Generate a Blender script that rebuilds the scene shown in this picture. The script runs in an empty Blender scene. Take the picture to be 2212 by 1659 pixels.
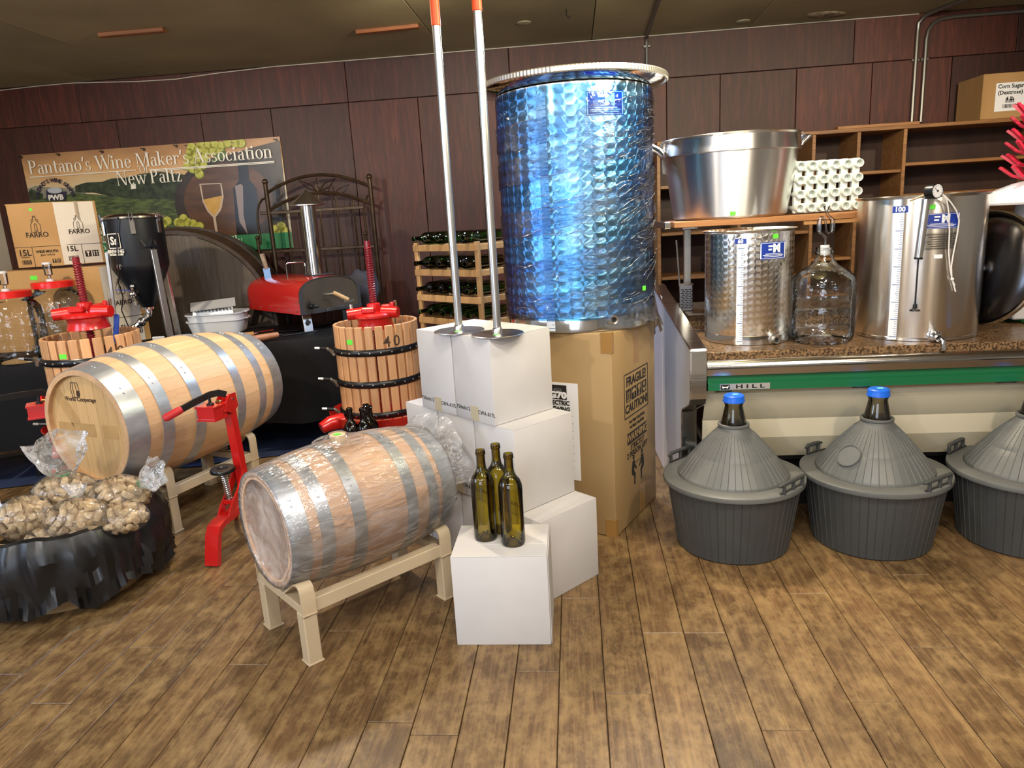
import bpy, bmesh, math, random
from mathutils import Vector, Matrix, noise
random.seed(7)
PI = math.pi
SC = bpy.context.scene
COL = SC.collection

# ------------------------------------------------------------------ camera
F_PX, PITCH, ROLL, EYE = 1534.0, math.radians(13.3), math.radians(3.4), 1.30
cp, sp, cr, sr = math.cos(PITCH), math.sin(PITCH), math.cos(ROLL), math.sin(ROLL)
cam = bpy.data.objects.new('camera', bpy.data.cameras.new('camera'))
COL.objects.link(cam)
cam.data.sensor_fit = 'HORIZONTAL'
cam.data.sensor_width = 36.0
cam.data.lens = F_PX / 2212 * 36.0
cam.data.clip_start = 0.05
cam.matrix_world = Matrix(((cr, sr, 0, 0), (-sr * sp, cr * sp, -cp, 0), (-sr * cp, cr * cp, sp, EYE), (0, 0, 0, 1)))
SC.camera = cam
# ------------------------------------------------------------------ world, light, exposure
w = bpy.data.worlds.new('world')
SC.world = w
w.use_nodes = True
w.node_tree.nodes['Background'].inputs[0].default_value = (0.62, 0.78, 1.0, 1)
w.node_tree.nodes['Background'].inputs[1].default_value = 1.0
SC.view_settings.view_transform = 'Standard'
SC.view_settings.look = 'None'
SC.view_settings.exposure = 0.70
SC.view_settings.gamma = 1.0
SC.view_settings.use_curve_mapping = False


def lamp(name, kind, loc, energy, color, size=0.1, aim=None, size_y=None, angle=None, blend=0.5):
    l = bpy.data.lights.new(name, kind)
    l.energy = energy
    l.color = color
    if kind == 'AREA':
        l.size = size
        l.shape = 'DISK' if size_y is None else 'RECTANGLE'
        if size_y:
            l.size_y = size_y
    else:
        l.shadow_soft_size = size
    if kind == 'SPOT':
        l.spot_size = angle
        l.spot_blend = blend
    o = bpy.data.objects.new(name, l)
    COL.objects.link(o)
    o.location = loc
    if aim is not None:
        d = Vector(aim) - Vector(loc)
        o.rotation_euler = d.to_track_quat('-Z', 'Y').to_euler()
    return o


WARM = (1.0, 0.83, 0.62)
WHITE = (1.0, 0.93, 0.84)
lamp('spot_light_rear_left', 'SPOT', (-1.0, 3.35, 2.38), 80, WARM, 0.05, (-0.75, 2.3, 0), None, math.radians(110), 0.6)
lamp('spot_light_rear_right', 'SPOT', (0.70, 3.15, 2.38), 90, WARM, 0.05, (1.0, 2.2, 0), None, math.radians(120), 0.6)
lamp('spot_light_front_left', 'SPOT', (-2.4, -0.6, 2.36), 95, WHITE, 0.06, (-0.2, 2.8, 0.5), None, math.radians(80), 0.7)
lamp('spot_light_front_right', 'SPOT', (1.6, 0.6, 2.36), 66, WARM, 0.06, (1.5, 2.9, 0.7), None, math.radians(90), 0.7)
lamp('spot_light_centre', 'SPOT', (0.2, 0.3, 2.36), 30, WHITE, 0.06, (0.0, 2.6, 0.8), None, math.radians(95), 0.7)
lamp('spot_light_far_left', 'SPOT', (-2.6, 2.4, 2.36), 95, WARM, 0.05, (-2.4, 4.4, 0.9), None, math.radians(95), 0.7)
lamp('spot_light_far_right', 'SPOT', (2.6, 2.3, 2.36), 75, WARM, 0.05, (2.2, 4.4, 1.0), None, math.radians(90), 0.7)
lamp('spot_light_wall', 'SPOT', (-0.3, 3.6, 2.38), 30, WARM, 0.05, (-0.9, 5.2, 1.2), None, math.radians(120), 0.7)
lamp('cool_light_behind_tank', 'SPOT', (0.25, 4.25, 2.25), 75, (0.52, 0.70, 1.0), 0.10, (0.35, 3.2, 0.2), None, math.radians(150), 0.5)
lamp('shop_window_light', 'AREA', (-1.6, -2.9, 1.35), 32, (0.84, 0.90, 1.0), 2.6, (0.2, 2.5, 0.9), 1.7)
lamp('added_side_fill', 'AREA', (-4.0, 1.0, 1.45), 30, (0.60, 0.76, 1.0), 1.5, (0.6, 2.6, 0.8), 1.3)  # cool fill added for the end panel and tank sides; no window there
lamp('ceiling_strip_light', 'AREA', (0.4, 1.0, 2.38), 22, WHITE, 1.2, (0.4, 1.0, 0), 0.12)
lamp('added_ceiling_fill', 'AREA', (0.95, 2.15, 2.05), 26, (1.0, 0.95, 0.68), 0.35, (0.1, 3.9, 2.55))  # unseen upward fill added to lift the dim ceiling; no pendant hangs here
for _x in (-2.2, -0.2, 1.8):
    lamp('added_rear_strip', 'AREA', (_x, -1.3, 2.37), 21, (1.0, 0.95, 0.88), 1.3, (_x, -1.3, 0), 0.14)  # unseen strips added behind the camera to put streaks on the metal

# ------------------------------------------------------------------ ray helpers (world points on real planes)


def ray(px, py):
    x = (px - 1106) / F_PX
    y = (829.5 - py) / F_PX
    a = x * cr + y * sr
    b = -x * sr + y * cr
    return Vector((a, cp + b * sp, b * cp - sp))


def gz(px, py, z=0.0):
    r = ray(px, py)
    return Vector((0, 0, EYE)) + r * ((z - EYE) / r.z)


def gy(px, py, Y):
    r = ray(px, py)
    return Vector((0, 0, EYE)) + r * (Y / r.y)


KW, DW = 0.097, 5.2


def gw(px, py, off=0.0):
    """point on the plane parallel to the back wall, off metres in front of it"""
    r = ray(px, py)
    return Vector((0, 0, EYE)) + r * ((DW - off * math.hypot(1, KW)) / (r.y + KW * r.x))


RA = -math.atan(KW)          # room yaw
EX = Vector((math.cos(RA), math.sin(RA), 0))
EY = Vector((-math.sin(RA), math.cos(RA), 0))
BW = DW * math.cos(RA)       # wall distance in room coordinates


def RM(a, b, z=0.0):
    return EX * a + EY * b + Vector((0, 0, z))


def ab(p):
    return p.dot(EX), p.dot(EY)


# ------------------------------------------------------------------ mesh builder
class MB:
    def __init__(s):
        s.v = []
        s.f = []
        s.m = Matrix.Identity(4)

    def at(s, loc=(0, 0, 0), rot=(0, 0, 0), scale=(1, 1, 1)):
        from mathutils import Euler
        s.m = Matrix.Translation(loc) @ Euler(rot).to_matrix().to_4x4() @ Matrix.Diagonal((*scale, 1))
        return s

    def add(s, vs, fs):
        k = len(s.v)
        s.v += [s.m @ Vector(p) for p in vs]
        s.f += [tuple(i + k for i in q) for q in fs]
        return s

    def box(s, x0, x1, y0, y1, z0, z1):
        vs = [(x, y, z) for x in (x0, x1) for y in (y0, y1) for z in (z0, z1)]
        return s.add(vs, [(0, 1, 3, 2), (4, 6, 7, 5), (0, 4, 5, 1), (2, 3, 7, 6), (0, 2, 6, 4), (1, 5, 7, 3)])

    def cbox(s, c, d, bev=0.004, seg=1):
        bm = bmesh.new()
        bmesh.ops.create_cube(bm, size=1)
        for v in bm.verts:
            v.co = Vector((v.co.x * d[0], v.co.y * d[1], v.co.z * d[2])) + Vector(c)
        bmesh.ops.bevel(bm, geom=bm.edges[:] + bm.verts[:], offset=min(bev, min(d) * 0.45), segments=seg, affect='EDGES', profile=0.5)
        return s.bm(bm)

    def bm(s, bm):
        bm.verts.index_update()
        vs = [v.co.copy() for v in bm.verts]
        fs = [tuple(v.index for v in f.verts) for f in bm.faces]
        bm.free()
        return s.add(vs, fs)

    def lathe(s, prof, n=32, a0=0.0, a1=2 * PI, cap0=False, cap1=False):
        """revolve (r,z) about Z"""
        full = abs(a1 - a0 - 2 * PI) < 1e-6
        m = n if full else n + 1
        vs, fs, rows = [], [], []
        for r, z in prof:
            if r < 1e-6 and full:
                rows.append([len(vs)] * m)
                vs.append((0, 0, z))
            else:
                rows.append(list(range(len(vs), len(vs) + m)))
                for i in range(m):
                    t = a0 + (a1 - a0) * i / n
                    vs.append((r * math.cos(t), r * math.sin(t), z))
        for j in range(len(rows) - 1):
            for i in range(n):
                k = (i + 1) % m
                q = [rows[j][i], rows[j][k], rows[j + 1][k], rows[j + 1][i]]
                u = []
                for e in q:
                    if e not in u:
                        u.append(e)
                if len(u) > 2:
                    fs.append(tuple(u))
        if cap0:
            fs.append(tuple(reversed(rows[0])))
        if cap1:
            fs.append(tuple(rows[-1]))
        return s.add(vs, fs)

    def tube(s, pts, r, n=8, cap=True, closed=False):
        pts = [Vector(p) for p in pts]
        N = len(pts)
        rr = r if hasattr(r, '__len__') else [r] * N
        vs, fs = [], []
        prev = None
        for i, p in enumerate(pts):
            a = pts[(i - 1) % N] if (closed or i > 0) else p
            b = pts[(i + 1) % N] if (closed or i < N - 1) else p
            t = (b - a).normalized()
            if prev is None:
                ref = Vector((0, 0, 1)) if abs(t.z) < 0.9 else Vector((1, 0, 0))
                nx = t.cross(ref).normalized()
            else:
                nx = (prev - t * prev.dot(t)).normalized()
            prev = nx
            ny = t.cross(nx)
            for k in range(n):
                an = 2 * PI * k / n
                vs.append(p + (nx * math.cos(an) + ny * math.sin(an)) * rr[i])
        M_ = N if closed else N - 1
        for i in range(M_):
            j = (i + 1) % N
            for k in range(n):
                l = (k + 1) % n
                fs.append((i * n + k, i * n + l, j * n + l, j * n + k))
        if cap and not closed:
            fs.append(tuple(reversed(range(n))))
            fs.append(tuple(range((N - 1) * n, N * n)))
        return s.add(vs, fs)

    def bar(s, p0, p1, w, h, up=(0, 0, 1), bev=0.0):
        p0, p1 = Vector(p0), Vector(p1)
        x = (p1 - p0)
        L = x.length
        x.normalize()
        y = Vector(up).cross(x)
        if y.length < 1e-4:
            y = Vector((0, 1, 0)).cross(x)
        y.normalize()
        z = x.cross(y)
        old = s.m
        mm = Matrix((x, y, z)).transposed().to_4x4()
        mm.translation = (p0 + p1) / 2
        s.m = old @ mm
        if bev:
            s.cbox((0, 0, 0), (L, w, h), bev)
        else:
            s.box(-L / 2, L / 2, -w / 2, w / 2, -h / 2, h / 2)
        s.m = old
        return s

    def prism(s, poly, d0, d1, axis='y'):
        """extrude a 2D polygon; axis y: poly in XZ; z: poly in XY; x: poly in YZ"""
        n = len(poly)

        def P(q, d):
            return {'y': (q[0], d, q[1]), 'z': (q[0], q[1], d), 'x': (d, q[0], q[1])}[axis]
        vs = [P(q, d0) for q in poly] + [P(q, d1) for q in poly]
        fs = [tuple(range(n)), tuple(range(2 * n - 1, n - 1, -1))]
        for i in range(n):
            j = (i + 1) % n
            fs.append((i, i + n, j + n, j))
        return s.add(vs, fs)

    def strip(s, pts, w, t, axis=(0, 1, 0)):
        """flat bar of width w (along axis) and thickness t following a polyline"""
        pts = [Vector(p) for p in pts]
        ax = Vector(axis).normalized()
        vs, fs = [], []
        N = len(pts)
        for i, p in enumerate(pts):
            a = pts[max(i - 1, 0)]
            b = pts[min(i + 1, N - 1)]
            d = (b - a).normalized()
            nrm = d.cross(ax).normalized()
            for u, q in ((-1, -1), (1, -1), (1, 1), (-1, 1)):
                vs.append(p + ax * (u * w / 2) + nrm * (q * t / 2))
        for i in range(N - 1):
            for k in range(4):
                l = (k + 1) % 4
                fs.append((i * 4 + k, i * 4 + l, i * 4 + 4 + l, i * 4 + 4 + k))
        fs += [(3, 2, 1, 0), tuple(range(4 * N - 4, 4 * N))]
        return s.add(vs, fs)

    def sphere(s, c, r, nu=16, nv=10):
        rx, ry, rz = r if hasattr(r, '__len__') else (r, r, r)
        prof = []
        for j in range(nv + 1):
            t = -PI / 2 + PI * j / nv
            prof.append((max(math.cos(t), 0 if 0 < j < nv else 0), math.sin(t)))
        old = s.m
        s.m = old @ Matrix.Translation(c) @ Matrix.Diagonal((rx, ry, rz, 1))
        s.lathe([(0 if (j in (0, nv)) else p[0], p[1]) for j, p in enumerate(prof)], nu)
        s.m = old
        return s

    def build(s, name, mat, parent=None, smooth=35, loc=None, rot=None):
        me = bpy.data.meshes.new(name)
        me.from_pydata([tuple(p) for p in s.v], [], s.f)
        bm = bmesh.new()
        bm.from_mesh(me)
        bmesh.ops.recalc_face_normals(bm, faces=bm.faces[:])
        bm.to_mesh(me)
        bm.free()
        if smooth:
            me.shade_smooth()
            me.set_sharp_from_angle(angle=math.radians(smooth))
        if mat:
            me.materials.append(mat)
        return link(name, me, parent, loc, rot)


def link(name, me, parent=None, loc=None, rot=None):
    o = bpy.data.objects.new(name, me)
    COL.objects.link(o)
    if parent:
        o.parent = parent
    if loc is not None:
        o.location = loc
    if rot is not None:
        o.rotation_euler = rot
    return o


def tag(o, label=None, cat=None, group=None, kind=None):
    for k, v in (('label', label), ('category', cat), ('group', group), ('kind', kind)):
        if v:
            o[k] = v
    return o


def thing(name, label, cat, loc=(0, 0, 0), rz=0.0, group=None, rot=None):
    o = bpy.data.objects.new(name, None)
    COL.objects.link(o)
    o.empty_display_size = 0.05
    o.location = loc
    o.rotation_euler = rot if rot else (0, 0, rz)
    return tag(o, label, cat, group)


def copy_tree(o, loc=None, rot=None, label=None, parent=None):
    kids = [k for k in COL.objects if k.parent == o]
    c = o.copy()
    COL.objects.link(c)
    if parent:
        c.parent = parent
    if loc is not None:
        c.location = loc
    if rot is not None:
        c.rotation_euler = rot
    if label:
        c['label'] = label
    for k in kids:
        copy_tree(k, parent=c)
    return c


def text(s, size, mat, parent, loc, rot, name='lettering', align='CENTER', bold=0.0, sx=1.0, ext=0.0004, spacing=1.0):
    cu = bpy.data.curves.new('t', 'FONT')
    cu.body = s
    cu.size = size
    cu.align_x = align
    cu.align_y = 'CENTER'
    cu.offset = bold
    cu.extrude = ext
    cu.space_character = spacing
    cu.resolution_u = 2
    t = bpy.data.objects.new('t', cu)
    COL.objects.link(t)
    dg = bpy.context.evaluated_depsgraph_get()
    me = bpy.data.meshes.new_from_object(t.evaluated_get(dg))
    bpy.data.objects.remove(t)
    if sx != 1.0:
        me.transform(Matrix.Diagonal((sx, 1, 1, 1)))
    me.materials.clear()
    me.materials.append(mat)
    me.name = name
    return link(name, me, parent, loc, rot)


def rivets(mb, pts, r=0.004, h=0.003):
    for p, nrm in pts:
        q = Vector((0, 0, 1)).rotation_difference(Vector(nrm)).to_matrix().to_4x4()
        q.translation = p
        old = mb.m
        mb.m = old @ q
        mb.lathe([(r, 0), (r * 0.8, h * 0.7), (0, h)], 8)
        mb.m = old
    return mb


# ------------------------------------------------------------------ materials
def newmat(name):
    m = bpy.data.materials.new(name)
    m.use_nodes = True
    nt = m.node_tree
    b = nt.nodes['Principled BSDF']
    return m, nt, b


def N(nt, t, **kw):
    n = nt.nodes.new(t)
    for k, v in kw.items():
        setattr(n, k, v)
    return n


def srgb(h):
    h = h.lstrip('#')
    c = [int(h[i:i + 2], 16) / 255 for i in (0, 2, 4)]
    return tuple(x / 12.92 if x <= 0.04045 else ((x + 0.055) / 1.055) ** 2.4 for x in c) + (1,)


def C(c):
    return srgb(c) if isinstance(c, str) else (*c, 1) if len(c) == 3 else c


def mat(name, c1, c2=None, rough=0.5, metal=0.0, scale=6.0, stretch=(1, 1, 1), detail=4, bump=0.0, bscale=None,
        bstretch=None, coat=0.0, lo=0.35, hi=0.65, rvar=0.0, objvar=0.0, spec=0.5, distortion=0.0, aniso=0.0):
    m, nt, b = newmat(name)
    b.inputs['Roughness'].default_value = rough
    b.inputs['Metallic'].default_value = metal
    b.inputs['Coat Weight'].default_value = coat
    b.inputs['Coat Roughness'].default_value = 0.08
    b.inputs['Specular IOR Level'].default_value = spec
    b.inputs['Anisotropic'].default_value = aniso
    b.inputs['Base Color'].default_value = C(c1)
    if aniso:
        tg = N(nt, 'ShaderNodeTangent', direction_type='RADIAL', axis='Z')
        nt.links.new(tg.outputs[0], b.inputs['Tangent'])
        b.inputs['Anisotropic Rotation'].default_value = 0.25
    if not (c2 or bump or objvar):
        return m
    tc = N(nt, 'ShaderNodeTexCoord')
    mp = N(nt, 'ShaderNodeMapping')
    mp.inputs['Scale'].default_value = stretch
    nt.links.new(tc.outputs['Object'], mp.inputs[0])
    vec = mp.outputs[0]
    oi = N(nt, 'ShaderNodeObjectInfo')
    ad = N(nt, 'ShaderNodeVectorMath', operation='ADD')
    ml = N(nt, 'ShaderNodeMath', operation='MULTIPLY')
    ml.inputs[1].default_value = 37.0
    nt.links.new(oi.outputs['Random'], ml.inputs[0])
    nt.links.new(vec, ad.inputs[0])
    nt.links.new(ml.outputs[0], ad.inputs[1])
    vec = ad.outputs[0]
    no = N(nt, 'ShaderNodeTexNoise')
    no.inputs['Scale'].default_value = scale
    no.inputs['Detail'].default_value = detail
    no.inputs['Distortion'].default_value = distortion
    nt.links.new(vec, no.inputs['Vector'])
    out = None
    if c2:
        r = N(nt, 'ShaderNodeValToRGB')
        r.color_ramp.elements[0].position = lo
        r.color_ramp.elements[1].position = hi
        r.color_ramp.elements[0].color = C(c1)
        r.color_ramp.elements[1].color = C(c2)
        nt.links.new(no.outputs['Fac'], r.inputs[0])
        out = r.outputs[0]
    if objvar:
        hs = N(nt, 'ShaderNodeHueSaturation')
        mr = N(nt, 'ShaderNodeMapRange')
        mr.inputs['To Min'].default_value = 1 - objvar
        mr.inputs['To Max'].default_value = 1 + objvar
        nt.links.new(oi.outputs['Random'], mr.inputs[0])
        nt.links.new(mr.outputs[0], hs.inputs['Value'])
        if out:
            nt.links.new(out, hs.inputs['Color'])
        else:
            hs.inputs['Color'].default_value = C(c1)
        out = hs.outputs[0]
    if out:
        nt.links.new(out, b.inputs['Base Color'])
    if rvar:
        mr = N(nt, 'ShaderNodeMapRange')
        mr.inputs['To Min'].default_value = rough - rvar
        mr.inputs['To Max'].default_value = rough + rvar
        nt.links.new(no.outputs['Fac'], mr.inputs[0])
        nt.links.new(mr.outputs[0], b.inputs['Roughness'])
    if bump:
        n2 = no
        if bscale:
            mp2 = N(nt, 'ShaderNodeMapping')
            mp2.inputs['Scale'].default_value = bstretch or stretch
            nt.links.new(tc.outputs['Object'], mp2.inputs[0])
            n2 = N(nt, 'ShaderNodeTexNoise')
            n2.inputs['Scale'].default_value = bscale
            n2.inputs['Detail'].default_value = 3
            nt.links.new(mp2.outputs[0], n2.inputs['Vector'])
        bp = N(nt, 'ShaderNodeBump')
        bp.inputs['Strength'].default_value = bump
        bp.inputs['Distance'].default_value = 0.01
        nt.links.new(n2.outputs['Fac'], bp.inputs['Height'])
        nt.links.new(bp.outputs[0], b.inputs['Normal'])
    return m


def film(name, tint, gloss=0.12, rough=0.08, bump=0.6, scale=20.0, stretch=(1, 1, 1), haze=0.0, hcol=(0.9, 0.9, 0.9), dist=0.01):
    """thin clear plastic sheet: see-through with wrinkled gloss and a little milky haze"""
    m, nt, b = newmat(name)
    nt.nodes.remove(b)
    out = nt.nodes['Material Output']
    tr = N(nt, 'ShaderNodeBsdfTransparent')
    tr.inputs[0].default_value = C(tint)
    gl = N(nt, 'ShaderNodeBsdfGlossy')
    gl.inputs['Roughness'].default_value = rough
    gl.inputs[0].default_value = (1, 1, 1, 1)
    tc = N(nt, 'ShaderNodeTexCoord')
    mp = N(nt, 'ShaderNodeMapping')
    mp.inputs['Scale'].default_value = stretch
    nt.links.new(tc.outputs['Object'], mp.inputs[0])
    no = N(nt, 'ShaderNodeTexNoise')
    no.inputs['Scale'].default_value = scale
    no.inputs['Detail'].default_value = 3
    no.inputs['Distortion'].default_value = 0.6
    nt.links.new(mp.outputs[0], no.inputs['Vector'])
    bp = N(nt, 'ShaderNodeBump')
    bp.inputs['Strength'].default_value = bump
    bp.inputs['Distance'].default_value = dist
    nt.links.new(no.outputs['Fac'], bp.inputs['Height'])
    nt.links.new(bp.outputs[0], gl.inputs['Normal'])
    fr = N(nt, 'ShaderNodeFresnel')
    fr.inputs['IOR'].default_value = 1.45
    nt.links.new(bp.outputs[0], fr.inputs['Normal'])
    mu = N(nt, 'ShaderNodeMath', operation='MULTIPLY_ADD')
    mu.inputs[1].default_value = 0.9
    mu.inputs[2].default_value = gloss
    nt.links.new(fr.outputs[0], mu.inputs[0])
    mx = N(nt, 'ShaderNodeMixShader')
    nt.links.new(mu.outputs[0], mx.inputs[0])
    nt.links.new(tr.outputs[0], mx.inputs[1])
    nt.links.new(gl.outputs[0], mx.inputs[2])
    last = mx
    if haze:
        df = N(nt, 'ShaderNodeBsdfDiffuse')
        df.inputs[0].default_value = C(hcol)
        r = N(nt, 'ShaderNodeMapRange')
        r.inputs['From Min'].default_value = 0.45
        r.inputs['From Max'].default_value = 0.75
        r.inputs['To Min'].default_value = haze * 0.4
        r.inputs['To Max'].default_value = haze * 1.8
        nt.links.new(no.outputs['Fac'], r.inputs[0])
        m2 = N(nt, 'ShaderNodeMixShader')
        nt.links.new(r.outputs[0], m2.inputs[0])
        nt.links.new(mx.outputs[0], m2.inputs[1])
        nt.links.new(df.outputs[0], m2.inputs[2])
        last = m2
    nt.links.new(last.outputs[0], out.inputs['Surface'])
    return m


def thin_glass(name, tint, edge, rough=0.02, bump=0.0, scale=30, boost=0.02, ior=1.5):
    """glass wall: tinted, darker where seen edge-on through more glass, mirror-like by Fresnel"""
    m, nt, b = newmat(name)
    nt.nodes.remove(b)
    out = nt.nodes['Material Output']
    lw = N(nt, 'ShaderNodeLayerWeight')
    lw.inputs[0].default_value = 0.35
    mc = N(nt, 'ShaderNodeMix', data_type='RGBA')
    mc.inputs[6].default_value = C(tint)
    mc.inputs[7].default_value = C(edge)
    nt.links.new(lw.outputs['Facing'], mc.inputs[0])
    tr = N(nt, 'ShaderNodeBsdfTransparent')
    nt.links.new(mc.outputs[2], tr.inputs[0])
    gl = N(nt, 'ShaderNodeBsdfGlossy')
    gl.inputs['Roughness'].default_value = rough
    fr = N(nt, 'ShaderNodeFresnel')
    fr.inputs['IOR'].default_value = ior
    ad = N(nt, 'ShaderNodeMath', operation='ADD')
    ad.inputs[1].default_value = boost
    nt.links.new(fr.outputs[0], ad.inputs[0])
    mx = N(nt, 'ShaderNodeMixShader')
    nt.links.new(ad.outputs[0], mx.inputs[0])
    nt.links.new(tr.outputs[0], mx.inputs[1])
    nt.links.new(gl.outputs[0], mx.inputs[2])
    nt.links.new(mx.outputs[0], out.inputs['Surface'])
    if bump:
        tc = N(nt, 'ShaderNodeTexCoord')
        no = N(nt, 'ShaderNodeTexNoise')
        no.inputs['Scale'].default_value = scale
        nt.links.new(tc.outputs['Object'], no.inputs['Vector'])
        bp = N(nt, 'ShaderNodeBump')
        bp.inputs['Strength'].default_value = bump
        bp.inputs['Distance'].default_value = 0.01
        nt.links.new(no.outputs['Fac'], bp.inputs['Height'])
        nt.links.new(bp.outputs[0], gl.inputs['Normal'])
        nt.links.new(bp.outputs[0], fr.inputs['Normal'])
    return m


def plank_mat(name, cols, rough, offs, long_axis, worn=None, bump=0.25, grain=14.0, vary=(0.78, 1.18)):
    """wood boards sharing one material: each object its own tone and grain"""
    m, nt, b = newmat(name)
    tc = N(nt, 'ShaderNodeTexCoord')
    oi = N(nt, 'ShaderNodeObjectInfo')
    ml = N(nt, 'ShaderNodeMath', operation='MULTIPLY')
    ml.inputs[1].default_value = offs
    nt.links.new(oi.outputs['Random'], ml.inputs[0])
    ad = N(nt, 'ShaderNodeVectorMath', operation='ADD')
    nt.links.new(tc.outputs['Object'], ad.inputs[0])
    nt.links.new(ml.outputs[0], ad.inputs[1])
    st = [grain, grain, grain]
    st[long_axis] = 0.9
    mp = N(nt, 'ShaderNodeMapping')
    mp.inputs['Scale'].default_value = st
    nt.links.new(ad.outputs[0], mp.inputs[0])
    g = N(nt, 'ShaderNodeTexNoise')
    g.inputs['Scale'].default_value = 4.0
    g.inputs['Detail'].default_value = 6
    g.inputs['Roughness'].default_value = 0.65
    g.inputs['Distortion'].default_value = 0.8
    nt.links.new(mp.outputs[0], g.inputs['Vector'])
    r = N(nt, 'ShaderNodeValToRGB')
    e = r.color_ramp.elements
    e[0].position, e[0].color = 0.25, C(cols[0])
    e[1].position, e[1].color = 0.75, C(cols[2])
    k = e.new(0.5)
    k.color = C(cols[1])
    nt.links.new(g.outputs['Fac'], r.inputs[0])
    hs = N(nt, 'ShaderNodeHueSaturation')
    mr = N(nt, 'ShaderNodeMapRange')
    mr.inputs['To Min'].default_value = vary[0]
    mr.inputs['To Max'].default_value = vary[1]
    nt.links.new(oi.outputs['Random'], mr.inputs[0])
    nt.links.new(mr.outputs[0], hs.inputs['Value'])
    nt.links.new(r.outputs[0], hs.inputs['Color'])
    last = hs.outputs[0]
    if worn:
        p = N(nt, 'ShaderNodeTexNoise')
        p.inputs['Scale'].default_value = 15.0
        p.inputs['Detail'].default_value = 12
        p.inputs['Roughness'].default_value = 0.72
        mp2 = N(nt, 'ShaderNodeMapping')
        s2 = [1.3, 1.3, 1.3]
        s2[long_axis] = 0.8
        mp2.inputs['Scale'].default_value = s2
        nt.links.new(ad.outputs[0], mp2.inputs[0])
        nt.links.new(mp2.outputs[0], p.inputs['Vector'])
        r2 = N(nt, 'ShaderNodeMapRange')
        r2.inputs['From Min'].default_value = 0.44
        r2.inputs['From Max'].default_value = 0.66
        r2.inputs['To Max'].default_value = 0.70
        nt.links.new(p.outputs['Fac'], r2.inputs[0])
        mx = N(nt, 'ShaderNodeMix', data_type='RGBA')
        mx.inputs[7].default_value = C(worn[0])
        nt.links.new(r2.outputs[0], mx.inputs[0])
        nt.links.new(last, mx.inputs[6])
        q = N(nt, 'ShaderNodeTexNoise')
        q.inputs['Scale'].default_value = 1.7
        q.inputs['Detail'].default_value = 7
        q.inputs['Roughness'].default_value = 0.6
        nt.links.new(ad.outputs[0], q.inputs['Vector'])
        r3 = N(nt, 'ShaderNodeMapRange')
        r3.inputs['From Min'].default_value = 0.57
        r3.inputs['From Max'].default_value = 0.74
        r3.inputs['To Max'].default_value = 0.70
        nt.links.new(q.outputs['Fac'], r3.inputs[0])
        mx2 = N(nt, 'ShaderNodeMix', data_type='RGBA')
        mx2.inputs[7].default_value = C(worn[1])
        nt.links.new(r3.outputs[0], mx2.inputs[0])
        nt.links.new(mx.outputs[2], mx2.inputs[6])
        last = mx2.outputs[2]
        r4 = N(nt, 'ShaderNodeMapRange')
        r4.inputs['To Min'].default_value = rough - 0.12
        r4.inputs['To Max'].default_value = rough + 0.2
        nt.links.new(p.outputs['Fac'], r4.inputs[0])
        nt.links.new(r4.outputs[0], b.inputs['Roughness'])
    else:
        b.inputs['Roughness'].default_value = rough
    nt.links.new(last, b.inputs['Base Color'])
    bp = N(nt, 'ShaderNodeBump')
    bp.inputs['Strength'].default_value = bump
    bp.inputs['Distance'].default_value = 0.004
    nt.links.new(g.outputs['Fac'], bp.inputs['Height'])
    nt.links.new(bp.outputs[0], b.inputs['Normal'])
    return m


def swirl_mat(name, tint, r, cell=0.034, rough=0.22, cellv=None):
    """engine-turned stainless: rows of overlapping brushed discs on a cylinder about local Z"""
    m, nt, b = newmat(name)
    tc = N(nt, 'ShaderNodeTexCoord')
    se = N(nt, 'ShaderNodeSeparateXYZ')
    nt.links.new(tc.outputs['Object'], se.inputs[0])

    def mth(op, a, b_=None, c=None):
        n = N(nt, 'ShaderNodeMath', operation=op)
        for i, x in enumerate((a, b_, c)):
            if x is None:
                continue
            if isinstance(x, (int, float)):
                n.inputs[i].default_value = x
            else:
                nt.links.new(x, n.inputs[i])
        return n.outputs[0]
    th = mth('ARCTAN2', se.outputs[1], se.outputs[0])
    cells = max(8, round(2 * PI * r / cell))
    u = mth('MULTIPLY', th, cells / (2 * PI))
    v = mth('MULTIPLY', se.outputs[2], 1 / (cellv or cell))
    fu = mth('FRACT', u)
    fv = mth('SUBTRACT', mth('FRACT', v), 0.5)
    rad = mth('SQRT', mth('ADD', mth('MULTIPLY', fu, fu), mth('MULTIPLY', fv, fv)))
    # inside the right half disc of this cell, else the next disc's back part
    inside = mth('LESS_THAN', rad, 0.86)
    fu2 = mth('SUBTRACT', fu, mth('SUBTRACT', 1.0, inside))
    ang = mth('ARCTAN2', fv, fu2)
    sa, ca = mth('SINE', ang), mth('COSINE', ang)
    st, ct = mth('SINE', th), mth('COSINE', th)
    tx = mth('MULTIPLY', mth('MULTIPLY', st, sa), 1.0)
    ty = mth('MULTIPLY', mth('MULTIPLY', ct, sa), -1.0)
    cb = N(nt, 'ShaderNodeCombineXYZ')
    nt.links.new(tx, cb.inputs[0])
    nt.links.new(ty, cb.inputs[1])
    nt.links.new(ca, cb.inputs[2])
    vt = N(nt, 'ShaderNodeVectorTransform', vector_type='VECTOR', convert_from='OBJECT', convert_to='WORLD')
    nt.links.new(cb.outputs[0], vt.inputs[0])
    nt.links.new(vt.outputs[0], b.inputs['Tangent'])
    b.inputs['Base Color'].default_value = C(tint)
    b.inputs['Metallic'].default_value = 1.0
    b.inputs['Roughness'].default_value = rough
    b.inputs['Anisotropic'].default_value = 1.0
    return m


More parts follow.
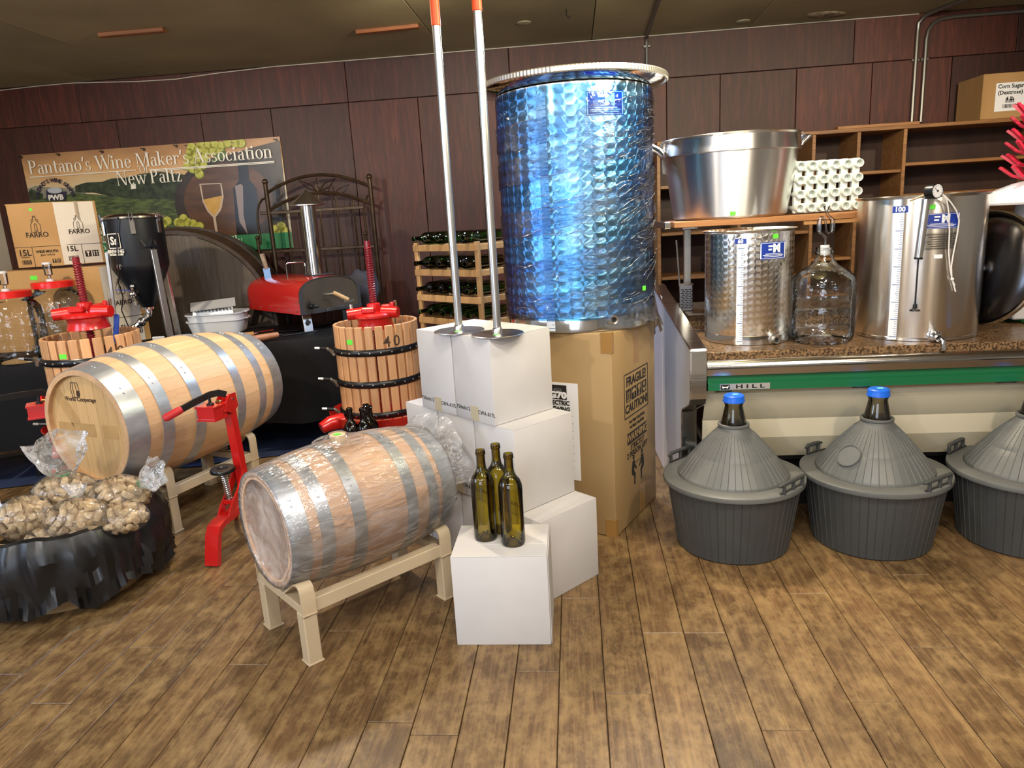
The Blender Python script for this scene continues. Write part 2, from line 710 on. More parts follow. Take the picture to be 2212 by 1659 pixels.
BLACK = mat('black_print', '#161616', rough=0.8)
STEEL = mat('polished_steel', (0.62, 0.60, 0.57), rough=0.14, metal=1.0, bump=0.04, bscale=60, bstretch=(1, 1, 0.05))
BRUSH = mat('brushed_steel', (0.60, 0.58, 0.55), rough=0.30, metal=1.0, bump=0.05, bscale=90, bstretch=(1, 1, 0.02))
CHROME = mat('chrome', (0.75, 0.75, 0.76), rough=0.08, metal=1.0)
GALV = mat('galvanised_hoop', (0.46, 0.49, 0.53), (0.60, 0.63, 0.67), rough=0.34, metal=0.75, scale=30, stretch=(0.3, 1, 1), bump=0.05)
RED = mat('red_enamel', '#c21a17', rough=0.28, coat=0.5, bump=0.05, bscale=40)
DARKRED = mat('dark_red_paint', '#7e1420', rough=0.3, coat=0.4)
BLACKMETAL = mat('black_metal', '#101012', rough=0.35)
BLACKPLASTIC = mat('black_plastic', '#0d0d0e', rough=0.3)
GREENTAG = mat('green_price_sticker', '#62e23a', rough=0.6)
WHITEPAPER = mat('white_paper', '#e9e9ea', rough=0.7)
KRAFT = mat('kraft_cardboard', '#a27b4a', '#b08a58', rough=0.75, scale=4, stretch=(1, 1, 0.4), bump=0.05, bscale=50)
CARTON = mat('white_carton', '#c3c0bf', '#cac7c5', rough=0.62, scale=5, bump=0.03, bscale=60)
# ================================================================== setting
CEIL = 2.41
SEAM = 2.136
A0, A1, B0 = -4.3, 4.4, -3.3
M_PLANK = plank_mat('worn_oak_floor', ('#45331f', '#654c31', '#866a45'), 0.32, 53.0, 1, worn=('#9c8054', '#2c221a'), bump=0.28, grain=20.0, vary=(0.80, 1.20))
M_SLAB = mat('subfloor', '#1c120a', '#3a2718', rough=0.5)
M_PLY = plank_mat('stained_plywood_wall', ('#2c1109', '#40190e', '#5a281a'), 0.55, 31.0, 2, bump=0.25, grain=9.0, vary=(0.62, 1.35))
M_CEIL = mat('ceiling_board', '#82775a', '#968a69', rough=0.6, scale=1.5, objvar=0.12, bump=0.05, bscale=30)
M_DARK = mat('dark_gap', '#120b08', rough=0.8)
M_WALLP = mat('painted_wall', '#cfc6b8', rough=0.8)
rng = random.Random(3)

floor = thing('floor', None, None, (0, 0, 0), RA)
floor['kind'] = 'structure'
MB().box(A0, A1, B0, BW + 0.05, -0.15, -0.012).build('subfloor', M_SLAB, floor, smooth=0)
PW = 0.1285
LENS = [0.55, 0.8, 1.1, 1.4, 1.8, 2.2]
pmesh = []
for L in LENS:
    o = MB().cbox((0, 0, -0.009), (PW - 0.0022, L - 0.002, 0.018), 0.0016).build('plank', M_PLANK, floor, smooth=0)
    pmesh.append(o.data)
    bpy.data.objects.remove(o)
a = -3.3
while a < 3.15:
    b = 0.25 - rng.random() * 0.9
    while b < BW - 0.02:
        i = rng.randrange(6)
        L = LENS[i]
        if b + L > BW + 0.02:
            i = max([k for k in range(6) if LENS[k] <= BW + 0.02 - b] or [0])
            L = LENS[i]
        if b + L > 0.35:
            link('plank', pmesh[i], floor, (a + PW / 2, b + L / 2, -0.001 * rng.random()), (0, 0, PI * rng.randrange(2)))
        b += L
    a += PW

wall = thing('wall_back', None, None, (0, 0, 0), RA)
wall['kind'] = 'structure'
MB().box(A0, A1, BW + 0.012, BW + 0.12, -0.1, CEIL + 0.05).build('wall_core', M_DARK, wall, smooth=0)


def panel(x0, x1, z0, z1, par, y=None):
    d = rng.random() * 0.003
    return MB().cbox(((x0 + x1) / 2, BW + 0.006 - d, (z0 + z1) / 2), (x1 - x0 - 0.004, 0.014, z1 - z0 - 0.004), 0.002).build('plywood_panel', M_PLY, par, smooth=0)


known = sorted(ab(gw(x, y))[0] for x, y in ((440, 300), (592, 300), (757, 270), (905, 250), (1035, 240), (1440, 250), (1555, 250), (1718, 250), (1880, 230), (2050, 220)))
xs = [A0]
for k in known:
    while k - xs[-1] > 0.75:
        xs.append(xs[-1] + 0.52)
    if k - xs[-1] > 0.1:
        xs.append(k)
while xs[-1] < A1:
    xs.append(xs[-1] + 0.6)
for x0, x1 in zip(xs, xs[1:]):
    panel(x0, min(x1, A1), 0, SEAM, wall)
x = A0
for x0 in (ab(gw(x, 150))[0] for x in (-300, 155, 745, 1100, 1395, 1842, 2190)):
    panel(x, x0, SEAM, CEIL, wall)
    x = x0
panel(x, A1, SEAM, CEIL, wall)

ceil = thing('ceiling', None, None, (0, 0, 0), RA)
ceil['kind'] = 'structure'
MB().box(A0, A1, B0, BW + 0.1, CEIL + 0.012, CEIL + 0.1).build('ceiling_core', M_DARK, ceil, smooth=0)


def ca(px, py):
    return ab(gz(px, py, CEIL))[0]


cs = [A0, -3.35, ca(40, 60), ca(905, 40), ca(1283, 40), ca(1668, 5), 2.3, 3.4, A1]
for x0, x1 in zip(cs, cs[1:]):
    for y0, y1 in ((B0, -1.0), (-1.0, 1.4), (1.4, 3.0), (3.0, BW)):
        MB().cbox(((x0 + x1) / 2, (y0 + y1) / 2, CEIL + 0.006), (x1 - x0 - 0.005, y1 - y0 - 0.004, 0.012), 0.002).build('ceiling_board', M_CEIL, ceil, smooth=0)
M_BATTEN = mat('orange_batten', '#8a5228', '#6e4020', rough=0.6, scale=8, stretch=(0.3, 2, 2))
for p, q in (((215, 72), (355, 60)), ((770, 66), (905, 52))):
    u, v = ab(gz(*p, CEIL)), ab(gz(*q, CEIL))
    MB().bar((u[0], u[1], CEIL - 0.011), (v[0], v[1], CEIL - 0.011), 0.045, 0.022, bev=0.003).build('batten', M_BATTEN, ceil, smooth=0)
M_PATCH = mat('plaster_patch', '#8d8068', '#6a5d46', rough=0.9, scale=30, bump=0.4)
u = ab(gz(1785, 30, CEIL))
MB().at((u[0], u[1], CEIL - 0.001), (PI, 0, 0.3), (1.6, 0.8, 1)).lathe([(0.085, 0), (0.075, 0.008), (0.04, 0.012), (0, 0.006)], 13).build('plaster_patch', M_PATCH, ceil)
for px, py in ((1132, 48), (1605, 45)):
    u = ab(gz(px, py, CEIL))
    MB().at((u[0], u[1], CEIL - 0.001), (PI, 0, 0.4)).lathe([(0.045, 0), (0.04, 0.006), (0.012, 0.01), (0, 0.01)], 14).build('cover_plate', mat('aged_plate', '#8f8a72', rough=0.5), ceil)
u = ab(gz(1223, 20, CEIL))
MB().tube([(u[0], u[1], CEIL), (u[0], u[1], CEIL - 0.03), (u[0] + 0.012, u[1], CEIL - 0.05), (u[0] + 0.02, u[1], CEIL - 0.035)], 0.003, 6).build('hook', BLACKMETAL, ceil)

for nm, args in (('wall_left', (A0 - 0.1, A0, B0, BW + 0.1)), ('wall_right', (A1, A1 + 0.1, B0, BW + 0.1))):
    o = MB().box(*args, -0.1, CEIL + 0.05).build(nm, M_WALLP, None, smooth=0, rot=(0, 0, RA))
    o['kind'] = 'structure'
wf = MB()
wf.box(A0, -3.0, B0 - 0.1, B0, -0.1, CEIL + 0.05).box(-0.2, A1, B0 - 0.1, B0, -0.1, CEIL + 0.05)
wf.box(-3.0, -0.2, B0 - 0.1, B0, -0.1, 0.45).box(-3.0, -0.2, B0 - 0.1, B0, 2.2, CEIL + 0.05)
o = wf.build('wall_front', M_WALLP, None, smooth=0, rot=(0, 0, RA))
o['kind'] = 'structure'
w1 = thing('window_1', None, None, (0, 0, 0), RA)
w1['kind'] = 'structure'
fr = MB()
for x0, x1, z0, z1 in ((-3.0, -2.94, 0.45, 2.2), (-0.26, -0.2, 0.45, 2.2), (-3.0, -0.2, 0.45, 0.51), (-3.0, -0.2, 2.14, 2.2), (-1.63, -1.57, 0.45, 2.2)):
    fr.box(x0, x1, B0 - 0.08, B0 - 0.02, z0, z1)
fr.build('window_frame', WHITEPAPER, w1, smooth=0)
M_PANE = thin_glass('window_pane', (0.95, 0.97, 1.0), (0.8, 0.9, 0.95))
for x0, x1 in ((-2.94, -1.63), (-1.57, -0.26)):
    MB().box(x0, x1, B0 - 0.055, B0 - 0.05, 0.51, 2.14).build('pane', M_PANE, w1, smooth=0)

# ---- cable and conduits along the ceiling edge
M_CABLE = mat('pale_cable', '#b9b1a4', rough=0.5)
pts = []
for px, py in ((-40, 200), (80, 186), (160, 178), (300, 176), (380, 171), (470, 158), (590, 139), (745, 130), (940, 115), (1100, 101), (1395, 77), (1560, 62), (1740, 45), (1985, 30)):
    p = gw(px, py, 0.012)
    u = ab(p)
    pts.append((u[0], BW - 0.012, min(p.z, CEIL - 0.006)))
c = MB().tube(pts, 0.0035, 6).build('cable', M_CABLE, None, rot=(0, 0, RA))
tag(c, 'thin pale cable stapled along the top of the back wall', 'cable')
M_COND = mat('grey_conduit', '#77736c', rough=0.35, metal=0.8)


def cx(px, py):
    p = gw(px, py, 0.02)
    return ab(p)[0], p.z


t = thing('conduit', 'steel conduit dropping to the wall behind the tall blue wrapped tank', 'conduit', (0, 0, 0), RA)
x0, z0 = cx(1397, 72)
e = ab(gz(1424, 0, CEIL - 0.015))
d = Vector((e[0] - x0, e[1] - (BW - 0.02), 0)) * 2.0
MB().tube([(x0, BW - 0.015, 1.2), (x0, BW - 0.015, CEIL - 0.05), (x0 + d.x * 0.02, BW - 0.03, CEIL - 0.022), (x0 + d.x * 0.06, BW - 0.06, CEIL - 0.015), (x0 + d.x, BW - 0.015 + d.y, CEIL - 0.015)], 0.011, 8).build('pipe', M_COND, t)
MB().cbox((x0, BW - 0.012, CEIL - 0.07), (0.05, 0.02, 0.016), 0.003).build('clip', M_COND, t)
for k, (px, lab) in enumerate(((1984, 'left of two steel conduits running down the wall to the shelves'), (2004, 'right of two steel conduits, bending along the ceiling edge'))):
    t = thing('conduit', lab, 'conduit', (0, 0, 0), RA)
    x0, _ = cx(px, 60)
    if k == 0:
        pp = [(x0, BW - 0.014, 1.745), (x0, BW - 0.014, 2.30), (x0 + 0.004, BW - 0.014, 2.35), (x0 + 0.03, BW - 0.05, 2.385), (x0 + 0.06, BW - 0.12, 2.393), (x0 + 0.5, BW - 1.6, 2.393)]
    else:
        pp = [(x0, BW - 0.014, 1.745), (x0, BW - 0.014, 2.25), (x0 + 0.008, BW - 0.014, 2.30), (x0 + 0.035, BW - 0.014, 2.34), (x0 + 0.08, BW - 0.014, 2.362), (x0 + 0.16, BW - 0.014, 2.37), (A1 - 0.1, BW - 0.014, 2.37)]
    MB().tube(pp, 0.0125, 8).build('pipe', M_COND, t)
    MB().cbox((x0, BW - 0.008, 2.13), (0.05, 0.012, 0.02), 0.003).build('clip', M_COND, t)

# ================================================================== serif lettering for the printed banner
ST, TH, XH = 0.135, 0.05, 0.64


class Serif:
    def __init__(s):
        s.p = []

    def rect(s, x0, y0, x1, y1):
        s.p.append([(x0, y0), (x1, y0), (x1, y1), (x0, y1)])

    def stem(s, x, y0, y1, b=1, t=1, w=ST):
        s.rect(x - w / 2, y0, x + w / 2, y1)
        if b:
            s.rect(x - w / 2 - 0.07, y0, x + w / 2 + 0.07, y0 + 0.04)
        if t == 1:
            s.rect(x - w / 2 - 0.08, y1 - 0.045, x + w / 2, y1)
        if t == 2:
            s.rect(x - w / 2 - 0.07, y1 - 0.04, x + w / 2 + 0.07, y1)

    def line(s, x0, y0, x1, y1, w):
        # slanted stroke with horizontal cut ends
        h = w / 2
        s.p.append([(x0 - h, y0), (x0 + h, y0), (x1 + h, y1), (x1 - h, y1)])

    def arc(s, cx_, cy_, rx, ry, a0, a1, T=ST, t=TH):
        n = max(5, int(abs(a1 - a0) / 18))
        for i in range(n):
            q = []
            for a_ in (a0 + (a1 - a0) * i / n, a0 + (a1 - a0) * (i + 1) / n):
                r_ = math.radians(a_)
                w_ = t + (T - t) * abs(math.cos(r_)) ** 1.3
                q.append(((cx_ + rx * math.cos(r_), cy_ + ry * math.sin(r_)), (cx_ + (rx - w_) * math.cos(r_), cy_ + (ry - w_ * 0.75) * math.sin(r_))))
            s.p.append([q[0][0], q[1][0], q[1][1], q[0][1]])

    def serif(s, x, y, w=0.26):
        s.rect(x - w / 2, y, x + w / 2, y + 0.04)


def glyph(ch):
    g = Serif()
    adv = 0.6
    if ch == 'P':
        g.stem(0.17, 0, 1, 1, 2); g.arc(0.32, 0.735, 0.3, 0.265, -90, 90); g.rect(0.17, 0.95, 0.34, 1); g.rect(0.17, 0.47, 0.34, 0.52); adv = 0.68
    elif ch == 'a':
        g.arc(0.22, 0.19, 0.18, 0.2, 90, 270); g.rect(0.22, 0.35, 0.4, 0.39); g.rect(0.22, -0.01, 0.3, 0.03); g.stem(0.4, 0.0, 0.46, 0, 0, 0.12); g.arc(0.26, 0.45, 0.2, 0.19, 0, 150, 0.11); g.line(0.47, 0, 0.5, 0.05, 0.08); adv = 0.54
    elif ch == 'n':
        g.stem(0.14, 0, XH); g.arc(0.33, 0.42, 0.23, 0.22, 0, 150, 0.125); g.stem(0.495, 0, 0.43, 1, 0, 0.125); adv = 0.66
    elif ch == 'm':
        g.stem(0.14, 0, XH)
        for k in (0, 0.36):
            g.arc(0.33 + k, 0.42, 0.23, 0.22, 0, 150, 0.125); g.stem(0.495 + k, 0, 0.43, 1, 0, 0.125)
        adv = 1.02
    elif ch == 't':
        g.stem(0.2, 0.08, 0.84, 0, 0); g.rect(0.05, XH - 0.05, 0.38, XH); g.arc(0.27, 0.12, 0.14, 0.13, 180, 330, 0.1); adv = 0.42
    elif ch == 'o':
        g.arc(0.3, 0.32, 0.27, 0.33, 0, 360); adv = 0.6
    elif ch == "'":
        g.line(0.1, 0.68, 0.16, 1.0, 0.11); adv = 0.24
    elif ch == 's':
        g.arc(0.24, 0.47, 0.18, 0.18, 50, 270, 0.1); g.arc(0.24, 0.17, 0.19, 0.18, -130, 90, 0.1); g.rect(0.37, 0.48, 0.41, 0.62); g.rect(0.05, 0.02, 0.09, 0.18); adv = 0.47
    elif ch == 'W':
        g.line(0.42, 0, 0.14, 1, ST); g.line(0.42, 0, 0.66, 0.9, TH); g.line(0.92, 0, 0.62, 1, ST); g.line(0.92, 0, 1.18, 1, TH)
        for x in (0.14, 0.62, 1.18):
            g.serif(x, 0.96)
        adv = 1.2
    elif ch == 'w':
        g.line(0.3, 0, 0.1, XH, 0.12); g.line(0.3, 0, 0.46, 0.6, TH); g.line(0.66, 0, 0.44, XH, 0.12); g.line(0.66, 0, 0.84, XH, TH)
        for x in (0.1, 0.44, 0.84):
            g.serif(x, XH - 0.04, 0.22)
        adv = 0.88
    elif ch == 'v' or ch == 'y':
        g.line(0.3, 0, 0.1, XH, 0.12); g.line(0.3, 0, 0.5, XH, TH); g.serif(0.1, XH - 0.04, 0.22); g.serif(0.5, XH - 0.04, 0.2)
        if ch == 'y':
            g.line(0.18, -0.3, 0.3, 0.02, TH); g.arc(0.12, -0.23, 0.07, 0.07, 0, 360, 0.07, 0.05)
        adv = 0.58
    elif ch == 'i':
        g.stem(0.16, 0, XH); g.arc(0.15, 0.84, 0.085, 0.085, 0, 360, 0.085, 0.085); adv = 0.34
    elif ch == 'l':
        g.stem(0.16, 0, 1.02); adv = 0.34
    elif ch == 'e':
        g.arc(0.28, 0.32, 0.25, 0.33, 0, 320); g.rect(0.08, 0.33, 0.52, 0.375); adv = 0.55
    elif ch == 'c':
        g.arc(0.28, 0.32, 0.25, 0.33, 45, 320); g.arc(0.42, 0.5, 0.07, 0.07, 0, 360, 0.07, 0.06); adv = 0.53
    elif ch == 'M':
        g.stem(0.16, 0, 1, 1, 2, TH); g.line(0.55, 0, 0.2, 1, ST); g.line(0.55, 0, 0.9, 1, TH); g.stem(0.94, 0, 1, 1, 2); adv = 1.1
    elif ch == 'k':
        g.stem(0.14, 0, 1.02); g.line(0.2, 0.26, 0.46, XH, TH); g.line(0.52, 0, 0.28, 0.36, 0.13); g.serif(0.46, XH - 0.04, 0.2); g.serif(0.54, 0, 0.2); adv = 0.62
    elif ch == 'r':
        g.stem(0.14, 0, XH); g.arc(0.32, 0.45, 0.2, 0.19, 60, 170, 0.09); g.arc(0.4, 0.56, 0.075, 0.075, 0, 360, 0.075, 0.06); adv = 0.48
    elif ch == 'A':
        g.line(0.1, 0, 0.4, 1, TH); g.line(0.72, 0, 0.4, 1, ST); g.rect(0.2, 0.32, 0.62, 0.37); g.serif(0.1, 0); g.serif(0.74, 0, 0.3); adv = 0.84
    elif ch == 'N':
        g.stem(0.16, 0, 1, 1, 2, TH); g.line(0.74, 0, 0.2, 1, ST); g.stem(0.78, 0, 1, 0, 2, TH); adv = 0.94
    elif ch == 'z':
        g.rect(0.06, XH - 0.05, 0.46, XH); g.line(0.12, 0, 0.4, XH, 0.12); g.rect(0.06, 0, 0.47, 0.05); g.rect(0.06, XH - 0.16, 0.1, XH); g.rect(0.43, 0, 0.47, 0.16); adv = 0.53
    elif ch == 'f':
        g.stem(0.18, 0, 0.85, 1, 0); g.arc(0.31, 0.83, 0.19, 0.19, 45, 180, 0.1); g.rect(0.05, XH - 0.05, 0.34, XH); adv = 0.38
    elif ch == 'O':
        g.arc(0.45, 0.5, 0.42, 0.52, 0, 360); adv = 0.9
    elif ch == 'p':
        g.stem(0.14, -0.3, XH); g.arc(0.3, 0.31, 0.27, 0.33, -130, 140); adv = 0.62
    elif ch == '&':
        g.arc(0.36, 0.76, 0.19, 0.24, 0, 360, 0.1); g.arc(0.34, 0.26, 0.28, 0.27, 100, 330, 0.12); g.line(0.78, 0, 0.3, 0.68, 0.12); g.line(0.6, 0.2, 0.72, 0.5, TH); adv = 0.86
    elif ch == ' ':
        adv = 0.3
    return g.p, adv


def serif_text(s, x0, x1, z, h, mat_, parent, y, name='lettering'):
    """letters filling x0..x1 on a vertical face, cap height h, baseline z"""
    W = sum(glyph(c_)[1] for c_ in s)
    k = (x1 - x0) / W
    mb = MB()
    x = x0
    for c_ in s:
        ps, adv = glyph(c_)
        for q in ps:
            mb.add([(x + u_ * k, y, z + v_ * h) for u_, v_ in q], [tuple(range(len(q)))])
        x += adv * k
    return mb.build(name, mat_, parent, smooth=0)


# ================================================================== banner on the back wall
ban = thing('banner', 'printed vinyl winemaking banner with vineyard, barrel and bottle pinned to the wall', 'banner', (0, 0, 0), RA)


def bz(px, py):
    p = gw(px, py, 0.012)
    return ab(p)[0], p.z


def zz(x, y):
    return bz(x * 0.28933, 280 + y * 0.28933)


bx0, bx1 = bz(43, 333)[0], bz(604, 297)[0]
bzt, bzb = (bz(43, 333)[1] + bz(604, 297)[1]) / 2, bz(625, 536)[1]


def grad_mat(name, stops, z0, z1, rough=0.35, noise_=0.06):
    """printed picture: a vertical colour blend on a flat print, with a little cloud mottling"""
    m, nt, b = newmat(name)
    tc = N(nt, 'ShaderNodeTexCoord')
    se = N(nt, 'ShaderNodeSeparateXYZ')
    nt.links.new(tc.outputs['Object'], se.inputs[0])
    mr = N(nt, 'ShaderNodeMapRange')
    mr.inputs['From Min'].default_value = z0
    mr.inputs['From Max'].default_value = z1
    nt.links.new(se.outputs[2], mr.inputs[0])
    mp = N(nt, 'ShaderNodeMapping')
    mp.inputs['Scale'].default_value = (2.2, 1, 7)
    nt.links.new(tc.outputs['Object'], mp.inputs[0])
    no = N(nt, 'ShaderNodeTexNoise')
    no.inputs['Scale'].default_value = 2.0
    no.inputs['Detail'].default_value = 6
    nt.links.new(mp.outputs[0], no.inputs['Vector'])
    ad = N(nt, 'ShaderNodeMath', operation='MULTIPLY_ADD')
    ad.inputs[1].default_value = noise_ * 6
    nt.links.new(no.outputs['Fac'], ad.inputs[0])
    sb = N(nt, 'ShaderNodeMath', operation='ADD')
    sb.inputs[1].default_value = -noise_ * 3
    nt.links.new(mr.outputs[0], sb.inputs[0])
    nt.links.new(sb.outputs[0], ad.inputs[2])
    r = N(nt, 'ShaderNodeValToRGB')
    e = r.color_ramp.elements
    e[0].position, e[0].color = stops[0][0], C(stops[0][1])
    e[1].position, e[1].color = stops[-1][0], C(stops[-1][1])
    for p_, c_ in stops[1:-1]:
        q = e.new(p_)
        q.color = C(c_)
    nt.links.new(ad.outputs[0], r.inputs[0])
    nt.links.new(r.outputs[0], b.inputs['Base Color'])
    b.inputs['Roughness'].default_value = rough
    return m


M_SKY = grad_mat('print_sky', ((0.0, '#b7b3a2'), (0.45, '#c9b692'), (0.7, '#c79a68'), (1.0, '#9a7350')), bzb + 0.3, bzt)
yb = BW - 0.009
MB().cbox(((bx0 + bx1) / 2, yb + 0.003, (bzt + bzb) / 2), (bx1 - bx0, 0.006, bzt - bzb), 0.001).build('banner_sheet', M_SKY, ban, smooth=0)
LAY = [0]


def flat(name, polys, mat_, px=True):
    LAY[0] += 1
    y = yb - 0.0006 * LAY[0]
    mb = MB()
    for q in polys:
        pts_ = [zz(*c_) for c_ in q] if px else q
        pts_ = [(min(max(x_, bx0 + 0.002), bx1 - 0.002), min(max(z_, bzb + 0.002), bzt - 0.002)) for x_, z_ in pts_]
        mb.add([(x_, y, z_) for x_, z_ in pts_], [tuple(range(len(pts_)))])
    return mb.build(name, mat_, ban, smooth=0)


def circ(x, y, r, n=18, ry=None, a0=0, a1=360):
    return [(x + r * math.cos(math.radians(a0 + (a1 - a0) * i / n)), y + (ry or r) * math.sin(math.radians(a0 + (a1 - a0) * i / n))) for i in range(n + (0 if a1 - a0 >= 360 else 1))]


M_VINE = mat('print_vineyard', '#2f3a24', '#59683a', rough=0.4, scale=70, stretch=(0.25, 1, 1))
M_TREE = mat('print_treeline', '#1c2418', '#3a4630', rough=0.4, scale=25)
M_HILL = mat('print_far_hills', '#77786a', '#8d897a', rough=0.4, scale=10)
M_BARP = mat('print_barrel', '#4a3226', '#644531', rough=0.35, scale=6, stretch=(0.6, 1, 3))
M_BARR = mat('print_barrel_rim', '#2b2422', '#3f3530', rough=0.35, scale=8)
M_BARD = mat('print_dark_cellar', '#2e2826', '#443a34', rough=0.35, scale=4)
M_BOTP = mat('print_bottle', '#0b0a0b', rough=0.3)
M_BOTH = mat('print_bottle_shine', '#85756f', rough=0.3)
M_GLP = mat('print_glass_line', '#b9a694', rough=0.3)
M_WINE = mat('print_white_wine', '#b2863a', '#c9a050', rough=0.3, scale=12)
M_GRAPE = mat('print_grape', '#a3a43a', '#c0bf62', rough=0.3, scale=30)
M_GRAPD = mat('print_grape_shade', '#77802e', rough=0.3)
M_LEAF = mat('print_leaf', '#4c6a2c', rough=0.4)
M_GREENB = mat('print_green_band', '#21794b', rough=0.4)
M_PWHITE = mat('print_white', '#e4e0d4', rough=0.4)
M_PURP = mat('print_purple', '#2a2340', rough=0.4)
flat('printed_hills', [[(190, 440), (260, 420), (340, 430), (520, 440), (640, 395), (640, 600), (190, 600)]], M_HILL)
flat('printed_trees', [[(560, 420), (640, 395), (760, 390), (830, 365), (930, 360), (1050, 330), (1200, 315), (1330, 330), (1400, 340), (1400, 560), (1000, 540), (700, 470), (560, 470)],
                       [(195, 470), (230, 440), (290, 470), (320, 480), (320, 530), (195, 540)]], M_TREE)
flat('printed_vineyard', [[(195, 535), (400, 500), (560, 475), (740, 485), (1000, 520), (1250, 520), (1420, 560), (1420, 800), (200, 860)]], M_VINE)
flat('printed_house', [[(975, 410), (1012, 405), (1015, 440), (978, 445)]], M_PWHITE)
flat('printed_cellar', [[(1390, 330), (1560, 290), (1720, 180), (1900, 130), (2090, 80), (2165, 830), (1640, 830), (1400, 640)]], M_BARD)
flat('printed_barrel_rim', [circ(1690, 530, 385, 40, 330)], M_BARR)
flat('printed_barrel_head', [circ(1705, 520, 330, 40, 275)], M_BARP)
flat('printed_bottle', [[(1775, 235), (1850, 225), (1862, 370), (1915, 440), (1950, 800), (1770, 800), (1740, 440), (1785, 380)]], M_BOTP)
flat('printed_bottle_shine', [[(1755, 420), (1800, 405), (1815, 420), (1820, 640), (1850, 780), (1790, 690)]], M_BOTH)
flat('printed_wine', [[(1510, 525), (1668, 490), (1660, 580), (1620, 640), (1590, 648), (1545, 600)]], M_WINE)
gl = [(1490, 405), (1515, 540), (1550, 610), (1592, 655), (1615, 800), (1632, 800), (1612, 655), (1652, 600), (1672, 500), (1655, 400), (1645, 400), (1660, 500), (1640, 590), (1600, 642), (1560, 600), (1525, 540), (1502, 408)]
flat('printed_wine_glass', [gl, [(1490, 405), (1655, 398), (1655, 405), (1490, 412)]], M_GLP)
gr = random.Random(5)
spots = [(1430, 130), (1480, 150), (1455, 185), (1500, 110), (1550, 120), (1600, 110), (1650, 120), (1700, 100), (1760, 100), (1800, 100), (1410, 210), (1440, 240), (1400, 270), (1480, 230), (1515, 260), (1440, 290), (1475, 300), (1490, 330), (1540, 160), (1590, 160), (1640, 165), (1420, 170), (1525, 215), (1470, 270),
         (1250, 680), (1330, 690), (1370, 660), (1400, 690), (1440, 700), (1490, 720), (1350, 700), (1220, 700), (2060, 740), (2100, 720), (2080, 770), (2130, 760)]
flat('printed_grape_shade', [circ(x + 3, y + 4, 35, 12) for x, y in spots], M_GRAPD)['kind'] = 'stuff'
flat('printed_grapes', [circ(x, y, 30 + gr.random() * 4, 12) for x, y in spots], M_GRAPE)['kind'] = 'stuff'
flat('printed_leaf', [[(1620, 180), (1680, 150), (1700, 190), (1640, 230), (1580, 255)]], M_LEAF)
flat('printed_band_edge', [[(300, 850), (1000, 845), (2170, 780), (2170, 795), (1000, 860), (300, 865)]], mat('print_maroon', '#4a1c20', rough=0.4))
LAY[0] += 1
zb1 = bzb + 0.115
flat('printed_green_band', [[(bx0 + 0.002, bzb + 0.002), (bx1 - 0.002, bzb + 0.002), (bx1 - 0.002, zb1), (bx0 + 0.002, zb1)]], M_GREENB, px=False)
LAY[0] += 1
yl = yb - 0.0006 * (LAY[0] + 1)
b1, b2 = bz(64, 370), bz(591, 343)
hcap = 0.098
serif_text("Pantano's Wine Maker's Association", b1[0], b2[0], bz(590, 341)[1], hcap, M_PWHITE, ban, yl, 'title_lettering')
n1, n2 = bz(254, 401), bz(397, 392)
serif_text('New Paltz', n1[0], n2[0], n1[1], 0.098, M_PWHITE, ban, yl)
serif_text('Of', bz(303, 371)[0], bz(322, 371)[0], bz(303, 373)[1], 0.045, M_PWHITE, ban, yl)
serif_text('vision of', bz(196, 500)[0], bz(262, 500)[0], bz(196, 507)[1], 0.048, M_PWHITE, ban, yl)
serif_text('apes & ', bz(196, 522)[0], bz(250, 520)[0], bz(196, 521)[1], 0.048, M_PWHITE, ban, yl)
serif_text('ere', bz(203, 548)[0], bz(233, 546)[0], bzb + 0.04, 0.085, M_PWHITE, ban, yl)
serif_text('mily', bz(488, 534)[0], bz(527, 532)[0], bzb + 0.045, 0.07, M_PWHITE, ban, yl)
ln = MB()
for (x_, z_), (x2, z2), h in ((bz(66, 381), bz(296, 370), 0.003), (bz(325, 367), bz(594, 349), 0.003), (bz(330, 369), bz(594, 352), 0.0025)):
    zc = (z_ + z2) / 2
    ln.box(x_, x2, yl - 0.0002, yl, zc - h, zc + h)
ln.build('rule_line', M_PWHITE, ban, smooth=0)
# round logo: words on an arc over a dark cluster
lc = zz(425, 520)
s_ = "PANTANO'S WINE GRAPES"
for i, ch in enumerate(s_):
    if ch == ' ':
        continue
    th = math.radians(172 - 164 * i / (len(s_) - 1))
    R_ = 0.142
    text(ch, 0.040, M_PURP, ban, (lc[0] + R_ * math.cos(th), yl - 0.0005, lc[1] + R_ * math.sin(th) * 0.95), (PI / 2, -(th - PI / 2), 0), name='logo_letter', bold=0.001)
flat('logo_emblem', [[(350, 450), (380, 470), (470, 465), (500, 460), (495, 530), (355, 530)]], M_PURP)
flat('logo_cap', [circ(415, 455, 55, 16, 22)], mat('print_mist', '#aeb4bd', rough=0.4))
text('PWB', 0.052, M_PWHITE, ban, (zz(424, 508)[0], yl - 0.002, zz(424, 508)[1]), (PI / 2, 0, 0), bold=0.002, sx=1.1)
gm = MB()
for x_, y_ in ((160, 200), (440, 182), (765, 160), (1075, 142), (1318, 117), (1405, 118), (1750, 98), (2065, 72), (2150, 858)):
    p = zz(x_, y_ + 6)
    gm.at((p[0], yb - 0.003, p[1]), (PI / 2, 0, 0)).lathe([(0.010, 0), (0.010, 0.003), (0.005, 0.003), (0.005, 0)], 10)
    gm.at().tube([(p[0], yb - 0.006, p[1] + 0.002), (p[0] - 0.012, yb - 0.009, p[1] + 0.008), (p[0] - 0.022, yb - 0.007, p[1] + 0.006)], 0.003, 5)
gm.build('grommet', BLACKMETAL, ban)['kind'] = 'stuff'

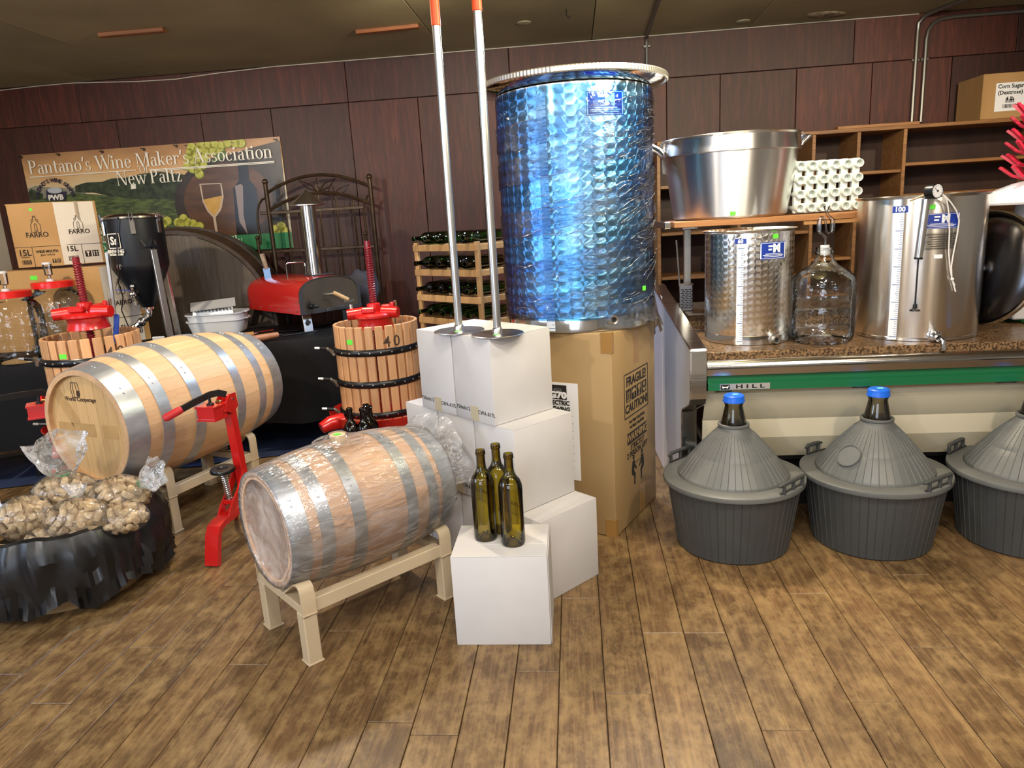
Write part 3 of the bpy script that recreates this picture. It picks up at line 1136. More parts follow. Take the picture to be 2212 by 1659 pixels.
# ================================================================== iron headboard leaning at the wall
M_IRON = mat('bronze_iron', '#3a2d20', '#4d3c2a', rough=0.35, metal=0.6, scale=20)
bed = thing('iron_headboard', 'bronze iron bed headboard with arched top standing against the wall', 'headboard', (0, 0, 0), RA)
OFFB = 0.14


def hb(x, y):
    p = gw(380 + x * 0.24412, 360 + y * 0.24412, OFFB)
    return Vector((ab(p)[0], BW - OFFB, p.z))


for xt, yt in ((790, 150), (1712, 105)):
    t_ = hb(xt, yt)
    MB().tube([(t_.x, t_.y, 0.0), (t_.x, t_.y, t_.z)], 0.0155, 10).sphere((t_.x, t_.y, t_.z + 0.012), 0.021, 10, 8).build('post', M_IRON, bed)
for xt, yt in ((722, 640), (1678, 602)):
    t_ = hb(xt, yt)
    MB().tube([(t_.x, t_.y, 0.0), (t_.x, t_.y, t_.z)], 0.012, 8).sphere((t_.x, t_.y, t_.z + 0.008), 0.016, 10, 8).build('side_post', M_IRON, bed)


def curve3(a_, b_, c_, n=20):
    # circular-ish arc through three points (quadratic)
    out = []
    ctrl = b_ * 2 - (a_ + c_) / 2
    for i in range(n + 1):
        t_ = i / n
        out.append(a_ * (1 - t_) ** 2 + ctrl * 2 * t_ * (1 - t_) + c_ * t_ ** 2)
    return out


xl, xr = hb(790, 150).x, hb(1712, 105).x
for zs, ze, zm in ((hb(812, 232).z, hb(1700, 185).z, hb(1270, 72).z), (hb(830, 385).z, hb(1712, 345).z, hb(1270, 232).z)):
    zs = (zs + ze) / 2
    a_, c_ = Vector((xl, BW - OFFB, zs)), Vector((xr, BW - OFFB, zs))
    MB().tube(curve3(a_, Vector(((xl + xr) / 2, BW - OFFB, zm)), c_), 0.011, 8).build('arch', M_IRON, bed)
for (p_, q_) in (((745, 415), (1665, 380)), ((770, 757), (1770, 728))):
    u_, v_ = hb(*p_), hb(*q_)
    MB().bar(u_, (v_.x, v_.y, u_.z), 0.012, 0.022, bev=0.003).build('rail', M_IRON, bed)
zl = hb(770, 757).z
for x_, y_ in ((965, 320), (1258, 250), (1412, 262), (1568, 296)):
    t_ = hb(x_, y_)
    MB().tube([(t_.x, t_.y, 0.25), (t_.x, t_.y, t_.z)], 0.006, 6).build('bar', M_IRON, bed)
for q in (((805, 275), (765, 290), (735, 335), (722, 420), (728, 520), (748, 620), (752, 690)), ((1720, 232), (1690, 265), (1668, 330), (1662, 400), (1675, 500), (1690, 600))):
    MB().tube([hb(*c_) for c_ in q], 0.008, 8).build('scroll', M_IRON, bed)
for q in (((1255, 215), (1228, 165), (1245, 95), (1275, 165), (1260, 215)), ((1245, 215), (1160, 190), (1088, 120), (1190, 160), (1245, 215)), ((1270, 215), (1310, 150), (1410, 105), (1360, 180), (1270, 215))):
    MB().tube([hb(*c_) for c_ in q], 0.0045, 6).build('leaf', M_IRON, bed)

# ================================================================== pigeonhole shelving on the right of the back wall
M_SHELF = plank_mat('pine_shelf', ('#6b4424', '#8f6236', '#a97c48'), 0.5, 17.0, 0, bump=0.1)
M_SHBACK = mat('shelf_back', '#2e1a12', '#3f2619', rough=0.6, scale=3, stretch=(3, 1, 0.5))
OFS = 0.34
sh = thing('shelving_unit', 'long brown pigeonhole shelving fixed along the back wall behind the counter', 'shelf', (0, 0, 0), RA)


def sf(px, py):
    p = gw(px, py, OFS)
    return ab(p)[0], p.z


s0, s1 = sf(1419, 300)[0], 3.6
zt = sf(1955, 270)[1]
yf, ybk = BW - OFS, BW - 0.004
MB().cbox(((s0 + s1) / 2, (yf + ybk) / 2, zt - 0.011), (s1 - s0, ybk - yf, 0.022), 0.002).build('top_board', M_SHELF, sh, smooth=0)
MB().box(s0, s1, ybk - 0.012, ybk - 0.004, 0.02, zt - 0.022).build('back_panel', M_SHBACK, sh, smooth=0)
dv = [s0 + 0.01] + [sf(x_, 300)[0] for x_ in (1760, 1857, 1957)] + [2.95, s1 - 0.011]
dv.insert(1, sf(1600, 300)[0])
for x_ in dv:
    MB().cbox((x_, (yf + ybk) / 2, zt / 2 - 0.011), (0.021, ybk - yf - 0.014, zt - 0.024), 0.0015).build('divider', M_SHELF, sh, smooth=0)
colsh = {0: [405, 507, 603, 706, 800], 1: [405, 507, 603, 706], 2: [378, 470, 560, 640, 740], 3: [371, 455, 545, 640], 4: [347, 415, 490, 570, 660], 5: [347, 415, 490, 570, 660]}
for i in range(len(dv) - 1):
    for y_ in colsh[i]:
        px = (1436, 1640, 1800, 1905, 2080, 2080)[i]
        z_ = sf(px, y_)[1]
        MB().cbox(((dv[i] + dv[i + 1]) / 2, (yf + ybk) / 2 + 0.004, z_), (dv[i + 1] - dv[i] - 0.022, ybk - yf - 0.022, 0.019), 0.0015).build('shelf', M_SHELF, sh, smooth=0)
l0, l1 = sf(1812, 268)[0], sf(1990, 258)[0]
o = MB().cbox(((l0 + l1) / 2, yf + 0.05, zt + 0.010), (l1 - l0, 0.07, 0.018), 0.002).build('loose_board', M_SHELF, None, smooth=0, rot=(0, 0, RA))
tag(o, 'loose thin board lying along the top of the shelving', 'board')
# carton on the shelving
ct = thing('sugar_carton', 'brown shipping carton with a white printed label on top of the shelving', 'box', RM(sf(2158, 240)[0] + 0.02, BW - 0.2, zt), RA)
wct, hct = 0.58, sf(2120, 160)[1] - zt
ca0 = sf(2120, 250)[0]
ct.location = RM(ca0 + 0.22, yf + 0.16, zt)
MB().cbox((0, 0, hct / 2), (0.44, 0.30, hct), 0.004).build('box_body', KRAFT, ct)
MB().cbox((-0.06, -0.1515, hct * 0.47), (0.17, 0.001, hct * 0.62), 0.0003).build('label', WHITEPAPER, ct, smooth=0)
for i, s_ in enumerate(('Corn Sugar', '(Dextrose)', '4 lb')):
    text(s_, 0.032, BLACK, ct, (-0.06, -0.1525, hct * 0.70 - i * 0.036), (PI / 2, 0, 0), bold=0.0008)


def barcode(parent, cx_, cy_, z_, w_, h_, seed, face='y', mat_=None):
    r_ = random.Random(seed)
    mb = MB()
    x_ = -w_ / 2
    while x_ < w_ / 2:
        d = r_.choice((0.0015, 0.0025, 0.004))
        if face == 'y':
            mb.box(cx_ + x_, cx_ + x_ + d, cy_ - 0.0003, cy_, z_ - h_ / 2, z_ + h_ / 2)
        else:
            mb.box(cx_ - 0.0003, cx_, cy_ + x_, cy_ + x_ + d, z_ - h_ / 2, z_ + h_ / 2)
        x_ += d + r_.choice((0.0015, 0.003))
    o = mb.build('barcode', mat_ or BLACK, parent, smooth=0)
    o['kind'] = 'stuff'
    return o


barcode(ct, -0.06, -0.1521, hct * 0.38, 0.05, 0.02, 1)
barcode(ct, -0.06, -0.1521, hct * 0.27, 0.08, 0.022, 2)

# ================================================================== tables under black cloth
TZ = 0.68
TDIR = Vector((1, 0.20, 0)).normalized()
TANG = math.atan2(TDIR.y, TDIR.x)
TNRM = Vector((-TDIR.y, TDIR.x, 0))
M_CLOTH = mat('black_cloth', '#060608', '#0b0b0f', rough=0.75, spec=0.25, scale=6, bump=0.15, bscale=12, bstretch=(3, 3, 0.4))
M_CLOTHN = mat('navy_cloth', '#2a3550', '#344062', rough=0.5, scale=8, bump=0.3, bscale=9)
tc_ = gz(600, 737, TZ)                       # a point of the front edge


def tpt(u, v, z=0.0):
    return tc_ + TDIR * u + TNRM * v + Vector((0, 0, z - TZ))


def make_table(u0, u1, dep, label, name='cloth_covered_table'):
    t = thing(name, label, 'table', tpt((u0 + u1) / 2, dep / 2, 0), TANG)
    L = u1 - u0
    MB().cbox((0, 0, TZ - 0.022), (L - 0.03, dep - 0.03, 0.036), 0.004).build('table_top', BLACKPLASTIC, t)
    for sx in (-1, 1):
        for sy in (-1, 1):
            MB().tube([(sx * (L / 2 - 0.12), sy * (dep / 2 - 0.1), 0), (sx * (L / 2 - 0.12), sy * (dep / 2 - 0.1), TZ - 0.04)], 0.016, 8).build('leg', BLACKMETAL, t)
    # cloth: top sheet plus a pleated skirt hanging round the four sides
    mb = MB()
    per = []
    n = 40
    for (xa, ya), (xb, yb_) in (((-L / 2, -dep / 2), (L / 2, -dep / 2)), ((L / 2, -dep / 2), (L / 2, dep / 2)), ((L / 2, dep / 2), (-L / 2, dep / 2)), ((-L / 2, dep / 2), (-L / 2, -dep / 2))):
        k = max(6, int(math.hypot(xb - xa, yb_ - ya) / 0.035))
        for i in range(k):
            s_ = i / k
            per.append((xa + (xb - xa) * s_, ya + (yb_ - ya) * s_))
    m_ = len(per)
    vs, fs = [], []
    rows = [(TZ, 0.0), (TZ - 0.012, 0.006), (TZ - 0.10, 0.012), (TZ - 0.28, 0.02), (0.20, 0.03)]
    for j, (z_, amp) in enumerate(rows):
        for i, (x_, y_) in enumerate(per):
            r_ = math.hypot(x_, y_)
            w_ = amp * (0.25 + 0.75 * noise.noise(Vector((i * 0.35, 3.1 + u0, j * 0.15)))) + (0.004 if j else 0)
            zz_ = z_ + (0.03 * noise.noise(Vector((i * 0.12, 9.0 + u0, 0))) if j == 4 else 0)
            vs.append((x_ + x_ / r_ * w_ * 0.6, y_ + (1 if y_ > 0 else -1) * w_, zz_))
    for j in range(len(rows) - 1):
        for i in range(m_):
            k = (i + 1) % m_
            fs.append((j * m_ + i, (j + 1) * m_ + i, (j + 1) * m_ + k, j * m_ + k))
    fs.append(tuple(range(m_)))
    mb.add(vs, fs)
    mb.build('tablecloth', M_CLOTH, t, smooth=50)
    return t


make_table(-1.52, 0.32, 0.72, 'long low table under black cloth carrying the red pizza oven')
make_table(-2.32, -1.55, 0.74, 'second cloth table at far left carrying glass jars and cartons')
# dark cloth lying on the floor below the skirts
mb = MB()
nx, ny = 46, 12
vs = []
for j in range(ny + 1):
    for i in range(nx + 1):
        u_, v_ = -2.6 + 3.0 * i / nx, -0.02 + 0.75 * j / ny
        if j == 0:
            v_ += 0.06 * noise.noise(Vector((i * 0.3, 1, 0)))
        p = tpt(u_, v_, 0.004 + 0.012 * (1 + noise.noise(Vector((u_ * 5, v_ * 7, 0)))) * (0.3 if j in (0, ny) else 1))
        vs.append(p)
mb.add(vs, [(j * (nx + 1) + i, j * (nx + 1) + i + 1, (j + 1) * (nx + 1) + i + 1, (j + 1) * (nx + 1) + i) for j in range(ny) for i in range(nx)])
o = mb.build('floor_cloth', M_CLOTHN, None, smooth=60)
tag(o, 'dark navy cloth lying in folds on the floor below the tables', 'cloth')
p, q = gz(-20, 990, 0.02), gz(100, 968, 0.02)
o = MB().bar((p.x, p.y, 0.045), (q.x, q.y, 0.045), 0.03, 0.03, bev=0.003).build('wooden_batten', M_SHELF, None)
tag(o, 'pale wooden batten lying on dark cloth at far left', 'batten')

# ================================================================== big wooden cask head behind the table
M_CASKF = plank_mat('cask_face_veneer', ('#4a4037', '#62564a', '#75685a'), 0.5, 23.0, 2, bump=0.08)
M_CASKR = plank_mat('cask_rim', ('#2c2019', '#3e2e23', '#4c3a2c'), 0.5, 23.0, 1, bump=0.1)
R_ = 0.66
cask = thing('wooden_cask', 'large dark wooden cask front standing behind the black conical fermenter', 'cask', (-2.24, 4.93, R_ + 0.02), -0.02)
MB().at((0, -0.02, 0), (PI / 2, 0, 0)).lathe([(0, 0), (R_ - 0.035, 0), (R_ - 0.035, 0.012), (0, 0.012)], 64).build('cask_face', M_CASKF, cask)
MB().at((0, 0, 0), (PI / 2, 0, 0)).lathe([(R_ - 0.033, 0.0), (R_ - 0.03, 0.034), (R_ - 0.004, 0.034), (R_, 0.028), (R_ + 0.012, -0.10), (R_ + 0.018, -0.10), (R_ + 0.02, -0.12), (R_, -0.30), (R_ - 0.03, -0.30), (R_ - 0.033, 0.0)], 64).build('cask_rim', M_CASKR, cask)
MB().at((0, 0.12, 0), (PI / 2, 0, 0)).lathe([(R_ + 0.014, 0.012), (R_ + 0.022, 0.012), (R_ + 0.022, -0.02), (R_ + 0.014, -0.02)], 64).build('cask_hoop', BLACKMETAL, cask)
MB().box(-0.3, 0.3, 0.02, 0.28, -R_ - 0.02, -R_ + 0.05).build('cradle', M_CASKR, cask, smooth=0)

# ================================================================== brown and white shipping cartons at far left
M_KRAFT2 = mat('kraft_light', '#a8804c', '#b78e58', rough=0.7, scale=3, bump=0.04, bscale=60)
M_CREAMC = mat('cream_carton_face', '#d8cfc0', '#dfd7c9', rough=0.7, scale=3)
M_INK = mat('brown_black_ink', '#2b2018', rough=0.8)


def bottle_logo(par, x, y, z, s, rot, m_):
    """outline of three bottles under one cap: line drawing printed on a carton"""
    mb = MB()

    def pl(pts_, w_=0.05):
        for a_, b_ in zip(pts_, pts_[1:]):
            d = Vector((b_[0] - a_[0], b_[1] - a_[1]))
            n_ = Vector((-d.y, d.x)).normalized() * w_ / 2
            mb.add([(a_[0] + n_.x, a_[1] + n_.y, 0), (b_[0] + n_.x, b_[1] + n_.y, 0), (b_[0] - n_.x, b_[1] - n_.y, 0), (a_[0] - n_.x, a_[1] - n_.y, 0)], [(0, 1, 2, 3)])
    pl([(-0.12, -0.3), (-0.12, -0.7), (-0.34, -0.7), (-0.44, -0.6), (-0.44, 0.0), (-0.3, 0.2), (-0.24, 0.3), (-0.14, 0.35), (-0.12, 0.62), (-0.12, 0.8), (0.12, 0.8), (0.12, 0.62), (0.14, 0.35), (0.24, 0.3), (0.3, 0.2), (0.44, 0.0), (0.44, -0.6), (0.34, -0.7), (0.12, -0.7), (0.12, -0.3)])
    pl([(-0.3, 0.3), (-0.3, 0.5), (-0.14, 0.5)])
    pl([(0.3, 0.3), (0.3, 0.5), (0.14, 0.5)])
    pl([(-0.1, -0.3), (-0.1, 0.0), (0, 0.15), (0.1, 0.0), (0.1, -0.3)])
    pl([(0, -0.7), (0, -0.45)])
    pl([(-0.12, 0.68), (0.12, 0.68)])
    o = mb.build('printed_logo', m_, par, smooth=0)
    o.location = (x, y, z)
    o.rotation_euler = rot
    o.scale = (s, s, s)
    return o


def arrows_box(par, x, y, z, s, rot, m_, m2):
    mb, m2b = MB(), MB()
    for k, x_ in enumerate((-0.55, 0.55)):
        mb.box(x_ - 0.45, x_ + 0.45, -0.5, 0.5, 0, 0.002)
    for x_ in (0.35, 0.75):
        m2b.box(x_ - 0.06, x_ + 0.06, -0.4, 0.25, 0.002, 0.004)
        m2b.add([(x_ - 0.16, 0.2, 0.004), (x_ + 0.16, 0.2, 0.004), (x_, 0.42, 0.004)], [(0, 1, 2)])
    m2b.box(-0.62, -0.48, -0.4, 0.05, 0.002, 0.004).add([(-0.8, 0.4, 0.004), (-0.3, 0.4, 0.004), (-0.45, 0.0, 0.004), (-0.65, 0.0, 0.004)], [(0, 1, 2, 3)])
    for b_, mm in ((mb, m_), (m2b, m2)):
        o = b_.build('handling_mark', mm, par, smooth=0)
        o.location, o.rotation_euler, o.scale = (x, y, z), rot, (s, s, s)


# upper carton: nearest vertical edge between kraft front (left) and cream side (right)
FY = 4.30
pe = gy(139, 573, FY)
pl_, pr_ = gy(43, 580, FY + 0.0), gy(207, 566, FY + 0.12)
zb_ = pe.z
hh = gy(110, 436, FY).z - zb_
fw = (Vector((pe.x, pe.y)) - Vector((pl_.x, pl_.y))).length
far = Vector((pe.x + 0.21, pe.y + 0.20))
sd = 0.225
t = thing('jar_carton', 'upright carton with kraft front and cream side, topmost of the cartons at far left', 'box', (pe.x, pe.y, zb_), 0.03)
# local frame: kraft front along -X (normal -Y), cream side rises to +X/+Y
sa = math.radians(42)
u2 = Vector((math.cos(sa), math.sin(sa)))
W2 = sd
corners = [(-fw, 0), (0, 0), (u2.x * W2, u2.y * W2), (-fw + u2.x * W2, u2.y * W2)]
MB().prism(corners, 0, hh, 'z').build('box_body', M_KRAFT2, t, smooth=0)
mb = MB()
n2 = Vector((math.sin(sa), -math.cos(sa))) * 0.0012
mb.prism([(0.002 + n2.x, n2.y), (u2.x * W2 - 0.002 + n2.x, u2.y * W2 + n2.y), (u2.x * W2 - 0.002, u2.y * W2), (0.002, 0)], 0.003, hh - 0.003, 'z')
tag(mb.build('cream_side', M_CREAMC, t, smooth=0), 'cream printed side')
MB().prism([(c_[0], c_[1]) for c_ in ((-fw - 0.012, 0.01), (-fw, 0.004), (-fw + u2.x * W2, u2.y * W2 - 0.004), (-fw - 0.012 + u2.x * W2, u2.y * W2 - 0.02))], hh - 0.006, hh, 'z').build('flap', M_KRAFT2, t, smooth=0)
R0 = (PI / 2, 0, 0)
bottle_logo(t, -fw * 0.45, -0.0014, hh * 0.66, 0.062, R0, M_INK)
text('FARRO', 0.042, M_INK, t, (-fw * 0.45, -0.0014, hh * 0.50), R0, bold=0.0006)
text('15L', 0.05, M_INK, t, (-fw * 0.80, -0.0014, hh * 0.225), R0, bold=0.001)
text('PER BOX', 0.012, M_INK, t, (-fw * 0.80, -0.0014, hh * 0.16), R0)
text('WIDE MOUTH', 0.020, M_INK, t, (-fw * 0.31, -0.0014, hh * 0.235), R0, bold=0.0008)
text('glass carboy', 0.017, M_INK, t, (-fw * 0.31, -0.0014, hh * 0.185), R0)
barcode(t, -fw * 0.80, -0.0016, hh * 0.08, 0.05, 0.026, 4, mat_=M_INK)
arrows_box(t, -fw * 0.14, -0.0014, hh * 0.08, 0.024, R0, M_INK, M_KRAFT2)
MB().box(-fw, 0, -0.0012, -0.0002, hh * 0.315, hh * 0.322).box(-fw * 0.63, -fw * 0.62, -0.0012, -0.0002, 0.0, hh * 0.315).build('printed_line', M_INK, t, smooth=0)
R2 = (PI / 2, 0, sa)


def sp2(f, z_):
    return (u2.x * W2 * f + n2.x * 1.6, u2.y * W2 * f + n2.y * 1.6, z_)


bottle_logo(t, *sp2(0.5, hh * 0.66), 0.055, R2, M_INK)
text('FARRO', 0.036, M_INK, t, sp2(0.5, hh * 0.52), R2, bold=0.0006)
text('15L', 0.042, M_INK, t, sp2(0.25, hh * 0.25), R2, bold=0.001)
barcode(t, 0, 0, 0, 0.05, 0.03, 5, mat_=M_INK)
bc = [k for k in COL.objects if k.parent == t and k.name.startswith('barcode')][-1]
bc.location, bc.rotation_euler = sp2(0.25, hh * 0.10), (0, 0, sa)
arrows_box(t, *sp2(0.70, hh * 0.16), 0.036, R2, M_INK, M_CREAMC)
o = MB().box(0, W2, -0.0006, 0, hh * 0.315, hh * 0.322).box(W2 * 0.48, W2 * 0.49, -0.0006, 0, 0.0, hh * 0.315).build('printed_line', M_INK, t, smooth=0)
o.location, o.rotation_euler = (n2.x * 1.3, n2.y * 1.3, 0), (0, 0, sa)
MB().box(-0.012, 0.012, -0.001, 0, hh - 0.09, hh).build('tape', mat('brown_tape', '#9a8258', rough=0.35), t, smooth=0).location = sp2(0.5, 0)
MB().box(-fw * 0.52, -fw * 0.45, -0.0013, -0.0002, hh * 0.88, hh * 0.92).build('price_sticker', GREENTAG, t, smooth=0)

# lower large kraft carton with a white side
pe2 = gy(212, 575, 4.24)
hh2 = pe2.z - TZ
fw2 = 0.78
t = thing('jar_carton', 'large plain kraft carton below the topmost carton at far left', 'box', (pe2.x, pe2.y, TZ), 0.03)
u3 = Vector((math.cos(math.radians(58)), math.sin(math.radians(58))))
W3 = 0.25
MB().prism([(-fw2, 0), (0, 0), (u3.x * W3, u3.y * W3), (-fw2 + u3.x * W3, u3.y * W3)], 0, hh2, 'z').build('box_body', M_KRAFT2, t, smooth=0)
n3 = Vector((math.sin(math.radians(58)), -math.cos(math.radians(58)))) * 0.0012
tag(MB().prism([(0.002 + n3.x, n3.y), (u3.x * W3 - 0.002 + n3.x, u3.y * W3 + n3.y), (u3.x * W3 - 0.002, u3.y * W3), (0.002, 0)], 0.003, hh2 - 0.003, 'z').build('white_side', M_CREAMC, t, smooth=0), 'whitish printed side')
R3 = (PI / 2, 0, math.radians(58))


def sp3(f, z_):
    return (u3.x * W3 * f + n3.x * 1.6, u3.y * W3 * f + n3.y * 1.6, z_)


bottle_logo(t, *sp3(0.42, hh2 * 0.72), 0.06, R3, M_INK)
text('FARRO', 0.04, M_INK, t, sp3(0.42, hh2 * 0.52), R3, bold=0.0006)
text('15L', 0.045, M_INK, t, sp3(0.3, hh2 * 0.2), R3, bold=0.001)
arrows_box(t, *sp3(0.66, hh2 * 0.14), 0.036, R3, M_INK, M_CREAMC)
o = MB().box(0, W3, -0.0006, 0, hh2 * 0.33, hh2 * 0.337).build('printed_line', M_INK, t, smooth=0)
o.location, o.rotation_euler = (n3.x * 1.3, n3.y * 1.3, 0), (0, 0, math.radians(58))
MB().box(-0.40, -0.36, -0.0012, -0.0002, hh2 * 0.88, hh2 * 0.93).build('price_sticker', GREENTAG, t, smooth=0)

# ================================================================== glass jars with red lids
M_CLEAR = thin_glass('clear_glass', (0.985, 0.99, 0.99), (0.90, 0.93, 0.935), bump=0.45, scale=26, boost=0.07, ior=1.25)
M_CLEARP = thin_glass('clear_plastic', (0.97, 0.97, 0.98), (0.92, 0.93, 0.95), rough=0.06, boost=0.10)
M_REDLID = mat('red_plastic_lid', '#d3201c', rough=0.25)
M_WPLAST = mat('white_plastic', '#cfcfd1', rough=0.35)


def glass_body(R, H, prof_top, n=64, facets=True):
    """ribbed jar wall: vertical flutes cut by two or three rings"""
    prof = [(0.0, 0.012), (R * 0.55, 0.008), (R * 0.86, 0.0), (R * 0.95, 0.008), (R, 0.03)]
    k = 14
    for i in range(1, k):
        prof.append((R, 0.03 + (H - 0.03) * i / k))
    prof += prof_top
    mb = MB().lathe(prof, n)
    if facets:
        vs = []
        for v in mb.v:
            r_ = math.hypot(v.x, v.y)
            if 0.03 <= v.z <= H and r_ > R * 0.9:
                th = math.atan2(v.y, v.x)
                k_ = 1 - 0.014 * (0.5 + 0.5 * math.cos(th * 12)) - (0.016 if abs(((v.z - 0.03) / (H - 0.03) * 3) % 1 - 0.5) > 0.42 else 0)
                v = Vector((v.x * k_, v.y * k_, v.z))
            vs.append(v)
        mb.v = vs
    return mb


def wide_jar(label, loc, R=0.145, H=0.27, group='wide mouth glass jars', airlock=True, scale=1.0):
    t = thing('glass_jar', label, 'jar', loc, random.random(), group)
    top = [(R * 0.99, H), (R * 0.95, H + 0.03), (R * 0.82, H + 0.058), (R * 0.68, H + 0.07), (R * 0.66, H + 0.09), (R * 0.66, H + 0.10)]
    glass_body(R, H, top).build('glass_body', M_CLEAR, t, smooth=60)
    zl_ = H + 0.086
    rl = R * 0.74
    mb = MB().lathe([(0, zl_ + 0.036), (rl * 0.94, zl_ + 0.036), (rl, zl_ + 0.03), (rl, zl_), (rl * 0.93, zl_), (rl * 0.93, zl_ + 0.02), (0, zl_ + 0.02)], 48)
    mb.v = [Vector((v.x * (1 + 0.008 * (i % 2)), v.y * (1 + 0.008 * (i % 2)), v.z)) if abs(math.hypot(v.x, v.y) - rl) < 1e-4 else v for i, v in enumerate(mb.v)]
    mb.build('lid', M_REDLID, t)
    if airlock:
        a_ = thing('airlock', None, None)
        bpy.data.objects.remove(a_)
        zt_ = zl_ + 0.036
        x_ = -rl * 0.1
        g = MB().at((x_, 0, zt_)).lathe([(0.008, 0), (0.008, 0.03), (0.02, 0.035), (0.023, 0.10), (0.0, 0.10)], 16).build('airlock', M_CLEARP, t)
        MB().at((x_, 0, zt_)).lathe([(0, 0.012), (0.02, 0.012), (0.021, 0.0), (0.0, 0.0)], 16).build('grommet', M_WPLAST, g)
        MB().at((x_, 0, zt_)).lathe([(0, 0.106), (0.024, 0.106), (0.025, 0.094), (0.023, 0.094), (0.023, 0.1), (0, 0.1)], 16).build('cap', M_WPLAST, g)
    return t


jw = gy(118, 612, 4.0)
p = gz(128, 742, TZ)
wide_jar('clear glass jar with red lid and airlock, rightmost of the jars', (gy(118, 612, 4.08).x - 0.01, 4.08, TZ), 0.145, 0.29)
wide_jar('clear glass jar with red lid and airlock, second of the jars from the right', (gy(20, 640, 3.88).x, 3.88, TZ), 0.142, 0.262)
wide_jar('red lidded glass jar cut by the left picture edge, without an airlock', (gy(-12, 680, 3.80).x - 0.13, 3.74, TZ), 0.125, 0.23, airlock=False)
mb = MB()
gs = 22
c_ = tpt(-1.62, 0.17, TZ)
vs = []
for j in range(gs + 1):
    for i in range(gs + 1):
        u_, v_ = (i / gs - 0.5) * 0.72, (j / gs - 0.5) * 0.42
        p = c_ + TDIR * (u_ - 0.35) + TNRM * v_
        e_ = max(abs(u_) / 0.36, abs(v_) / 0.21)
        z_ = TZ + 0.006 + 0.02 * (1 + noise.noise(Vector((u_ * 14, v_ * 14, 2)))) * (1 - e_ ** 4)
        vs.append((p.x, p.y, z_))
mb.add(vs, [(j * (gs + 1) + i, j * (gs + 1) + i + 1, (j + 1) * (gs + 1) + i + 1, (j + 1) * (gs + 1) + i) for j in range(gs) for i in range(gs)])
o = mb.build('black_plastic_sheet', mat('black_bag_plastic', '#0b0b0c', rough=0.18, bump=0.3, bscale=14), None, smooth=60)
tag(o, 'crumpled shiny black plastic sheet lying on table below glass jars', 'sheet')

# ================================================================== black conical fermenter
M_FERM = mat('black_powder_coat', '#0d1016', rough=0.42)
FT = thing('conical_fermenter', 'black conical fermenter on steel legs with chrome valves on the table', 'fermenter', (0, 0, 0))
fc = gy(286, 470, 4.28)
FT.location = (fc.x, 4.28, TZ)
fz = lambda px, py: gy(px, py, 4.28).z - TZ
rf = (gy(350, 520, 4.28).x - gy(232, 520, 4.28).x) / 2
z_top, z_cyl, z_cone = fz(286, 470), fz(310, 577), fz(312, 665)
MB().lathe([(rf * 1.0, z_top), (rf, z_top - 0.02), (rf * 0.985, z_cyl + 0.02), (rf * 0.96, z_cyl), (rf * 0.9, z_cyl - 0.02), (0.05, z_cone + 0.03), (0.028, z_cone)], 48).build('tank_body', M_FERM, FT)
MB().lathe([(0, z_top + 0.012), (rf * 0.85, z_top + 0.018), (rf * 1.05, z_top + 0.004), (rf * 1.06, z_top - 0.006), (rf * 1.0, z_top - 0.01)], 48).build('lid', STEEL, FT)
for an in (-2.35, -1.15, -0.2, 2.6):
    x_, y_ = math.cos(an), math.sin(an)
    cl = MB()
    cl.at((x_ * rf * 1.03, y_ * rf * 1.03, z_top - 0.055), (0, 0, an + PI / 2)).cbox((0, 0, 0), (0.030, 0.010, 0.08), 0.003)
    cl.tube([(-0.008, -0.006, 0.03), (-0.008, -0.012, 0.075), (0.008, -0.012, 0.075), (0.008, -0.006, 0.03)], 0.0035, 6)
    cl.build('clamp', CHROME, FT)
for an in (-0.75, 2.4):
    x_, y_ = math.cos(an), math.sin(an)
    MB().at((x_ * rf, y_ * rf, z_top - 0.16), (0, 0, an + PI / 2)).tube([(-0.035, 0, 0.03), (-0.03, -0.04, -0.005), (0.03, -0.04, -0.005), (0.035, 0, 0.03)], 0.0055, 6).build('handle', CHROME, FT)
for an in (-2.75, -0.62, 1.2):
    x_, y_ = math.cos(an), math.sin(an)
    lg = MB()
    lg.bar((x_ * rf * 1.04, y_ * rf * 1.04, z_cyl + 0.10), (x_ * rf * 1.20, y_ * rf * 1.20, 0.0), 0.035, 0.018, up=(x_, y_, 0), bev=0.002)
    lg.bar((x_ * rf * 0.93, y_ * rf * 0.93, z_cyl + 0.10), (x_ * rf * 1.05, y_ * rf * 1.05, z_cyl + 0.095), 0.035, 0.014, bev=0.002)
    lg.build('leg', BRUSH, FT)


def valve(zv, an, rr):
    g = MB()
    g.at((0, 0, zv), (0, 0, an))
    g.tube([(rr * 0.8, 0, 0), (rr + 0.05, 0, 0)], 0.014, 12).tube([(rr + 0.005, 0, 0), (rr + 0.015, 0, 0)], 0.024, 14).sphere((rr + 0.06, 0, 0), 0.022, 12, 8)
    g.tube([(rr + 0.06, 0, 0), (rr + 0.08, 0.02, -0.02), (rr + 0.085, 0.03, -0.055)], 0.011, 10).tube([(rr + 0.085, 0.03, -0.04), (rr + 0.085, 0.03, -0.06)], 0.016, 10)
    g.tube([(rr + 0.06, 0, 0), (rr + 0.065, 0.01, 0.04)], 0.009, 8).sphere((rr + 0.065, 0.012, 0.045), 0.014, 10, 6)
    v = g.build('valve', CHROME, FT)
    MB().at((0, 0, zv), (0, 0, an)).bar((rr + 0.06, -0.005, 0.022), (rr + 0.06, -0.10, 0.03), 0.012, 0.003).build('lever', mat('blue_lever', '#2748b0', rough=0.4), v)


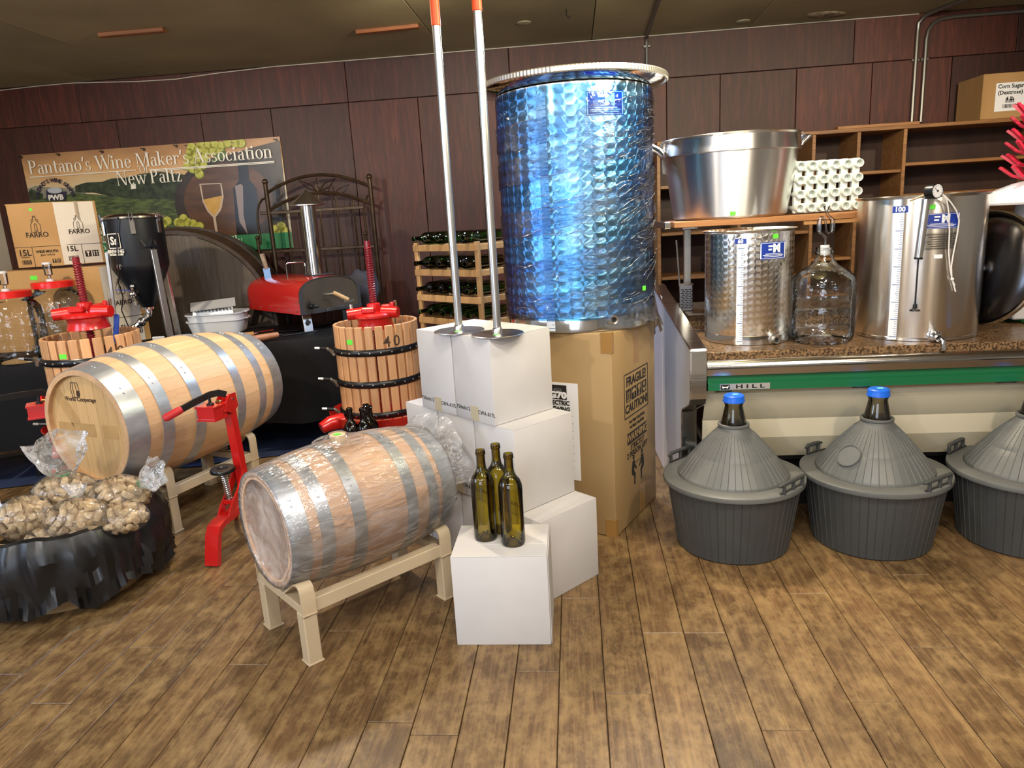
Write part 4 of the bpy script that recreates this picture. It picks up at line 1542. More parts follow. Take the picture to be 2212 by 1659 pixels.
valve(fz(292, 632), -1.75, 0.055)
el = MB().tube([(0, 0, z_cone + 0.004), (0, 0, z_cone - 0.025), (-0.006, -0.012, z_cone - 0.05), (-0.03, -0.02, z_cone - 0.07)], 0.02, 12)
el.lathe([(0.022, z_cone + 0.006), (0.034, z_cone + 0.004), (0.034, z_cone - 0.008), (0.022, z_cone - 0.01)], 16)
el.sphere((-0.045, -0.025, z_cone - 0.08), 0.028, 12, 8).tube([(-0.05, -0.03, z_cone - 0.08), (-0.085, -0.06, z_cone - 0.115)], 0.016, 10).tube([(-0.07, -0.05, z_cone - 0.1), (-0.09, -0.062, z_cone - 0.118)], 0.023, 12)
el.build('dump_valve', CHROME, FT)
# badge: SS square over lettering on the front of the body
ban_ = math.atan2(-0.92, -0.30)
q = Vector((math.cos(ban_), math.sin(ban_), 0))
zc_ = fz(268, 522)
R4 = (PI / 2, 0, ban_ + PI / 2)
pb = lambda z_, d: (q.x * (rf * 1.0 + d), q.y * (rf * 1.0 + d), z_)
MB().box(-0.042, 0.042, -0.001, 0.0, 0.0, 0.084).build('badge', M_PWHITE, FT, smooth=0).location = pb(zc_ - 0.035, 0.0)
FT_b = [k for k in COL.objects if k.parent == FT][-1]
FT_b.rotation_euler = (0, 0, ban_ + PI / 2)
o = MB().box(-0.037, 0.037, -0.0016, 0.0, 0.005, 0.079).build('badge_field', M_FERM, FT, smooth=0)
o.location, o.rotation_euler = pb(zc_ - 0.035, 0.0), (0, 0, ban_ + PI / 2)
text('Ss', 0.062, M_PWHITE, FT, pb(zc_ + 0.006, 0.003), R4, bold=0.002)
text('BREWING', 0.026, M_PWHITE, FT, pb(zc_ - 0.052, 0.001), R4, bold=0.001)
text('TECHNOLOGIES', 0.0135, M_PWHITE, FT, pb(zc_ - 0.07, 0.001), R4, bold=0.0008)
MB().at(pb(fz(275, 573), -0.004), (PI / 2, 0, ban_ + PI / 2)).lathe([(0.018, 0), (0.016, 0.006), (0.008, 0.008), (0.006, 0.012), (0, 0.012)], 8).build('thermowell', CHROME, FT)
wp_ = []
for px, py, d in ((262, 464, 0.0), (256, 470, -1.02), (254, 500, -1.02), (256, 560, -1.02), (260, 590, -0.95), (258, 610, -0.9), (268, 640, -0.8), (265, 670, -0.75), (280, 705, -0.75)):
    g_ = gy(px, py, 4.28 + d * rf)
    wp_.append((g_.x - FT.location.x, d * rf - 0.012, g_.z - TZ))
MB().tube(wp_, 0.0035, 6).build('cable', BLACKPLASTIC, FT)

# ================================================================== trays and slicer
M_TRAY = mat('white_tray_plastic', '#d3d6da', rough=0.4)
p = gz(474, 725, TZ)
TY = p.y + 0.16
tx = gy(474, 700, TY).x


def tray(label, z, w=0.36, d=0.27, h=0.085):
    t = thing('plastic_tray', label, 'tray', (tx, TY, z), 0.08, 'white stacked trays')
    mb = MB()
    rows = [(0.80, 0.0), (0.84, 0.004), (0.95, h - 0.006), (1.0, h - 0.002), (1.0, h + 0.004), (0.93, h + 0.004), (0.81, 0.008), (0.78, 0.006)]
    n_ = 40
    vs, fs = [], []
    for s_, z_ in rows:
        for i in range(n_):
            a_ = 2 * PI * i / n_
            e_ = 5.0
            x_ = math.copysign(abs(math.cos(a_)) ** (2 / e_), math.cos(a_)) * w / 2 * s_
            y_ = math.copysign(abs(math.sin(a_)) ** (2 / e_), math.sin(a_)) * d / 2 * s_
            vs.append((x_, y_, z_))
    for j in range(len(rows) - 1):
        for i in range(n_):
            k = (i + 1) % n_
            fs.append((j * n_ + i, j * n_ + k, (j + 1) * n_ + k, (j + 1) * n_ + i))
    fs.append(tuple(reversed(range(n_))))
    fs.append(tuple((len(rows) - 1) * n_ + i for i in range(n_)))
    mb.add(vs, fs).build('tray_body', M_TRAY, t, smooth=40)
    for sx in (-1, 1):
        MB().cbox((sx * w / 2 * 1.02, 0, h), (0.018, 0.09, 0.008), 0.003).build('grip', M_TRAY, t)
    return t


tray('white plastic tray, lower of the two stacked beside the pizza oven', TZ)
tray('white plastic tray, upper of the two, holding the steel slicer', TZ + 0.042)
sl = thing('mandoline_slicer', 'toothed stainless slicer blade standing in the white trays', 'slicer', (tx - 0.005, TY - 0.05, TZ + 0.115), 0.08)
mb = MB().bar((-0.13, 0, 0), (0.12, 0, 0.01), 0.006, 0.10, up=(0, 0.3, 1))
mb.bar((-0.13, -0.018, 0.062), (0.13, 0.04, 0.075), 0.09, 0.004, up=(0, -0.6, 1))
mb.build('blade_plate', mat('light_steel', (0.75, 0.75, 0.74), rough=0.4, metal=0.5), sl)
mb = MB()
for i in range(11):
    x_ = -0.12 + i * 0.022
    mb.add([(x_, -0.008, 0.045), (x_ + 0.018, -0.008, 0.046), (x_ + 0.009, -0.010, 0.022)], [(0, 1, 2)])
mb.build('teeth', BLACKMETAL, sl, smooth=0)['kind'] = 'stuff'

# ================================================================== red pizza oven
OV0, OVL, OVR = gz(650, 681, 0.79), gz(523, 672, 0.79), gz(778, 664, 0.79)
ov = thing('pizza_oven', 'red domed pizza oven with steel chimney and wooden door handle on the table', 'oven', (OV0.x, OV0.y, 0))
ax = Vector((OVR.x - OV0.x, OVR.y - OV0.y, 0))       # along the arched door face
WF = ax.length
ax.normalize()
an = math.radians(43)
WF = 0.42
LB = 0.77
ov.rotation_euler = (0, 0, an)
# local: X along the face, Y back into the body; body rises from z 0.79
zb0 = 0.79
HB = gy(690, 595, OV0.y + 0.25).z - zb0


def arch_prof(w_, h_, n_=18, base=0.0, e_=2.6):
    pts_ = []
    for i in range(n_ + 1):
        t_ = PI * i / n_
        c_ = math.cos(t_)
        x_ = math.copysign(abs(c_) ** (2 / e_), c_)
        z_ = abs(math.sin(t_)) ** (2 / e_)
        pts_.append((w_ / 2 - x_ * w_ / 2, base + z_ * h_))
    return pts_


mb = MB()
rings = []
for f_, y_ in ((1.0, 0.0), (1.0, LB - 0.08), (0.97, LB - 0.03), (0.90, LB - 0.005), (0.8, LB)):
    rings.append([(WF / 2 + (x_ - WF / 2) * f_, y_, zb0 + z_ * f_) for x_, z_ in [(0, 0)] + arch_prof(WF, HB * 0.55, 18, HB * 0.45) + [(WF, 0)]])
k_ = len(rings[0])
vs = [p_ for r_ in rings for p_ in r_]
fs = []
for j in range(len(rings) - 1):
    for i in range(k_ - 1):
        fs.append((j * k_ + i, j * k_ + i + 1, (j + 1) * k_ + i + 1, (j + 1) * k_ + i))
    fs.append((j * k_ + k_ - 1, j * k_, (j + 1) * k_, (j + 1) * k_ + k_ - 1))
fs.append(tuple((len(rings) - 1) * k_ + i for i in range(k_)))
fs.append(tuple(reversed(range(k_))))
mb.add(vs, fs).build('shell', RED, ov, smooth=40)
M_DOOR = mat('oven_door_steel', '#6e675c', '#7d7568', rough=0.38, metal=0.8, scale=5, bump=0.04, bscale=60)
M_GREYF = mat('grey_door_frame', '#54565a', rough=0.4, metal=0.6)
prf = [(0, 0)] + arch_prof(WF, HB * 0.55, 18, HB * 0.45) + [(WF, 0)]
inn = [(WF / 2 + (x_ - WF / 2) * 0.91, 0.02 + z_ * 0.90) for x_, z_ in prf]
mb = MB()
vs = [(x_ + 0, -0.012, zb0 + z_) for x_, z_ in prf] + [(x_, -0.012, zb0 + z_) for x_, z_ in inn] + [(x_, 0.004, zb0 + z_) for x_, z_ in prf] + [(x_, 0.004, zb0 + z_) for x_, z_ in inn]
k_ = len(prf)
fs = []
for i in range(k_):
    j = (i + 1) % k_
    fs += [(i, j, k_ + j, k_ + i), (2 * k_ + i, 3 * k_ + i, 3 * k_ + j, 2 * k_ + j), (i, 2 * k_ + i, 2 * k_ + j, j), (k_ + i, k_ + j, 3 * k_ + j, 3 * k_ + i)]
mb.add(vs, fs).build('door_frame', M_GREYF, ov, smooth=0)
dr = MB().prism([(x_, zb0 + z_) for x_, z_ in inn], -0.006, 0.002, 'y').build('door', M_DOOR, ov, smooth=0)
hd = MB().tube([(WF * 0.42, -0.006, zb0 + HB * 0.50), (WF * 0.42, -0.03, zb0 + HB * 0.50), (WF * 0.50, -0.035, zb0 + HB * 0.50)], 0.005, 8)
hd.build('handle_bracket', CHROME, dr)
MB().tube([(WF * 0.50, -0.042, zb0 + HB * 0.53), (WF * 0.54, -0.052, zb0 + HB * 0.49), (WF * 0.68, -0.085, zb0 + HB * 0.30)], 0.0125, 12).build('handle_grip', mat('pale_wood_grip', '#c9a878', '#b8925c', rough=0.5, scale=12), dr)
tl = MB().lathe([(0.014, 0), (0.016, 0.02), (0.008, 0.022), (0.0, 0.022)], 10)
tl.m = Matrix.Identity(4)
kn = MB().at((WF * 0.16, -0.01, zb0 + HB * 0.22), (PI / 2, 0, 0)).lathe([(0.020, 0), (0.018, 0.02), (0.012, 0.03), (0, 0.03)], 12)
kn.at().tube([(WF * 0.10, -0.012, zb0 + HB * 0.20), (WF * 0.13, -0.02, zb0 + HB * 0.42), (WF * 0.16, -0.014, zb0 + HB * 0.26)], 0.003, 6).tube([(WF * 0.17, -0.035, zb0 + HB * 0.22), (WF * 0.24, -0.04, zb0 + HB * 0.20)], 0.008, 8)
kn.build('vent_knob', BLACKMETAL, dr)
text('PELLO', 0.026, mat('grey_print', '#8d8a86', rough=0.5), dr, (WF * 0.80, -0.0075, zb0 + HB * 0.22), (PI / 2, 0, 0))
MB().cbox((WF * 0.55, -0.018, zb0 + 0.012), (WF * 0.30, 0.012, 0.022), 0.003).build('damper', M_GREYF, ov)
cpx = Vector((0, 0, 0))
ctr = gy(690, 595, OV0.y + 0.27) - Vector((OV0.x, OV0.y, 0))
lx = ctr.x * math.cos(-an) - ctr.y * math.sin(-an)
ly = ctr.x * math.sin(-an) + ctr.y * math.cos(-an)
dpt = OV0.y + 0.27
rch = (gy(694, 540, dpt).x - gy(659, 540, dpt).x) / 2 * 0.94
zct = gy(672, 440, dpt).z
zcb = gy(680, 594, dpt).z
ctr = gy(676, 540, dpt) - Vector((OV0.x, OV0.y, 0))
lx = ctr.x * math.cos(-an) - ctr.y * math.sin(-an)
ly = ctr.x * math.sin(-an) + ctr.y * math.cos(-an)
MB().at((lx, ly, 0)).lathe([(rch, zcb - 0.03), (rch, zct), (rch * 0.94, zct), (rch * 0.94, zcb - 0.03)], 32).build('chimney', STEEL, ov)
zcap = gy(668, 420, dpt).z
MB().at((lx, ly, 0)).lathe([(0, zcap + 0.03), (rch * 0.25, zcap + 0.018), (rch * 2.3, zct - 0.004), (rch * 2.3, zct - 0.010), (rch * 0.3, zcap + 0.008), (0, zcap + 0.015)], 32).build('chimney_cap', BRUSH, ov)
MB().at((lx, ly, 0)).cbox((0.02, 0.0, zcb + 0.002), (rch * 3.0, rch * 2.7, 0.008), 0.002).build('flue_plate', M_GREYF, ov)
h0 = gy(640, 600, dpt) - Vector((OV0.x, OV0.y, 0))
hx = h0.x * math.cos(-an) - h0.y * math.sin(-an)
hy = h0.x * math.sin(-an) + h0.y * math.cos(-an)
MB().tube([(hx - 0.035, hy + 0.05, zcb - 0.02), (hx - 0.035, hy + 0.05, zcb + 0.075), (hx - 0.025, hy + 0.04, zcb + 0.085), (hx + 0.045, hy - 0.02, zcb + 0.085), (hx + 0.055, hy - 0.03, zcb + 0.075), (hx + 0.055, hy - 0.03, zcb - 0.02)], 0.005, 8).build('fuel_hatch_handle', CHROME, ov)
rv = MB()
rivets(rv, [((-0.0005, LB * f_, zb0 + 0.02), (-1, 0, 0)) for f_ in (0.05, 0.2, 0.37, 0.55, 0.72)] + [((-0.0005, 0.02, zb0 + HB * 0.35), (-1, 0, 0))], 0.006, 0.004)
rv.build('rivet', CHROME, ov)['kind'] = 'stuff'
for x_, y_ in ((WF * 0.12, 0.03), (WF * 0.9, 0.05), (WF * 0.1, LB - 0.08), (WF * 0.9, LB - 0.08)):
    g_ = MB().bar((x_, y_, zb0 + 0.005), (x_ - (0.02 if x_ < WF / 2 else -0.02), y_ + (-0.05 if y_ < 0.1 else 0.05), TZ + 0.003), 0.06 if y_ < 0.1 else 0.05, 0.006, up=(0, 1, 0.2), bev=0.001).build('leg', BRUSH, ov)
    if y_ < 0.1 and x_ < WF / 2:
        fl = [(0, -0.022), (0.012, -0.018), (0.017, -0.006), (0.014, 0.006), (0.008, 0.0), (0.006, 0.014), (-0.004, 0.026), (-0.003, 0.012), (-0.013, 0.004), (-0.017, -0.006), (-0.012, -0.018)]
        o = MB().prism([(a_ * 0.9, b_ * 0.9) for a_, b_ in fl], -0.0006, 0.0, 'y').build('flame_mark', BLACK, g_, smooth=0)
        o.location = (x_ - 0.01, y_ - 0.0345, (zb0 + TZ) / 2 + 0.012)
        o.rotation_euler = (math.radians(-24), 0, 0)

# folded grey cloth and a spatula behind the oven
M_GREYCL = mat('grey_cloth', '#2c2d33', '#3a3b42', rough=0.8, scale=8)
pc = gy(790, 620, 4.75)
mb = MB().sphere((0, 0, 0), (0.13, 0.10, 0.13), 26, 16)
mb.v = [v * (1 + 0.28 * noise.noise(v * 13) + 0.12 * noise.noise(v * 30)) for v in mb.v]
o = mb.build('folded_cloth', M_GREYCL, None, smooth=60, loc=(pc.x - 0.03, 4.78, gy(790, 620, 4.75).z - 0.02))
tag(o, 'crumpled dark grey cloth piled behind the pizza oven', 'cloth')
st = thing('storage_bin', 'dark printed box behind the pizza oven under the grey cloth', 'box', (pc.x - 0.02, 4.80, TZ), 0.1)
MB().cbox((0, 0, (pc.z - 0.13 - TZ) / 2), (0.30, 0.24, pc.z - 0.13 - TZ), 0.004).build('box_body', BLACKPLASTIC, st)
text('FOX', 0.05, M_PWHITE, st, (-0.02, -0.1215, pc.z - 0.17 - TZ), (PI / 2, 0, 0), bold=0.001)
a_, b_ = gy(566, 548, 4.75), gy(579, 592, 4.75)
sp_ = thing('spatula', 'spatula with worn pale handle standing behind the red oven', 'spatula', (b_.x, b_.y, b_.z - 0.1))
d_ = (a_ - b_)
MB().tube([Vector((0, 0, 0.1)) + d_ * 0.25, Vector((0, 0, 0.1)) + d_ * 1.0], [0.013, 0.017], 10).build('handle', mat('worn_pale_handle', '#b7a58f', '#8a7766', rough=0.6, scale=20), sp_)
MB().bar(Vector((0, 0, 0.1)) + d_ * 0.3, Vector((0.004, 0, -0.06)), 0.045, 0.003, up=(0, 1, 0)).build('blade', mat('bluish_steel', '#8fb0d8', rough=0.3, metal=0.8), sp_, smooth=0)

# pizza peel and second wooden handled tool on the table edge
M_WOODH = mat('tool_handle_wood', '#c08d50', '#a8753c', rough=0.5, scale=10, stretch=(4, 4, 0.5))
M_WOODR = mat('rosewood_handle', '#b07a58', '#9a6446', rough=0.5, scale=10)
pe_ = thing('pizza_peel', 'dark metal pizza peel with long wooden handle lying under the oven', 'peel', (0, 0, 0))
a_, b_, c_ = gz(487, 728, TZ + 0.02), gz(548, 721, TZ + 0.02), gz(590, 714, TZ + 0.015)
e_ = gz(712, 718, TZ + 0.012)
MB().tube([a_, b_], [0.013, 0.014], 12).build('handle', M_WOODH, pe_)
MB().tube([b_, c_], [0.010, 0.008], 10).build('shaft', CHROME, pe_)
dd = (c_ - b_).normalized()
nn = Vector((-dd.y, dd.x, 0))
ofs = c_ + dd * 0.0
MB().prism([tuple((ofs + dd * u_ + nn * v_).xy) for u_, v_ in ((-0.02, -0.02), (0.06, -0.15), (0.36, -0.15), (0.38, -0.13), (0.38, 0.13), (0.36, 0.15), (0.06, 0.15), (-0.02, 0.02))], TZ + 0.008, TZ + 0.012, 'z').build('blade', mat('dark_peel_metal', '#25252b', rough=0.3, metal=0.7), pe_, smooth=0)
t2 = thing('oven_brush', 'short reddish wooden handled oven tool at the front table edge', 'tool', (0, 0, 0))
a_, b_ = gz(541, 733, TZ + 0.03), gz(600, 723, TZ + 0.03)
d_ = b_ - a_
MB().tube([a_ - d_ * 0.01, a_, a_ + d_ * 0.5, b_], [0.012, 0.018, 0.019, 0.016], 12).build('handle', M_WOODR, t2)
MB().tube([b_, b_ + d_ * 0.25 - Vector((0, 0, 0.012)), b_ + d_ * 1.5 - Vector((0, 0, 0.018))], 0.005, 8).build('rod', BLACKMETAL, t2)
o = MB().cbox((0, 0, 0), (0.07, 0.012, 0.03), 0.002).build('price_card', WHITEPAPER, None, loc=gz(338, 734, TZ + 0.022) + Vector((0, 0.03, 0)), rot=(0.3, 0, 0.05))
tag(o, 'small white card standing on table in front of the fermenter leg', 'card')
# ================================================================== oak barrels
M_OAK = plank_mat('new_oak', ('#c99b70', '#d3aa80', '#dab68e'), 0.5, 41.0, 0, bump=0.06)
M_OAKH = plank_mat('oak_head', ('#c59a66', '#cfa872', '#d8b482'), 0.5, 61.0, 2, bump=0.05)
M_OAKP = plank_mat('pale_oak', ('#cda684', '#d9b596', '#e2c3a6'), 0.5, 41.0, 0, bump=0.06)
for m_ in (M_OAK, M_OAKH, M_OAKP):
    for n_ in m_.node_tree.nodes:
        if n_.type == 'MAP_RANGE':
            n_.inputs['To Min'].default_value, n_.inputs['To Max'].default_value = 0.90, 1.06


def barrel(name, label, loc, ang, L, rh, rb, nst, hoops, moak, mhead, nboards, groove=0.03, bung=None, tilt=0.0):
    t = thing(name, label, 'barrel', loc, ang)
    rr = lambda s_: rb - (rb - rh) * s_ * s_
    th_ = 0.022
    K = 14
    # one stave, then its copies round the axis
    dth = 2 * PI / nst
    mb = MB()
    vs, fs = [], []
    for i in range(K + 1):
        s_ = -1 + 2 * i / K
        for r_ in (rr(s_), rr(s_) - th_):
            for j in range(3):
                a_ = (j / 2 - 0.5) * (dth - 0.0005 / rb)
                vs.append((s_ * L / 2, r_ * math.sin(a_), r_ * math.cos(a_)))
    for i in range(K):
        a_, b_ = i * 6, i * 6 + 6
        for j in range(2):
            fs.append((a_ + j, a_ + j + 1, b_ + j + 1, b_ + j))
            fs.append((a_ + 3 + j, b_ + 3 + j, b_ + 4 + j, a_ + 4 + j))
        fs.append((a_, b_, b_ + 3, a_ + 3))
        fs.append((a_ + 2, a_ + 5, b_ + 5, b_ + 2))
    fs += [(0, 3, 4, 1), (1, 4, 5, 2), (K * 6, K * 6 + 1, K * 6 + 4, K * 6 + 3), (K * 6 + 1, K * 6 + 2, K * 6 + 5, K * 6 + 4)]
    s0_ = mb.add(vs, fs).build('stave', moak, t, smooth=50)
    for i in range(1, nst):
        link('stave', s0_.data, t, None, (dth * i, 0, 0))
    # heads: boards cut to the circle
    rhd = rr(0.9) - th_ + 0.002
    for sx in (-1, 1):
        xh_ = sx * (L / 2 - groove)
        wb = 2 * rhd / nboards
        for k in range(nboards):
            y0, y1 = -rhd + k * wb + 0.0006, -rhd + (k + 1) * wb - 0.0006
            up_, lo_ = [], []
            for q in range(7):
                y_ = y0 + (y1 - y0) * q / 6
                h_ = math.sqrt(max(rhd * rhd - y_ * y_, 1e-6))
                up_.append((y_, h_))
                lo_.append((y_, -h_))
            MB().prism(up_ + lo_[::-1], xh_ - 0.008, xh_ + 0.008, 'x').build('head_board', mhead, t, smooth=0)
    for s_, wd in hoops:
        x0, x1 = s_ * L / 2 - wd / 2, s_ * L / 2 + wd / 2
        r0, r1 = rr(x0 / (L / 2)), rr(x1 / (L / 2))
        h = MB().at((0, 0, 0), (0, PI / 2, 0))
        h.lathe([(r0 + 0.0005, x0), (r0 + 0.003, x0), (r1 + 0.003, x1), (r1 + 0.0005, x1), (r0 + 0.0005, x0)], 72)
        ho = h.build('hoop', GALV, t, smooth=40)
        rv_ = MB()
        xm = (x0 + x1) / 2
        a_ = -0.95 if s_ < 0.5 else -0.8
        rm = (r0 + r1) / 2 + 0.0035
        rivets(rv_, [((xm + d, rm * math.sin(a_ + e_), rm * math.cos(a_ + e_)), (0, math.sin(a_), math.cos(a_))) for d, e_ in ((0, 0), (0, 0.10))], 0.0045, 0.003)
        rivets(rv_, [((xm, rm * math.sin(e_), rm * math.cos(e_)), (0, 0, 1)) for e_ in (-0.2, -0.26)], 0.005, 0.004)
        rv_.build('rivet', GALV, ho)['kind'] = 'stuff'
    if bung:
        b_ = MB().at((bung, 0, rb)).lathe([(0.024, -0.01), (0.028, 0.018), (0.026, 0.024), (0, 0.025)], 20).build('bung', M_WBUNG, t)
        MB().box(bung - 0.012, bung + 0.008, -0.012, 0.01, rb + 0.0252, rb + 0.0262).build('price_sticker', GREENTAG, b_, smooth=0)
    return t


M_WBUNG = mat('bung_wood', '#cbb08a', '#d8c09c', rough=0.5, scale=12)
BIG_A, SM_A = 1.15, 0.72
big = barrel('oak_barrel', 'large oak wine barrel with steel hoops lying on a beige rack at left', (-1.615, 3.31, 0.535), BIG_A, 0.92, 0.25, 0.300, 30,
             ((-0.90, 0.088), (-0.62, 0.052), (-0.27, 0.054), (0.27, 0.054), (0.62, 0.052), (0.91, 0.085)), M_OAK, M_OAKH, 8)
# burnt maker's mark and old label residue on the near head
M_BRAND = mat('burnt_brand', '#3a2415', rough=0.8)
M_RES = mat('label_residue', '#b38d5a', '#c29c68', rough=0.4, scale=14, lo=0.3, hi=0.7)
xf = -(0.92 / 2 - 0.03) - 0.0085
RB = (PI / 2, 0, -PI / 2)
text('World Cooperage', 0.026, M_BRAND, big, (xf, 0.03, 0.118), RB, bold=0.0006)
mb = MB()
bar_ = [(-0.020, -0.032), (-0.026, 0.0), (-0.020, 0.032), (0.020, 0.032), (0.026, 0), (0.020, -0.032)]
for q in ((bar_[0], bar_[1]), (bar_[1], bar_[2]), (bar_[2], bar_[3]), (bar_[3], bar_[4]), (bar_[4], bar_[5]), (bar_[5], bar_[0]), ((-0.009, -0.032), (-0.012, 0)), ((-0.012, 0), (-0.009, 0.032)), ((0.006, -0.032), (0.009, 0)), ((0.009, 0), (0.006, 0.032))):
    (a0_, b0_), (a1_, b1_) = q
    mb.bar((xf, 0.05 - a0_, 0.158 + b0_), (xf, 0.05 - a1_, 0.158 + b1_), 0.003, 0.0006, up=(1, 0, 0))
mb.sphere((xf, 0.034, 0.143), (0.0008, 0.012, 0.014), 10, 6)
mb.build('maker_mark', M_BRAND, big, smooth=0)
o = MB().box(-0.0006, 0, -0.028, 0.028, -0.085, 0.085).build('label_residue', M_RES, big, smooth=0)
o.location, o.rotation_euler = (xf + 0.0002, 0.125, 0.075), (math.radians(-33), 0, 0)
for y_, w__ in ((0.15, 0.10), (0.03, 0.12), (-0.12, 0.09)):
    MB().box(xf - 0.0004, xf + 0.0003, y_ - w__ / 2, y_ + w__ / 2, -0.045, 0.012).build('label_residue', M_RES, big, smooth=0)

small = barrel('oak_barrel', 'small oak barrel wrapped in clear plastic lying on a beige rack', (-0.562, 2.235, 0.404), SM_A, 0.60, 0.182, 0.213, 24,
               ((-0.90, 0.060), (-0.63, 0.040), (-0.28, 0.042), (0.36, 0.042), (0.66, 0.040), (0.90, 0.060)), M_OAKP, M_OAKP, 7, groove=0.028, bung=-0.02)
M_WRAP = film('clear_stretch_film', (0.98, 0.98, 0.98), gloss=0.04, rough=0.09, bump=0.9, scale=30, stretch=(0.45, 1.6, 1.6), haze=0.14, hcol=(0.86, 0.84, 0.84))
L, rh, rb = 0.60, 0.182, 0.213
mb = MB().at((0, 0, 0), (0, PI / 2, 0))
prof = [(0.0, -L / 2 + 0.02), (0.10, -L / 2 + 0.018), (rh - 0.03, -L / 2 + 0.012), (rh - 0.012, -L / 2 - 0.003), (rh + 0.004, -L / 2 - 0.005)]
for i in range(1, 24):
    s_ = -1 + 2 * i / 24
    prof.append((rb - (rb - rh) * s_ * s_ + 0.0065, s_ * L / 2))
prof += [(rh + 0.006, L / 2 + 0.004), (rh - 0.03, L / 2 + 0.008), (0.0, L / 2 + 0.002)]
mb.lathe(prof, 96)
vs = []
for v in mb.v:
    k_ = 1 + 0.010 * noise.noise(Vector((v.x * 6, v.y * 22, v.z * 22))) + 0.006 * noise.noise(v * 40)
    if abs(v.x) > L / 2 - 0.03:
        k_ += 0.012 * noise.noise(v * 25)
    r_ = math.hypot(v.y, v.z)
    lim = 1.0
    vs.append(Vector((v.x + (0.006 * noise.noise(v * 18) if r_ < rh else 0), v.y * max(k_, 0.985), v.z * max(k_, 0.985))))
mb.v = vs
M_HEADF = film('milky_head_film', (0.95, 0.95, 0.95), gloss=0.05, rough=0.10, bump=0.8, scale=9, haze=0.30, hcol=(0.86, 0.76, 0.68))
# tail of loose film at the far end and over the bung
mb.build('plastic_wrap', M_WRAP, small, smooth=180)
hf = MB().at((-L / 2 + 0.012, 0, 0), (0, PI / 2, 0)).lathe([(0, 0.004), (0.06, 0.003), (0.12, 0.002), (rh - 0.03, 0.0), (rh - 0.016, -0.012)], 64)
hf.v = [v + Vector((0.005 * noise.noise(v * 14), 0, 0)) for v in hf.v]
hf.build('head_film', M_HEADF, small, smooth=180)
fl = MB()
n_ = 14
vs = []
for i in range(n_ + 1):
    a_ = -1.5 + 2.3 * i / n_
    for j in range(5):
        r_ = rh + 0.004 + j * 0.014 * (0.6 + 0.6 * abs(noise.noise(Vector((i * 0.9, 0, 4)))))
        x_ = L / 2 + j * (0.012 + 0.014 * noise.noise(Vector((i * 0.5, j * 0.7, 0))))
        vs.append((x_, r_ * math.sin(a_), r_ * math.cos(a_)))
fl.add(vs, [(i * 5 + j, i * 5 + j + 1, i * 5 + 6 + j, i * 5 + 5 + j) for i in range(n_) for j in range(4)])
fl.build('plastic_flap', M_WRAP, small, smooth=180)
mb = MB().at((-0.02, 0, rb)).lathe([(0.03, 0.028), (0.034, 0.02), (0.05, 0.012), (0.085, 0.005)], 24)
mb.v = [v + Vector((0, 0, 0.003 * noise.noise(v * 60))) for v in mb.v]
mb.build('bung_film', M_WRAP, small, smooth=180)

# ---- racks
M_BEIGE = mat('beige_enamel', '#bda98a', '#c4b091', rough=0.42, scale=5, bump=0.03, bscale=50)


def rack(label, loc, ang, L=0.56, W=0.335, hz_=0.262, dip=0.19):
    t = thing('barrel_rack', label, 'rack', loc, ang)
    s_ = 0.046
    for sx in (-1, 1):
        for sy in (-1, 1):
            x_, y_ = sx * (L / 2 - s_ / 2), sy * (W / 2 - s_ / 2)
            MB().cbox((x_, y_, 0.085), (s_, s_, 0.17), 0.003).cbox((x_, y_, 0.003), (s_ + 0.006, s_ + 0.006, 0.006), 0.001).build('leg', M_BEIGE, t)
            pts_ = [(x_, sy * (W / 2 - 0.003), 0.16), (x_, sy * (W / 2 - 0.003), hz_ - 0.025), (x_, sy * (W / 2 - 0.008), hz_ - 0.010), (x_, sy * (W / 2 - 0.018), hz_ - 0.002), (x_, sy * (W / 2 - 0.032), hz_ - 0.001), (x_, sy * (W / 2 - 0.05), hz_ - 0.008), (x_, sy * 0.045, dip + 0.012), (x_, sy * 0.02, dip + 0.006)]
            MB().strip(pts_, s_, 0.006, axis=(1, 0, 0)).build('cradle_bracket', M_BEIGE, t)
        MB().cbox((sx * (L / 2 - s_ / 2), 0, 0.182), (s_ * 0.9, W - 0.012, 0.03), 0.002).build('cross_member', M_BEIGE, t)
        MB().cbox((0, sx * (W / 2 - s_ / 2), 0.187), (L - s_ * 2 + 0.006, s_ * 0.8, 0.044), 0.002).build('side_rail', M_BEIGE, t)
        for sy in (-1, 1):
            MB().tube([(sx * (L / 2 + 0.001), sy * (W / 2 + 0.001), 0.168), (sx * (L / 2 - s_), sy * (W / 2 + 0.001), 0.166)], 0.003, 6).build('weld', M_BEIGE, t)
    return t


rack('beige welded steel rack below the small plastic wrapped barrel', (-0.566, 2.228, 0), SM_A)
rack('beige welded steel rack below the large barrel', (-1.60, 3.30, 0), BIG_A, 0.56, 0.36, 0.30, 0.20)

# ================================================================== white wine cartons and plungers
HB_ = 0.300
M_TAPE = mat('clear_tan_tape', '#b9ad92', rough=0.3)
UA = math.radians(41.5)
U, V = Vector((math.cos(UA), math.sin(UA), 0)), Vector((-math.sin(UA), math.cos(UA), 0))
CL, CW = 0.285, 0.212


